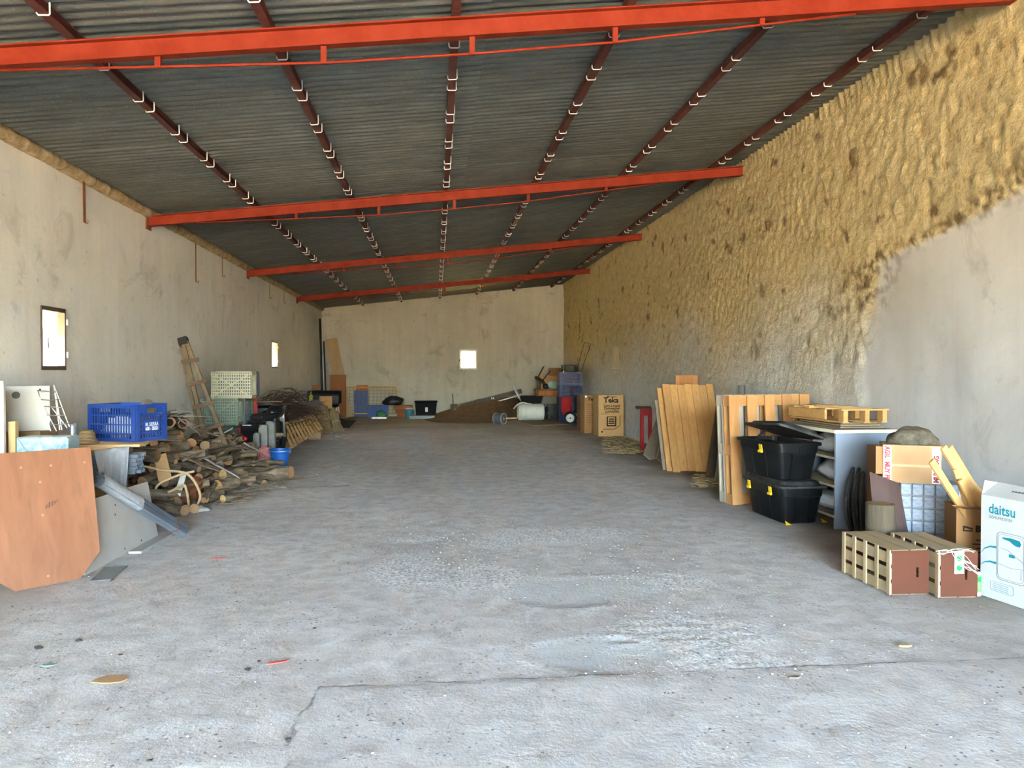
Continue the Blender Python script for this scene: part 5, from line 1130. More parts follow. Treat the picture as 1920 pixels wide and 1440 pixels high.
# rolls on the floor
a = G(938, 796); rl = thing('wire_roll', 'grey roll of wire lying on the floor before the mound', 'roll', (a.x, a.y + .15, .0)); rM = Matrix.Translation((0, 0, .155)) @ Euler((PI / 2, 0, .9)).to_matrix().to_4x4(); M_ROLL = plain('grey_roll', S(86, 92, 98), .6, .2, .15, 12, .2)
MB().lathe([(.06, -.14), (.15, -.14), (.155, -.1), (.155, .1), (.15, .14), (.06, .14), (.06, -.14)], 24, rM).build('wound_wire', M_ROLL, rl, smooth=True, auto=40)
for z in (-.13, .13): MB().lathe([(.13, z - .012), (.165, z - .012), (.165, z + .012), (.13, z + .012), (.13, z - .012)], 24, rM).build('end_ring', M_CHROME, rl)
MB().bar((a.x + .16, a.y + .1, .16), (a.x + .46, a.y + .05, .17), .05, .04).solo('wooden_stick', M_PALEW(0), 'short pale stick poking out of the wire roll', 'stick')
c = [G(x, y) for x, y in ((965, 788), (1062, 786), (1072, 797), (1000, 799))]
MB().slab([p + Vector((0, 0, .026)) for p in c], (0, 0, 1), .022).solo('flat_board', wood('grey_board', S(120, 106, 86), 0), 'thin flat board lying on the floor under the cart wheel', 'board')
# work table heaped with things
tx, ty = WY(1028, 730, 22.9).x, 22.95; tz = WY(1028, 730, 22.6).z
wt = thing('work_table', 'old wooden work table heaped with junk in the far right corner', 'table', (tx, ty, 0)); M_TBL = wood('table_brown', S(112, 84, 54), 0)
for k in range(3): MB().box(-.42, .42, -.33 + .22 * k, -.33 + .22 * k + .212, tz - .04, tz).build('top_board', M_TBL, wt, bevel=.003)
for sx in (-.36, .36):
    for sy in (-.27, .27): MB().box(sx - .03, sx + .03, sy - .03, sy + .03, .0, tz - .04).build('leg', M_TBL, wt)
MB().box(-.36, .36, -.30, -.28, tz - .2, tz - .04).build('apron', M_TBL, wt)
for k in range(3): MB().box(-.34 + .235 * k, -.12 + .235 * k, -.318, -.301, tz - .19, tz - .05).build('drawer_front', wood('orange_board', S(176, 104, 50), 2), wt)
MB().box(-.33, .33, -.2, .2, .005, .5).solo('x', M_BLKP, 'x', 'x') if False else None
for k in range(3):
    th = thing('grey_crate', ['dark grey bin under the work table, nearest the barrel', 'dark grey bin in the middle under the work table', 'dark grey bin under the table nearest the blue crates'][k], 'bin', (tx - .2 + .2 * k, ty - .12, .004), group='bins under the work table')
    MB().lathe([(0, 0), (.085, 0), (.095, .42), (.098, .43), (.09, .43), (.08, .01), (0, .01)], 4, Matrix.Rotation(PI / 4, 4, 'Z')).build('bin_body', plain('dark_grey_bin', S(56, 58, 58), .6), th); MB().box(-.075, .075, -.075, .075, .432, .45).build('lid', plain('dark_grey_bin', S(56, 58, 58), .6), th, bevel=.008)
carton('carton on the work table below the upturned stool', (tx + .02, ty + .05, tz + .002), .62, .4, .40, .05)
carton('small open-topped carton piled on the larger table carton', (tx + .22, ty + .1, tz + .41), .36, .34, .24, -.25, M_CARDD)
MB().box(-.01, .01, 0, 0, 0, 0) if False else None
# upturned stool
stl = thing('upturned_stool', 'dark upturned stool with two legs in the air on table junk', 'stool', (tx - .30, ty - .28, tz + .003))
sM = Matrix.Translation((0, .0, .28)) @ Euler((.25, .55, 0)).to_matrix().to_4x4()
MB().lathe([(0, -.03), (.17, -.03), (.19, 0), (.17, .035), (0, .04)], 20, sM).build('seat', plain('dark_seat', S(54, 46, 40), .6), stl, smooth=True)
for a_ in (.6, 2.2, 3.7, 5.3): MB().tube([sM @ Vector((.12 * math.cos(a_), .12 * math.sin(a_), .03)), sM @ Vector((.17 * math.cos(a_), .17 * math.sin(a_), .42))], .014, 6).build('leg', plain('dark_seat', S(54, 46, 40), .6), stl, smooth=True)
MB().tube([(0, 0, .0), (0, 0, .27)], .03, 8).build('pedestal', plain('dark_seat', S(54, 46, 40), .6), stl)
MB().blob((tx + .14, ty - .30, tz + .12), (.2, .06, .12), 71, .35, 2.2, 16, flat=-.116).solo('mint_bag', plain('mint_bag', S(150, 178, 164), .6, 0, .15, 8, .4), 'pale mint crumpled bag on the work table front', 'bag', smooth=True)
MB().blob((tx - .12, ty - .31, tz + .09), (.09, .05, .09), 72, .3, 2.2, 14, flat=-.086).solo('dark_bag', MATS['black_plastic'], 'small dark bag beside the mint one on the table', 'bag', smooth=True)
# wheelbarrow on end behind the barrel
wb = thing('wheelbarrow', 'dark wheelbarrow with raised grey handles behind the barrel', 'wheelbarrow', (WY(1000, 745, 22.3).x, 22.45, 0), rz=-.2)
m = MB(); m.add([(-.28, -.2, .42), (.25, -.2, .42), (.25, .25, .42), (-.28, .25, .42), (-.38, -.3, .72), (.32, -.3, .72), (.32, .34, .72), (-.38, .34, .72)], [(0, 3, 2, 1), (0, 1, 5, 4), (1, 2, 6, 5), (2, 3, 7, 6), (3, 0, 4, 7)]); o = m.build('tray', M_BLKP, wb); md = o.modifiers.new('thick', 'SOLIDIFY'); md.thickness = .006
for sy in (-.2, .22): MB().tube(spline([(.3, sy, .40), (-.25, sy, .56), (-.5, sy, .84), (-.56, sy, 1.08)]), .017, 8).build('handle', M_CHROME, wb, smooth=True); MB().tube([(-.15, sy, .45), (-.22, sy, .01)], .016, 8).build('leg', M_BLKP, wb)
wheel(wb, (.42, 0, .2), .2, .09)
MB().tube([(.3, -.2, .40), (.42, -.06, .2)], .014, 6).build('fork', M_BLKP, wb); MB().tube([(.3, .22, .40), (.42, .06, .2)], .014, 6).build('fork', M_BLKP, wb)
carton('brown carton lying in the wheelbarrow tray', (WY(1000, 745, 22.3).x - .03, 22.45, .425), .36, .3, .16, -.2, M_CARDD)
# blue crates with a black one on top, on a red and blue covered drum
bx = WY(1069, 740, 20.95).x - .01
sk = thing('steel_drum', 'dark steel drum under the stacked blue crates', 'drum', (bx - .02, 21.05, .005))
MB().lathe([(0, 0), (.29, 0), (.29, .02), (.28, .03), (.28, .25), (.292, .26), (.28, .27), (.28, .5), (.292, .51), (.28, .52), (.28, .72), (.29, .74), (0, .74)], 28).build('drum_body', plain('drum_blue', S(34, 52, 86), .5, .1, .15, 5, .1), sk, smooth=True, auto=40)
for z in (.26, .51): MB().lathe([(.281, z - .015), (.297, z), (.281, z + .015)], 28).build('rolling_hoop', plain('drum_blue', S(34, 52, 86), .5), sk, smooth=True)
crate('plastic_crate', 'lower blue crate stacked on the drum in the far right corner', pmat('blue3', S(16, 36, 88), .03), (bx, 20.98, .75), .64, .42, .34, (0, 0, .03), 'blue crates in the corner')
crate('plastic_crate', 'upper deep blue crate stacked on the other blue one', pmat('blue4', S(18, 26, 84), .03), (bx + .005, 20.98, 1.094), .62, .42, .34, (0, 0, -.05), 'blue crates in the corner')
crate('plastic_crate', 'black crate topping the blue crates in the corner', pmat('black2', S(10, 11, 14), .02), (bx + .01, 21.0, 1.438), .42, .32, .21, (0, 0, .1), 'blue crates in the corner')
m = MB(); a = WY(1065, 750, 20.7)
for j in range(9):
    for i in range(11):
        s_, r_ = i / 10, j / 8; m.v.append(Vector((a.x - .19 + .38 * s_ * (1 - .25 * r_), 20.73 - .02 * math.sin(s_ * 9 + r_) - .02 * r_, .738 - (.42 + .12 * math.sin(s_ * 3)) * r_)))
for j in range(8):
    for i in range(10): m.f.append((j * 11 + i, j * 11 + i + 1, (j + 1) * 11 + i + 1, (j + 1) * 11 + i))
o = m.solo('red_jacket', plain('red_cloth', S(166, 28, 34), .8, 0, .15, 6, .3), 'red cloth hanging below the stacked blue crates', 'cloth', smooth=True); md = o.modifiers.new('thick', 'SOLIDIFY'); md.thickness = .02
# hand cart with pneumatic wheels
a = G(1066, 797); hc = thing('hand_truck', 'two-wheeled hand truck with white wheel rims by the cartons', 'hand truck', (a.x, a.y + .05, 0), rz=.35)
M_RIMW = plain('white_rim', S(206, 206, 200), .4)
for sx in (-.04, .30):
    M = Matrix.Translation((sx, 0, .185)) @ Matrix.Rotation(PI / 2 + .5, 4, 'Z') @ Matrix.Rotation(PI / 2, 4, 'X')
    M = Matrix.Translation((sx, 0, .185)) @ Euler((PI / 2, 0, .25)).to_matrix().to_4x4()
    M = Matrix.Translation((sx + .1, .3 * (1 if sx > 0 else 0), .185)) @ Euler((PI / 2, 0, -.4)).to_matrix().to_4x4()
    w_ = MB().lathe([(.11, -.03), (.14, -.045), (.17, -.04), (.183, -.015), (.183, .015), (.17, .04), (.14, .045), (.11, .03), (.11, -.03)], 28, M).build('wheel', M_RUB, hc, smooth=True)
    MB().lathe([(0, -.02), (.04, -.035), (.05, -.02), (.10, -.025), (.12, -.035), (.12, .035), (.1, .025), (0, .03)], 28, M).build('rim', M_RIMW, w_, smooth=True); MB().lathe([(0, -.05), (.022, -.05), (.022, .04), (0, .04)], 12, M).build('hub', M_BLKP, w_)
for s_ in (0, .26): MB().tube([(.12 + s_ * .4, .02 + s_, .16), (.26 + s_ * .5, .22 + s_ * .5, .42), (.34 + s_ * .5, .45 + s_ * .5, .95)], .016, 8).build('side_tube', M_CHROME, hc, smooth=True)
MB().tube([(.34, .45, .95), (.40, .50, 1.0), (.47, .58, .95)], .016, 8).build('grip', M_RUB, hc, smooth=True); MB().tube([(.10, 0, .185), (.40, .3, .185)], .012, 8).build('axle', M_CHROME, hc)
MB().bar((.0, -.12, .014), (.26, .14, .014), .22, .014).build('toe_plate', M_BLKP, hc)
# appliance cartons
cx0 = WY(1123, 800, 16.4); cx1 = WY(1170, 800, 16.4); wd = cx1.x - cx0.x; ht = WY(1140, 741, 16.4).z
M_PRK = plain('dark_print', S(44, 34, 26), .8)
bxA = carton('tall brown dishwasher carton with printed front by the right wall', (cx0.x + wd / 2 - .01, 16.68, .006), wd, .56, ht - .012, 0.0, plain('kraft_tan', S(186, 146, 96), .85, 0, .06, 4, .06), 'appliance_carton', group='appliance cartons', tape=False)
FM = lambda x, z: frame((x, -.2812, z), (1, 0, 0), (0, 0, 1))
h_ = ht
lettering('Teka', .17, M_PRK, bxA, FM(0, h_ * .815), sx=1.0, bold=.006, align='CENTER'); MB().box(-.09, .13, -.2815, -.2805, h_ * .945, h_ * .96).build('logo_bar', M_PRK, bxA); MB().box(-.09, -.055, -.2815, -.2805, h_ * .962, h_ * .985).build('logo_dot', M_PRK, bxA)
for k, tx_ in enumerate(('Lava-Louças', 'Dishwasher', 'Lavavajillas')): lettering(tx_, .083, M_PRK, bxA, FM(.02, h_ * (.715 - .07 * k)), sx=.92, bold=.002, align='CENTER')
for k in range(7): MB().box(-wd * .40 + .028 * k, -wd * .40 + .028 * k + .018, -.2815, -.2805, h_ * .535, h_ * .548).build('printed_dash', M_PRK, bxA)
for (xa_, za, xb_, zb_) in ((-.19, .17, .08, .17), (.08, .17, .20, .26), (.20, .26, .20, .50)): MB().bar((xa_ * wd / .57, -.281, za * h_), (xb_ * wd / .57, -.281, zb_ * h_), .012, .0015, up=(0, 1, 0)).build('printed_line', M_PRK, bxA)
for (xa_, xb_, za, zb_) in ((-.10, .12, .24, .27), (-.10, -.07, .27, .46), (.09, .12, .27, .46), (-.10, .12, .46, .48), (-.06, .08, .30, .33), (-.06, .08, .35, .38), (-.05, .07, .40, .43)): MB().box(xa_ * wd / .57, xb_ * wd / .57, -.2815, -.2805, za * h_, zb_ * h_).build('printed_drawing', M_PRK, bxA)
MB().lathe([(0, 0), (.022, 0), (.022, .001), (0, .001)], 14, FM(-wd * .36, .10) ).build('printed_dot', M_PRK, bxA)
# its neighbour, slightly further back
e0, e1 = WY(1096, 800, 17.3), WY(1122, 800, 17.3); hb = WY(1110, 741, 17.3).z
bxB = carton('narrower printed carton standing behind the tall dishwasher carton', (e0.x + .22, 17.56, .006), .44, .5, hb - .012, 0.0, plain('kraft_dark', S(160, 118, 72), .85, 0, .08, 4, .06), 'appliance_carton', group='appliance cartons', tape=False)
FB = lambda x, z: frame((x, -.2512, z), (1, 0, 0), (0, 0, 1))
lettering('Teka', .11, M_PRK, bxB, FB(-.14, hb * .85), bold=.004); MB().box(.09, .17, -.2515, -.2505, hb * .80, hb * .90).build('paper_label', M_PRINT, bxB); MB().box(-.21, -.16, -.2515, -.2505, hb * .93, hb * .985).build('paper_label', M_PRINT, bxB); MB().box(.11, .15, -.2515, -.2505, hb * .12, hb * .17).build('paper_label', M_PRINT, bxB)
for k in range(9): MB().box(-.16, -.16 + .12 + .05 * ((k * 7) % 3), -.2515, -.2505, hb * (.74 - .058 * k), hb * (.747 - .058 * k)).build('printed_line', M_PRK, bxB)
for k in range(6): MB().box(.12, .145, -.2515, -.2505, hb * (.60 - .08 * k), hb * (.62 - .08 * k)).build('printed_line', M_PRK, bxB)
a = WY(1090, 790, 18.6); carton('dark shaded carton hidden behind the two printed ones', (a.x + .12, 18.45, .006), .42, .5, WY(1090, 742, 18.3).z, .05, plain('kraft_shade', S(120, 92, 62), .85), 'appliance_carton', group='appliance cartons')
# ------------------------------------------------------------------ along the right wall, middle distance
M_REDT = plain('red_gloss', S(158, 16, 20), .5, 0, .1, 5, .05, spec=.15)
a = G(1204, 845); rt = thing('red_table', 'small red-legged table with a dark top against the rough wall', 'table', (a.x, a.y, 0), rz=-.25); tz = WY(1210, 764, a.y - .05).z
rw = 3.98 - a.x
for (x, y) in ((0, 0), (rw - .06, 0), (0, .42), (rw - .06, .42)): MB().box(x - .03, x + .03, y - .03, y + .03, .004, tz - .03).build('leg', M_REDT, rt, bevel=.004)
MB().box(.03, rw - .09, -.02, .0, tz - .15, tz - .03).build('apron', M_REDT, rt); MB().box(-.01, .01, .03, .39, tz - .15, tz - .03).build('apron', M_REDT, rt); MB().box(.03, rw - .09, .42, .44, tz - .15, tz - .03).build('apron', M_REDT, rt)
MB().box(-.12, rw - .04, -.08, .50, tz - .03, tz).build('table_top', wood('dark_top', S(84, 62, 50), 0), rt, bevel=.004)
# weathered planks leaning
M_GPL = wood('grey_plank', S(146, 132, 112), 2, .2)
for k, (b0, t0, wd, lb) in enumerate((((1217, 862), (1243, 790, 12.5), .26, 'wide grey plank leaning behind the pine panels, nearest the red table'), ((1240, 869), (1256, 800, 12.2), .24, 'second grey plank leaning behind the pine panels'))):
    p = G(*b0); q = WY(*t0); MB().bar(p + Vector((0, 0, .012)), q, wd, .025, up=(.5, -1, .4)).solo('plank', M_GPL, lb, 'plank', 'grey leaning planks', bevel=.003)
# pine panels: boards side by side on battens
M_PINE = wood('pine', S(188, 140, 84), 2, .16, .7); M_PINEX = wood('pine', S(188, 140, 84), 0, .16, .7)
def plank_panel(label, base, wd, ht, lean, roll, yaw, nb, mat, matx, cutl=0):
    """upright panel of nb vertical boards on two battens; base = lower left corner"""
    R_ = Euler((0, 0, yaw)).to_matrix().to_4x4() @ Euler((-lean, 0, 0)).to_matrix().to_4x4() @ Euler((0, roll, 0)).to_matrix().to_4x4()
    th = thing('plank_shutter', label, 'panel', base, group='pine panels leaning on the wall'); M0 = Matrix.Translation(base) @ R_; bw = wd / nb
    for k in range(nb):
        MB().box(k * bw + .0015, (k + 1) * bw - .0015, 0 + .003 * (k % 2), .022 + .002 * ((k * 5) % 3), .006 * ((k * 3) % 4), ht - .008 * ((k * 7) % 3), M0).build('board', mat, th, world=True, bevel=.002)
    for z in (.10, ht / 2, ht - .2): MB().box(.01, wd - .01, .027, .06, z, z + .09, M0).build('batten', matx, th, world=True)
    for k in range(nb):
        for z in (.14, ht - .15): MB().tube([M0 @ Vector(((k + .5) * bw, -.001, z)), M0 @ Vector(((k + .5) * bw, .004, z))], .004, 6).build('nail', M_HOLE, th, world=True)
    return th
b0 = G(1262, 886); plank_panel('front pine plank panel leaning beside the red table', (b0.x, b0.y, .006), .79, 1.37, .40, 0, 0, 7, M_PINE, M_PINEX)
plank_panel('second pine panel hidden behind the front one', (b0.x - .05, b0.y + .13, .006), .79, 1.30, .40, 0, 0, 7, M_PINE, M_PINEX)
plank_panel('rearmost worn panel of the leaning pine stack', (b0.x - .07, b0.y + .26, .006), .80, 1.10, .40, 0, 0, 6, M_GPL, M_GPL)
# wooden crates behind the panels
def box_crate(label, loc, sx, sy, sz, mat, rz=0, n=4, group='wooden boxes'):
    th = thing('wooden_box', label, 'box', loc, rz, group); bw = sx / n
    for k in range(n): MB().box(-sx / 2 + k * bw + .002, -sx / 2 + (k + 1) * bw - .002, -sy / 2, -sy / 2 + .012, 0, sz).build('board', mat, th); MB().box(-sx / 2 + k * bw + .002, -sx / 2 + (k + 1) * bw - .002, sy / 2 - .012, sy / 2, 0, sz).build('board', mat, th)
    for s_ in (-1, 1): MB().box(s_ * sx / 2 - (.012 if s_ > 0 else 0), s_ * sx / 2 + (.012 if s_ < 0 else 0), -sy / 2 + .012, sy / 2 - .012, 0, sz).build('end_board', mat, th)
    MB().box(-sx / 2 + .012, sx / 2 - .012, -sy / 2 + .012, sy / 2 - .012, 0, .012).build('bottom', mat, th); MB().box(-sx / 2 + .012, sx / 2 - .012, -sy / 2 + .012, sy / 2 - .012, sz - .012, sz).build('lid', mat, th)
    return th
cx = WY(1298, 712, 11.55).x; zb = WY(1300, 723, 11.55).z
box_crate('tall plain wooden box standing behind the pine panels', (cx - .05, 11.72, .004), .34, .34, zb - .006, M_GPL, 0, 5)
box_crate('small striped wooden box topping the box behind pine panels', (cx - .04, 11.7, zb), .34, .26, .165, wood('striped_box', S(176, 118, 66), 2), -.35, 5)
# dark beams leaning
M_DKW = wood('dark_beam', S(86, 72, 58), 2, .25)
for k, (pb, pt, lb) in enumerate((((1331, 897), (1351, 762, 10.16), 'dark weathered beam leaning on the front pine panel'), ((1347, 903), (1361, 790, 10.1), 'shorter grey beam leaning beside the dark beam'))):
    p = G(*pb); q = WY(*pt); MB().bar(p + Vector((0, 0, .012)), q, .115 - .02 * k, .05, up=(.1, -1, .2)).solo('beam', M_DKW if k == 0 else M_GPL, lb, 'beam', 'leaning beams', bevel=.004)
# pallets
M_PAL = wood('pallet_wood', S(178, 130, 80), 2, .18); M_PALX = wood('pallet_wood', S(178, 130, 80), 0, .18); M_PALG = wood('pallet_grey', S(176, 166, 150), 2, .12)
def pallet(label, base, wd, ht, lean, yaw, roll=0, mats=(M_PAL, M_PALX), nb=5, group='pallets stood on edge', bw=.12, thick=.11):
    """euro style pallet stood on its end: deck boards upright facing -Y; base = lower left corner"""
    R_ = Euler((0, 0, yaw)).to_matrix().to_4x4() @ Euler((-lean, 0, 0)).to_matrix().to_4x4() @ Euler((0, roll, 0)).to_matrix().to_4x4()
    th = thing('pallet', label, 'pallet', base, group=group); M0 = Matrix.Translation(base) @ R_
    for k in range(nb):
        x = (wd - bw) * k / (nb - 1); MB().box(x, x + bw, 0, .022, 0, ht, M0).build('deck_board', mats[0], th, world=True, bevel=.002)
    for z in (0.0, ht / 2 - .06, ht - .12): MB().box(.002, wd - .002, .0222, .0442, z + .002, z + .118, M0).build('stringer_board', mats[1], th, world=True, bevel=.002)
    for z in (.002, ht / 2 - .06, ht - .118):
        for x in (.0, wd / 2 - .06, wd - .12): MB().box(x + .002, x + .118, .0444, .0444 + thick, z, z + .115, M0).build('block', mats[1], th, world=True)
    for x in (0, wd / 2 - .05, wd - .1): MB().box(x, x + .1, .0446 + thick, .0666 + thick, 0, ht, M0).build('bottom_board', mats[0], th, world=True, bevel=.002)
    return th
b0 = G(1374, 948); pallet('tan wooden pallet stood on end behind the black totes', (b0.x, b0.y, .004), 1.0, 1.19, .06, .14, -.01, thick=.07)
pallet('grey-white pallet stood on end behind the tan one', (b0.x - .02, b0.y + .155, .004), .98, 1.19, .06, .14, -.01, (M_PALG, M_PALG), 7, bw=.12, thick=.06)
a = WY(1390, 722, 9.6); MB().tube([(a.x - .0, 9.5, .004), (a.x, 9.6, a.z - .0)], .04, 10).solo('round_post', plain('grey_post', S(110, 106, 98), .9, 0, .2, 8, .3), 'round grey post end showing above the grey pallet', 'post', smooth=True)

# ------------------------------------------------------------------ black totes with yellow latches
M_TOTE = plain('tote_black', S(7, 8, 10), .42, 0, .12, 4, .06, dust=.025, spec=.25); M_LATCH = plain('latch_yellow', S(236, 190, 28), .4, 0, .05, 4, .03)
def tote(label, loc, rz, lid=True):
    th = thing('storage_tote', label, 'tote', loc, rz, 'black totes with yellow latches'); H = .36; rw_, rl, bw_, bl_ = .225, .40, .175, .335   # half widths at rim and base
    n = 10; m = MB(); prof = [(0, bw_ - .02, bl_ - .02), (.012, bw_, bl_), (H - .10, bw_ + (rw_ - .012 - bw_) * .78, bl_ + (rl - .012 - bl_) * .78), (H - .095, rw_ - .016, rl - .016), (H - .03, rw_ - .01, rl - .01), (H - .028, rw_ + .012, rl + .012), (H, rw_ + .014, rl + .014), (H, rw_ - .008, rl - .008), (.02, bw_ - .012, bl_ - .012)]
    rings = []
    for z, hx, hy in prof:
        rr = .05; ring = []
        for cx_, cy_, a0 in ((hx - rr, hy - rr, 0), (-hx + rr, hy - rr, 90), (-hx + rr, -hy + rr, 180), (hx - rr, -hy + rr, 270)):
            for k in range(4): t_ = math.radians(a0 + 30 * k); ring.append(Vector((cx_ + rr * math.cos(t_), cy_ + rr * math.sin(t_), z)))
        rings.append(ring)
    N = len(rings[0]); m.v = [p for R_ in rings for p in R_]
    for i in range(len(rings) - 1):
        for k in range(N): m.f.append((i * N + k, i * N + (k + 1) % N, (i + 1) * N + (k + 1) % N, (i + 1) * N + k))
    m.f.append(tuple(range(N))[::-1]); m.f.append(tuple((len(rings) - 1) * N + k for k in range(N)))
    m.build('tub', M_TOTE, th, smooth=True, auto=35)
    def rib(x, y0_, y1_): pass
    for s_ in (-1, 1):   # handle recess and ribs on both ends, ribs on the long sides
        for x in (-.085, .085): MB().bar((x * .9, s_ * (bl_ + .004), .02), (x * .8, s_ * (bl_ + .048), H - .10), .012, .016, up=(0, s_, 0)).build('rib', M_TOTE, th)
        MB().bar((-.085, s_ * (bl_ + .047), H - .105), (.085, s_ * (bl_ + .047), H - .105), .014, .02).build('rib', M_TOTE, th)
        MB().bar((0, s_ * (rl - .006), H - .09), (0, s_ * (rl - .006), H - .03), .008, .012, up=(0, s_, 0)).build('rib', M_TOTE, th)
        for y in (-.12, .12): MB().bar((s_ * (bw_ + .002), y, .02), (s_ * (bw_ + .036), y, H - .10), .012, .01, up=(s_, 0, 0)).build('rib', M_TOTE, th)
    if lid: tote_lid(th, Matrix.Translation((0, 0, H)))
    return th
def tote_lid(th, M, nm='lid'):
    m = MB(); rings = []
    for z, hx, hy in ((-.012, .244, .42), (.008, .246, .422), (.012, .236, .412), (.012, .20, .375), (.045, .185, .36), (.05, .17, .345)):
        rr = .05; ring = []
        for cx_, cy_, a0 in ((hx - rr, hy - rr, 0), (-hx + rr, hy - rr, 90), (-hx + rr, -hy + rr, 180), (hx - rr, -hy + rr, 270)):
            for k in range(4): t_ = math.radians(a0 + 30 * k); ring.append(M @ Vector((cx_ + rr * math.cos(t_), cy_ + rr * math.sin(t_), z)))
        rings.append(ring)
    N = len(rings[0]); m.v = [p for R_ in rings for p in R_]
    for i in range(len(rings) - 1):
        for k in range(N): m.f.append((i * N + k, i * N + (k + 1) % N, (i + 1) * N + (k + 1) % N, (i + 1) * N + k))
    m.f.append(tuple(range(N))[::-1]); m.f.append(tuple((len(rings) - 1) * N + k for k in range(N)))
    return m.build(nm, plain('tote_lid_dusty', S(14, 14, 15), .6, 0, .15, 5, .1, dust=.25), th, smooth=True, auto=35)
def latch(th, M):
    o = MB().box(-.028, .028, -.01, .045, 0, .008, M).build('latch', M_LATCH, th, bevel=.002); MB().bar(M @ Vector((-.03, -.022, .012)), M @ Vector((.03, -.022, .012)), .02, .022, up=(0, 0, 1)).build('latch_lip', M_LATCH, o); return o
lo = tote('lower black tote with dusty lid and two yellow latches', (3.435, 7.10, .004), .04)
for y in (-.22, .22): latch(lo, frame((-.245, y, .30), (0, -1, 0), (-.12, 0, 1)))
latch(lo, frame((.06, -.425, .02), (1, 0, 0), (0, -.3, 1))) if False else None
up_t = tote('upper black tote with its lid lying askew on top', (3.385, 7.12, .416), .10, lid=False)
latch(up_t, frame((-.247, -.12, .285), (0, -1, 0), (-.12, 0, 1)))
tote_lid(up_t, Matrix.Translation((.06, .0, .448)) @ Euler((-.06, .30, -.12)).to_matrix().to_4x4(), 'askew_lid')
MB().blob((0, 0, .28), (.16, .3, .07), 81, .4, 2.5, 18).build('contents', M_BLKP, up_t, smooth=True)
MB().tube([(-.18, .1, .36), (-.05, .12, .455), (.1, .1, .45)], .012, 6).build('inner_strap', M_TOTE, up_t)
for k, (px, py) in enumerate(((1473, 983), (1540, 978))):
    g = G(px, py); MB().add([(-.03, -.02, 0), (.035, -.01, 0), (.02, .03, .0), (-.02, .02, .035)], [(0, 2, 1), (0, 1, 3), (1, 2, 3), (2, 0, 3)], Matrix.Translation((g.x, g.y - .05, .004))).solo('broken_latch', M_LATCH, ['broken yellow latch piece on the floor at tote corner', 'yellow plastic scrap on the floor by the desk'][k], 'scrap', 'yellow scraps')

# ------------------------------------------------------------------ desk with shelves
DX0, DX1, DY0, DY1 = 3.80, 4.20, 6.50, 7.56; DZ = WY(1583, 806, 6.45).z
M_DESK = plain('blue_grey_laminate', S(136, 146, 160), .45, 0, .04, 3, .04, dust=.08); M_DTOP = plain('dusty_top', S(170, 156, 130), .7, 0, .15, 6, .15, dust=.4); M_DEDGE = plain('cream_edge', S(224, 214, 182), .5, 0, .05, 3, .04)
dk = thing('desk_cabinet', 'pale blue-grey shelf desk with a dusty top by the right wall', 'desk', ((DX0 + DX1) / 2, (DY0 + DY1) / 2, 0))
dx = WY(1563, 990, 6.5).x + .015
MB().box(dx, DX1, DY0, DY0 + .025, .004, DZ - .03).build('side_panel', M_DESK, dk, world=True, bevel=.001); MB().box(dx, DX1, DY1 - .025, DY1, .004, DZ - .03).build('side_panel', M_DESK, dk, world=True, bevel=.001)
MB().box(DX1 - .02, DX1, DY0 + .025, DY1 - .025, .004, DZ - .03).build('back_panel', M_DESK, dk, world=True)
for z in (.10, .38, .64): MB().box(dx + .01, DX1 - .02, DY0 + .025, DY1 - .025, z, z + .022).build('shelf', M_DTOP, dk, world=True)
x0 = WY(1583, 803, 6.42).x - .02
tp = MB().box(x0 - .06, DX1 + .02, DY0 - .06, DY1 + .05, DZ - .03, DZ).build('desk_top', M_DTOP, dk, world=True)
MB().box(x0 - .062, DX1 + .02, DY0 - .063, DY0 - .06, DZ - .03, DZ).build('edge_band', M_DEDGE, tp, world=True); MB().box(x0 - .063, x0 - .06, DY0 - .063, DY1 + .05, DZ - .03, DZ).build('edge_band', M_DEDGE, tp, world=True)
M_SACK = plain('white_sack', S(222, 222, 224), .75, 0, .08, 6, .5, 25)
def sack(label, c, r, seed):
    m = MB(); n = 30; h = 16; c = Vector(c)
    for i in range(h + 1):
        th_ = PI * i / h
        for k in range(n):
            ph = 2 * PI * k / n; d = Vector((math.sin(th_) * math.cos(ph), math.sin(th_) * math.sin(ph), math.cos(th_))); q = 1 + .20 * noise.noise(d * 2.2 + Vector((seed, 0, 0))) - .16 * abs(noise.noise(d * 4.5 + Vector((0, seed, 0)))) - .06 * abs(noise.noise(d * 9 + Vector((0, seed, 0))))
            p = Vector((d.x * r[0], d.y * r[1], d.z * r[2])) * q; p.z = max(p.z, -r[2] * .72); m.v.append(c + p)
    for i in range(h):
        for k in range(n): m.f.append((i * n + k, (i + 1) * n + k, (i + 1) * n + (k + 1) % n, i * n + (k + 1) % n))
    m.solo('white_sack', M_SACK, label, 'sack', 'white sacks in the desk', smooth=True)
sack('white crumpled sack on the top shelf of the desk', (3.94, 6.98, .662 + .085), (.17, .36, .115), 2)
sack('white crumpled sack on the middle shelf of the desk', (3.94, 6.92, .402 + .08), (.18, .34, .11), 7)
sack('flattened white sack on the lowest shelf of the desk', (3.94, 7.0, .122 + .065), (.17, .36, .09), 9)
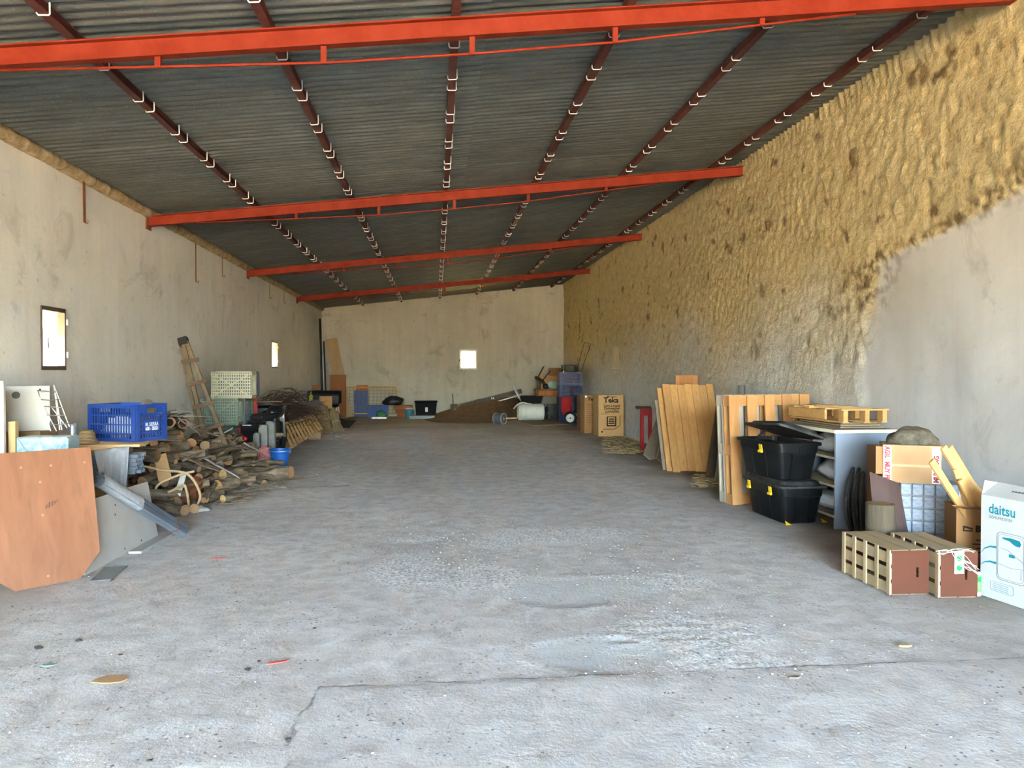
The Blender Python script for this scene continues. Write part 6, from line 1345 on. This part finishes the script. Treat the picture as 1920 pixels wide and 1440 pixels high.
# boards and small pallet on the desk top
M_DUSTB = wood('dusty_board', S(140, 122, 98), 1, .2)
for k in range(3): MB().box(3.76 + .03 * k, 4.19, 6.62 + .05 * k, 7.50 - .06 * k, DZ + .001 + .017 * k, DZ + .016 + .017 * k).solo('dusty_board', M_DUSTB, ['lowest dusty board lying on the desk top', 'middle dusty board lying on the desk top', 'uppermost dusty board under the small pallet'][k], 'board', 'boards on the desk', bevel=.002)
z0 = DZ + .053; sp = thing('small_pallet', 'small light wooden pallet lying on the desk top', 'pallet', (3.98, 7.05, z0), rz=.06); M_SP = wood('light_pine', S(188, 146, 90), 0, .15); hh = .115
for y in (-.42, -.16, .12, .40): MB().box(-.27, .22, y - .05, y + .05, hh, hh + .014).build('deck_board', M_SP, sp, bevel=.001)
for x in (-.22, .0, .18):
    MB().box(x - .03, x + .03, -.46, .46, 0, .014).build('bottom_board', M_SP, sp, bevel=.001)
    for y in (-.42, 0, .40): MB().box(x - .022, x + .022, y - .04, y + .04, .014, hh).build('block', M_SP, sp)
MB().box(-.27, -.25, -.2, .46, .02, hh - .005).build('side_board', M_SP, sp)
MB().bar((3.70, 7.1, z0 + .136), (3.98, 7.5, z0 + .138), .09, .012).solo('thin_slat', M_SP, 'loose pine slat lying across the small pallet', 'slat')
# ------------------------------------------------------------------ clutter between the desk and the near cartons
M_HOSE = plain('black_foam_tube', S(34, 34, 36), .8, 0, .15, 12, .2, dust=.2)
hc = thing('pipe_coil', 'coil of thick black foam tubes leaning on the grey desk side', 'pipe coil', (WY(1608, 990, 6.3).x, 6.3, 0))
for k in range(9):
    f = k / 8; xc = WY(1606, 930, 6.28).x; pts = []; n = 28; zt_ = .50 + .07 * math.sin(f * 3.0 + .4) - .03 * (k % 2); row = (k % 3) * .028
    for i in range(n):
        a_ = 2 * PI * i / n; zz = .022 + zt_ / 2 + zt_ / 2 * math.sin(a_) * .98
        bow = -.055 * math.sin(PI * zz / .6) * (1 - .9 * f) + .03 * (zz / .6) ** 2
        pts.append(Vector((xc - .045 + .125 * f + .017 * math.cos(a_) + bow, 6.24 + row + .012 * math.cos(a_) + .05 * (zz / .6) + .03 * abs(f - .5), zz)))
    MB().tube(pts, .0155, 8, closed=True).build('foam_tube', M_HOSE, hc, world=True, smooth=True)
# dark brown board leaning
p = [WY(1630, 884, 5.52), WY(1686, 906, 5.46), WY(1704, 1003, 5.36), WY(1640, 1003, 5.40)]; nrm = (p[1] - p[0]).cross(p[3] - p[0]).normalized()
if nrm.y > 0: nrm = -nrm
low = [q.copy() for q in p]; e1, e2 = (p[2] - p[1]).normalized(), (p[3] - p[0]).normalized(); low[2] = p[1] + e1 * ((.006 - p[1].z) / e1.z); low[3] = p[0] + e2 * ((.006 - p[0].z) / e2.z)
MB().slab(low, nrm, .02).solo('brown_board', wood('maroon_board', S(76, 52, 44), 2, .15, .5, False), 'dark brown board leaning between the black coil and plastic pack', 'board', bevel=.002)
# log stump
a = WY(1653, 945, 5.21); sm_, se = log_mesh('stump', .108, a.z, 91, .04, .93, 18, m_=9)
stp = thing('log_stump', 'grey bark-stripped log stump standing behind the wooden crates', 'stump', (a.x, 5.21, .004))
M_STUMP = wood('stump_wood', S(88, 79, 64), 2, .5, .85, False)
for q in sm_.v: q.z += a.z / 2
sm_.build('stump_body', M_STUMP, stp, smooth=True)
for e in se:
    for q in e.v: q.z += a.z / 2
    e.build('cut_face', M_CUTD, stp)
# plastic wrapped pack of square tiles
TRN = -.48; cF = Vector((math.cos(TRN), math.sin(TRN), 0)); fl = WY(1688, 950, 5.50); fl.z = 0
def width_to(p, px):
    lo_, hi_ = .05, 1.2
    for _ in range(40):
        md_ = (lo_ + hi_) / 2; q = p + cF * md_ - CAMP; x_ = 960 + FPX * q.dot(_rt) / q.dot(_fw)
        if x_ < px: lo_ = md_
        else: hi_ = md_
    return lo_
PW = width_to(fl, 1797); pz = WY(1700, 909, fl.y - .1).z
pkk = thing('wrapped_tile_pack', 'pack of square pale blue tiles under clear plastic, carrying the taped carton', 'tile pack', (fl.x, fl.y, .004), rz=TRN)
MB().box(0, PW, .02, .30, 0, pz - .004).build('pack_core', plain('grey_pack', S(150, 152, 154), .7), pkk)
t = NT('tile_film'); v = t.coord((6, 1, 40)); nn = t.noise(3, 4, .6, v); t.fin(t.ramp(nn, (.3, S(122, 134, 152)), (.7, S(168, 180, 196))), .2, 0, t.bump(nn, .5, .01), .6); M_TILE = t.m
nc, nr = 5, 6; proto_t = None; cw, chh = PW / nc, (pz - .004) / nr
for i in range(nc):
    for j in range(nr):
        if proto_t is None: proto_t = MB().box(.004, cw - .004, .002, .02, .004, chh - .006).build('tile', M_TILE, pkk, bevel=.003)
        else: share(proto_t, pkk, Matrix.Translation((i * cw, 0, j * chh)))
MB().box(PW, PW + .014, .01, .30, .0, pz - .03).build('cut_edge', M_PRINT, pkk)
# taped carton "MUY FRAGIL"
c0 = WY(1655, 906, 5.545); cw_ = width_to(c0, 1765); cD = Vector((-cF.y, cF.x, 0)); cm_ = c0 + cF * (cw_ / 2) + cD * .17; ch_ = WY(1700, 838, c0.y - .1).z - pz
fg = carton('tan carton with red printed fragile tape on the wrapped pack', (cm_.x, cm_.y, pz + .004), cw_, .34, ch_, TRN, plain('kraft_light', S(176, 140, 100), .8, 0, .08, 4, .08), tape=False, group='cartons in the right clutter')
M_TAPEW = plain('white_tape', S(232, 226, 220), .3); M_TAPER = plain('red_print', S(168, 14, 30), .5)
for x in (-cw_ / 2 + .032, cw_ / 2 - .036): MB().box(x - .028, x + .028, -.1715, -.1702, .004, ch_ - .004).build('fragile_tape', M_TAPEW, fg)
def vtext(s, x, z, size, flip=1, par=fg): lettering(s, size, M_TAPER, par, frame((x, -.1722, z), (0, 0, -flip), (flip, 0, 0)), bold=.0028, sx=.86)
vtext('AGIL', -cw_ / 2 + .014, ch_ - .006, .05); vtext('MUY FR', -cw_ / 2 + .014, ch_ * .56, .05); vtext('MUY FRAG', cw_ / 2 - .018, .012, .05, -1)
MB().box(-cw_ / 2 + .06, cw_ / 2 - .065, -.1708, -.1702, ch_ * .44, ch_ * .50).build('clear_tape', plain('packing_tape', S(196, 166, 122), .3), fg)
MB().box(-cw_ / 2 - .05, -cw_ / 2, -.16, -.154, .06, ch_ - .01).build('side_flap', M_CARD, fg)
# lichen covered lump on top
zt_ = pz + ch_ + .010; a = Vector((cm_.x + .03, cm_.y - .0, 0)); m = MB(); n = 30; h = 12
for i in range(h + 1):
    th_ = PI / 2 * i / h
    for k in range(n):
        ph = 2 * PI * k / n; d = Vector((math.cos(ph) * math.sin(th_), math.sin(ph) * math.sin(th_), math.cos(th_))); q = 1 + .14 * noise.noise(d * 2 + Vector((4, 2, 0))) + .05 * noise.noise(d * 8)
        m.v.append(Vector((a.x + d.x * q * .20, cm_.y + d.y * q * .15, zt_ + .002 + max(0, d.z) * q * .135)))
for i in range(h):
    for k in range(n): m.f.append((i * n + k, (i + 1) * n + k, (i + 1) * n + (k + 1) % n, i * n + (k + 1) % n))
m.f.append(tuple(h * n + k for k in range(n)))
t = NT('lichen_felt'); v = t.coord(); n1 = t.noise(14, 6, .7, v); c = t.ramp(n1, (.3, S(70, 64, 54)), (.6, S(112, 104, 88)), (.75, S(150, 132, 92))); t.fin(c, .97, 0, t.bump(n1, .8, .03), .1)
m.solo('felt_bundle', t.m, 'dark dusty domed bundle lying on top of the taped carton', 'bundle', smooth=True)
a = WY(1785, 870, 6.02); carton('brown carton wedged behind the taped one against the wall', (4.02, 6.24, .004), .28, .28, WY(1785, 842, 6.02).z, .0, M_CARDD, group='cartons in the right clutter')
# open carton with offcuts, printed side towards the camera
oc0 = WY(1793, 980, 4.78); oz = WY(1800, 957, 4.74).z; ow = .33; ocF = Vector((math.cos(-.42), math.sin(-.42), 0)); ocm = oc0 + ocF * (ow / 2) + Vector((-ocF.y, ocF.x, 0)) * .17
oc = carton('open carton of pine offcuts behind the white dehumidifier box', (ocm.x, ocm.y, .004), ow, .34, oz, -.42, plain('kraft_brown', S(150, 112, 72), .85, 0, .08, 4, .08), open_=True, group='cartons in the right clutter')
fx = ow / 2; MB().bar((-fx + .02, -.2, oz - .002), (-fx - .05, -.24, oz + .05), .004, .0, up=(0, 0, 1)) if False else None
m = MB().add([(-fx, -.17, oz), (fx, -.17, oz), (fx, -.25, oz + .02), (-fx - .04, -.24, oz + .03)], [(0, 1, 2, 3)]); o = m.build('front_flap', M_CARDD, oc); md = o.modifiers.new('thick', 'SOLIDIFY'); md.thickness = .006
FO = lambda x, z: frame((x, -.1712, z), (1, 0, 0), (0, 0, 1))
lettering('BY', .06, M_PRK, oc, FO(-fx + .115, oz * .70), bold=.003); MB().box(-fx + .045, -fx + .10, -.1715, -.1705, oz * .70, oz * .715).build('logo_mark', M_PRK, oc); MB().box(-fx + .04, -fx + .05, -.1715, -.1705, oz * .70, oz * .77).build('logo_mark', M_PRK, oc); MB().bar((-fx + .045, -.171, oz * .765), (-fx + .10, -.171, oz * .735), .012, .001, up=(0, 1, 0)).build('logo_mark', M_PRK, oc)
for k in range(4): MB().box(-fx + .12 - .02 * (k % 2), -fx + .30, -.1715, -.1705, oz * (.58 - .055 * k), oz * (.596 - .055 * k)).build('printed_line', M_PRK, oc)
M_OFF = wood('pine_offcut', S(204, 160, 100), 2, .15, .7)
offs = [((1803, 952, 4.76), (1746, 864, 4.72), .050, .018), ((1834, 945, 4.84), (1768, 838, 4.82), .048, .022), ((1842, 940, 4.90), (1780, 838, 4.88), .043, .022), ((1815, 955, 4.80), (1790, 880, 4.79), .03, .015), ((1828, 958, 4.76), (1800, 900, 4.74), .038, .015), ((1848, 935, 4.95), (1822, 905, 4.95), .034, .02)]
for k, (pb, pt, wd, th_) in enumerate(offs):
    q0, q1 = WY(*pb), WY(*pt); d = (q0 - q1).normalized(); q0 = q0 + d * .10
    MB().bar(q0, q1, wd, th_, up=(0, -1, .3)).solo('pine_offcut', M_OFF, ['long pine offcut leaning furthest over the taped carton', 'long wide pine offcut standing tallest in the open carton', 'pine offcut standing just behind the tallest one', 'thin pine strip between the leaning offcuts', 'short pine offcut low in the open carton', 'short pine offcut beside the white box top'][k], 'offcut', 'pine offcuts in the open carton', bevel=.001)
a = WY(1888, 905, 5.3); MB().box(a.x - .03, a.x + .05, 5.3, 5.34, .3, .78) if False else None

# ------------------------------------------------------------------ wooden fruit crates lying on their sides
M_CRW = wood('crate_slat', S(172, 154, 121), 1, .14); M_CRWZ = wood('crate_slat', S(172, 154, 121), 2, .14); M_HARD = plain('hardboard', S(86, 42, 21), .7, 0, .08, 5, .08, 80)
def fruit_crate(label, loc, rz, W=.255, H=.29, L=.56, gaps=True):
    """end panel faces -Y; slatted bottom faces -X; open side faces +X"""
    th = thing('fruit_crate', label, 'crate', loc, rz, 'wooden fruit crates')
    for k, y in enumerate((0, L - .014)):
        m = MB(); hx, hz0, hz1 = W * .70, H * .38, H * .60   # hand hole
        m.box(.006, hx - .008, y, y + .008, .003, H - .003); m.box(hx + .008, W, y, y + .008, .003, H - .003); m.box(hx - .008, hx + .008, y, y + .008, .003, hz0); m.box(hx - .008, hx + .008, y, y + .008, hz1, H - .003)
        e = m.build('end_panel', M_HARD, th); MB().box(W - .012, W, y + .008, y + .03, .003, H - .003).build('end_batten', M_CRWZ, e); MB().box(.008, .02, y + .008, y + .03, .003, H - .003).build('end_batten', M_CRWZ, e)
    for j in range(3):   # bottom slats run along Y, with gaps between
        z = .0 + j * (H / 3); MB().box(0, .006, .0, L, z + .004, z + H / 3 - .022).build('bottom_slat', M_CRW, th)
    for k in range(4 + 1):
        y = .0 + (L - .035) * k / 4; MB().box(-.009, 0, y, y + .035, .0, H).build('cross_slat', M_CRWZ, th)
    for z in (-.0, H - .006):
        for k in range(2): x = .008 + k * (W - .008) / 2 ; MB().box(x, x + (W - .03) / 2 - .004, .0, L, z, z + .006).build('side_slat', M_CRW, th)
    return th
c1 = G(1670, 1117); fruit_crate('wooden fruit crate with slatted bottom facing the open floor', (c1.x, c1.y, .004), .0, .262, .292, .57)
c2 = G(1760, 1122); f2 = fruit_crate('second fruit crate with netting and green tag on its end', (c2.x + .005, c2.y, .004), -.06, .25, .300, .56)
# netting, green tag and a seed packet at the second crate
Yn = c2.y - .012; nt = thing('string_net', 'tangled white string net draped over the second fruit crate end', 'netting', (WY(1790, 1060, Yn).x, Yn, .15))
M_STR = plain('white_string', S(240, 238, 236), .8)
for L_ in (((1755, 1034), (1775, 1031), (1795, 1040), (1812, 1058), (1828, 1072)), ((1757, 1038), (1780, 1036), (1800, 1033), (1822, 1028)), ((1783, 1030), (1790, 1045), (1806, 1052), (1832, 1062)), ((1800, 1036), (1808, 1050), (1818, 1055), (1830, 1068)), ((1790, 1040), (1798, 1060), (1815, 1064), (1832, 1076)), ((1760, 1032), (1768, 1040), (1786, 1030), (1810, 1030), (1826, 1036)), ((1800, 1055), (1815, 1068), (1828, 1070), (1834, 1078)), ((1795, 1030), (1812, 1044), (1825, 1060), (1836, 1068))):
    MB().tube(spline([WY(x, y, Yn - .006 - .004 * (k % 3)) for k, (x, y) in enumerate(L_)], 4), .0016, 5).build('string', M_STR, nt, world=True, smooth=True)
a, b = WY(1790, 1076, Yn), WY(1808, 1034, Yn); tg = thing('price_tag', 'white tag with two green discs on the second crate', 'tag', ((a.x + b.x) / 2, Yn, a.z)); MB().box(a.x, b.x, Yn - .0, Yn + .002, a.z, b.z).build('card', M_PRINT, tg, world=True)
M_GRN = plain('leaf_green', S(22, 140, 62), .5)
for z in (.27, .70): MB().lathe([(0, 0), (.020, 0), (.020, .001), (0, .001)], 16, frame(((a.x + b.x) / 2, Yn - .0005, a.z + (b.z - a.z) * z), (1, 0, 0), (0, 0, 1))).build('green_disc', M_GRN, tg, world=True)
a, b = WY(1818, 1120, Yn + .02), WY(1839, 1072, Yn + .02); sdp = thing('seed_packet', 'small white and green seed packet between crate and white box', 'packet', ((a.x + b.x) / 2, Yn + .03, .004))
MB().box(a.x, b.x, Yn + .01, Yn + .035, .004, b.z).build('pouch', M_PRINT, sdp, world=True, bevel=.004)
MB().box(a.x + .025, b.x - .004, Yn + .0085, Yn + .0095, .03, b.z - .02).build('printed_picture', plain('seed_picture', S(120, 170, 96), .5, 0, .5, 40, .02), sdp, world=True); MB().box(a.x + .025, b.x - .004, Yn + .008, Yn + .009, b.z * .62, b.z * .8).build('printed_band', M_GRN, sdp, world=True)

# ------------------------------------------------------------------ white appliance carton at the photo's edge
p0, p1 = G(1838, 1116), G(1921, 1161); yw = math.atan2(p1.x - p0.x, p0.y - p1.y)   # turned slightly
dh = thing('appliance_carton', 'white dehumidifier carton with teal print cut by the photo edge', 'box', (p0.x, p0.y, .004), rz=-yw * .9, group='appliance cartons')
M_WC = plain('white_carton', S(198, 198, 194), .6, 0, .04, 4, .06, dust=.12); M_TEAL = plain('teal_print', S(0, 128, 140), .55, 0, .03, 3, .02); M_GREYP = plain('grey_print', S(96, 112, 120), .6, 0, .03)
BW, BD, BH = .56, .34, WY(1836, 928, p0.y).z
MB().box(0, .006, -BW, 0, 0, BH).build('side_wall', M_WC, dh); MB().box(BD - .006, BD, -BW, 0, 0, BH).build('side_wall', M_WC, dh); MB().box(.006, BD - .006, -BW, -BW + .006, 0, BH).build('side_wall', M_WC, dh); MB().box(.006, BD - .006, -.006, 0, 0, BH).build('side_wall', M_WC, dh); MB().box(.006, BD - .006, -BW + .006, -.006, 0, .006).build('bottom', M_WC, dh)
MB().add([(0, -BW, BH), (0, 0, BH), (.14, 0.02, BH + .075), (.15, -BW, BH + .055), (.004, -BW, BH - .004), (.004, 0, BH - .004), (.144, .02, BH + .07), (.154, -BW, BH + .05)], [(0, 1, 2, 3), (7, 6, 5, 4), (0, 4, 5, 1), (1, 5, 6, 2), (2, 6, 7, 3), (3, 7, 4, 0)]).build('top_flap', M_WC, dh)
MB().add([(BD, -BW, BH), (BD, 0, BH), (.17, 0, BH + .05), (.17, -BW, BH + .045), (BD, -BW, BH - .005), (BD, 0, BH - .005), (.17, 0, BH + .045), (.17, -BW, BH + .04)], [(0, 1, 2, 3), (7, 6, 5, 4), (0, 4, 5, 1), (1, 5, 6, 2), (2, 6, 7, 3), (3, 7, 4, 0)]).build('top_flap', M_WC, dh)
MB().add([(0.005, 0, BH), (.14, 0, BH), (.14, .0, BH + .07), (.06, .03, BH + .085)], [(0, 1, 2, 3)]).build('end_flap', M_WC, dh)
def DM(u, z, e=.0012): return frame((-e, -u, z), (0, -1, 0), (0, 0, 1))     # u runs along the face from its far edge
lettering('daitsu', .088, M_TEAL, dh, DM(.055, BH * .835), bold=.0015, sx=.92); lettering('DEHUMIDIFIER', .026, M_GREYP, dh, DM(.058, BH * .785), sx=1.0)
FL_ = frame((.062, -.16, BH + .0365), (0, -1, 0), (.14, 0, .072))
for k in range(5): MB().box(.022 * k, .022 * k + .014, 0, .014, 0, .001, FL_).build('printed_dash', M_GREYP, dh)
def outline(pts, w_, mat, nm): 
    m = MB()
    for i in range(len(pts) - 1): m.bar((-.0008, -pts[i][0], pts[i][1]), (-.0008, -pts[i + 1][0], pts[i + 1][1]), w_, .0012, up=(1, 0, 0), ext=w_ * .3)
    return m.build(nm, mat, dh)
def rrect(u0, u1, z0, z1, r):
    P = []
    for cu, cz, a0 in ((u1 - r, z1 - r, 0), (u0 + r, z1 - r, 90), (u0 + r, z0 + r, 180), (u1 - r, z0 + r, 270)):
        for k in range(6): t_ = math.radians(a0 + 18 * k); P.append((cu + r * math.cos(t_), cz + r * math.sin(t_)))
    return P + [P[0]]
U0, U1, Z0, Z1 = .118, .315, BH * .21, BH * .67
outline(rrect(U0, U1, Z0, Z1, .03), .0025, M_GREYP, 'product_outline'); outline(rrect(U0 + .008, U1 - .012, Z0 + .01, Z1 - .012, .028), .0014, M_GREYP, 'product_outline')
outline([(U0 + .03, Z1 - .10), (U0 + .08, Z1 - .105), (U0 + .12, Z1 - .13), (U1 - .012, Z1 - .16)], .0015, M_GREYP, 'product_outline'); outline([(U0 + .006, Z0 + .10), (U0 + .1, Z0 + .088), (U1 - .006, Z0 + .10)], .0015, M_GREYP, 'product_outline')
def patch(pts, mat, nm): return MB().prism([(p[0], p[1]) for p in pts], .0008, frame((-.0004, 0, 0), (0, -1, 0), (0, 0, 1))).build(nm, mat, dh)
patch([(U0 + .04, Z1 - .03), (U0 + .10, Z1 - .025), (U1 - .04, Z1 - .03), (U1 - .03, Z1 - .05), (U1 - .04, Z1 - .07), (U1 - .075, Z1 - .065), (U0 + .09, Z1 - .045), (U0 + .04, Z1 - .04)], M_TEAL, 'control_panel_print')
patch([(U0 + .085, Z0 + .155), (U0 + .125, Z0 + .155), (U0 + .125, Z0 + .175), (U0 + .085, Z0 + .175)], M_TEAL, 'badge_print'); patch([(U1 - .03, Z0 + .03), (U1 - .027, Z0 + .03), (U1 - .027, Z0 + .09), (U1 - .03, Z0 + .09)], M_GREYP, 'gauge_print')
def swoosh(c, w0, w1, nm='swoosh_print'):
    n = len(c); up_ = []; dn = []
    for i, (u_, z_) in enumerate(c):
        f = i / (n - 1); w_ = w0 + (w1 - w0) * f; up_.append((u_, z_ + w_ / 2)); dn.append((u_, z_ - w_ / 2))
    return patch(up_ + dn[::-1], M_TEAL, nm)
swoosh([(.004, BH * .425), (.03, BH * .475), (.07, BH * .505), (.114, BH * .513)], .004, .014); swoosh([(.004, BH * .305), (.03, BH * .34), (.07, BH * .358), (.114, BH * .357)], .004, .014)
swoosh([(U1 + .004, BH * .50), (U1 + .06, BH * .475), (U1 + .14, BH * .49), (U1 + .23, BH * .53)], .05, .07); swoosh([(U1 + .004, BH * .275), (U1 + .06, BH * .25), (U1 + .13, BH * .255), (U1 + .23, BH * .29)], .025, .05)
patch(rrect(U1 + .0, U1 + .22, BH * .735, BH * .79, .018)[:-1], M_TEAL, 'model_badge'); lettering('ADDP', .03, M_PRINT, dh, DM(U1 + .02, BH * .75, .0022), bold=.0006)
outline(rrect(.075, .235, BH * .085, BH * .175, .012), .0015, M_TEAL, 'info_frame')
for k in range(4): outline([(.09, BH * (.155 - .018 * k)), (.20, BH * (.155 - .018 * k))], .002, M_TEAL, 'info_line')
for k in range(3): MB().box(.018 * k, .018 * k + .011, 0, .016, 0, .001, DM(.34, BH * .095, .0004)).build('printed_dash', M_GREYP, dh)
# ------------------------------------------------------------------ litter on the floor
random.seed(23)
M_PEB = plain('pale_pebble', S(190, 188, 184), .9, 0, .2, 10, .2); M_STRAW = plain('straw', S(170, 146, 100), .9, 0, .3, 10, .2); M_LEAF = plain('dry_leaf', S(128, 117, 104), .95, 0, .3, 10, .2)
def floor_z(x, y): return floor_fn(x, y)[0].z
m = MB()
for k in range(520):
    if k < 300:
        c = random.choice(PATCH + SMOOTH); a = random.uniform(0, 6.28); rr = math.sqrt(random.random()) * 1.7; x, y = c[0].x + math.cos(a) * rr * c[1], c[0].y + math.sin(a) * rr * c[2]
        x += .35 * random.random()
    else: y = 2.6 + 9 * random.random() ** 1.6; x = random.uniform(-2.6, 3.2)
    if y < 2.2: continue
    r = random.choice((.002, .003, .004, .005, .007)); m.blob((x, y, floor_z(x, y) + r * .3), (r, r, r * .6), k, .4, 2, 6)
o = m.solo('pebble_litter', M_PEB, 'pale concrete crumbs and pebbles scattered over the floor', 'pebbles', smooth=True); o['kind'] = 'stuff'
m = MB()
for k in range(700):
    y = 2.5 + 10 * random.random() ** 1.5; x = random.gauss(-.3, 1.7) if k % 3 else random.uniform(-2.6, 3.4)
    if not (-2.9 < x < 3.5): continue
    r = random.choice((.002, .003, .004, .007)); z = floor_z(x, y) + .003; a = random.uniform(0, 6.28); n = 5
    P = [(x + math.cos(a + 2 * PI * i / n) * r * random.uniform(.5, 1.3), y + math.sin(a + 2 * PI * i / n) * r * random.uniform(.5, 1.3), z + random.uniform(0, .006)) for i in range(n)]
    m.add(P + [(p[0], p[1], p[2] - .003) for p in P], [tuple(range(n)), tuple(range(n, 2 * n))[::-1]] + [(i, n + i, n + (i + 1) % n, (i + 1) % n) for i in range(n)])
o = m.solo('leaf_litter', M_LEAF, 'dark crumbs of dry leaf and dirt scattered over the floor', 'litter'); o['kind'] = 'stuff'
m = MB()
for k in range(900):
    if k < 650: g = G(random.uniform(1130, 1245), random.uniform(816, 852)); x, y = g.x, g.y
    elif k < 800: g = G(random.uniform(1300, 1372), random.uniform(890, 915)); x, y = g.x, g.y
    else: g = G(random.uniform(560, 660), random.uniform(800, 825)); x, y = g.x, g.y
    x = min(x, XR - .05); a = random.uniform(0, 3.14); L = random.uniform(.04, .13); z = floor_z(x, y) + .004 + random.random() * .02 * (1 if k < 800 else .3)
    d = Vector((math.cos(a), math.sin(a), random.uniform(-.1, .1))) * L / 2; c = Vector((x, y, z)); p = c - d; q = c + d; q.x = min(q.x, XR - .05); p.x = min(p.x, XR - .05); p.z = max(p.z, .004); q.z = max(q.z, .004); m.tube([p, q], .0035, 3)
o = m.solo('straw_litter', M_STRAW, 'straw scattered on the floor along the right wall', 'straw'); o['kind'] = 'stuff'
def scrap(label, px, py, wpx, mat, cat, name, asp=.5, th=.004, yaw=0.0):
    g = G(px, py); r = wpx / 1400 * g.y / 2; n = 9; out = []
    for i in range(n):
        a = 2 * PI * i / n; q = 1 + .45 * noise.noise(Vector((math.cos(a) * 2, math.sin(a) * 2, px))); out.append((math.cos(a) * r * q, math.sin(a) * r * asp * q))
    MB().prism(out, th, Matrix.Translation((g.x, g.y, floor_z(g.x, g.y) + .002)) @ Matrix.Rotation(yaw, 4, 'Z')).solo(name, mat, label, cat, 'scraps on the floor')
scrap('torn scrap of cardboard lying on the floor lower left', 208, 1276, 58, plain('cardboard', S(176, 138, 96), .85), 'scrap', 'cardboard_scrap', .7)
scrap('thin red plastic strip lying on the middle of floor', 520, 1243, 44, plain('red_plastic', S(206, 92, 84), .5), 'scrap', 'red_strip', .22, yaw=.35)
scrap('small red scrap on the floor beyond the plywood', 410, 1048, 28, plain('red_plastic', S(206, 92, 84), .5), 'scrap', 'red_scrap', .22)
M_COAL = plain('charcoal', S(58, 55, 52), .95, 0, .2, 20, .4)
for k, (px, py, w_) in enumerate(((72, 1218, 28), (148, 1203, 20), (465, 1258, 20), (280, 1428, 18), (226, 1229, 14), (540, 1388, 20), (590, 1180, 12), (486, 1242, 14))):
    g = G(px, py); r = w_ / 1400 * g.y / 2; MB().blob((g.x, g.y, floor_z(g.x, g.y) + r * .28), (r * .55, r * .3, r * .2), 100 + k, .8, 2.5, 10).solo('charcoal_lump', M_COAL, ['black charcoal lump largest of those at lower left', 'black charcoal lump below the plywood board', 'black charcoal lump beside the red strip', 'black charcoal lump at the bottom edge of the photo', 'tiny black lump near the cardboard scrap', 'black lump on the edge of the pale slab', 'tiny black lump alone in mid floor', 'tiny black lump just above the red strip'][k], 'charcoal', 'charcoal lumps on the floor', smooth=True)
scrap('green plastic scrap lying left of the cardboard scrap', 92, 1248, 24, plain('green_scrap', S(132, 168, 144), .6), 'scrap', 'green_scrap', .5)
for k, (px, py, w_, lb) in enumerate(((1697, 1212, 30, 'dry curled leaf on the floor before the fruit crates'), (1490, 1275, 26, 'brown dirt clod near the slab edge on the right'))): scrap(lb, px, py, w_, MATS['straw'] if k == 0 else M_LEAF, 'leaf' if k == 0 else 'clod', 'dry_leaf' if k == 0 else 'dirt_clod', .4, .008)
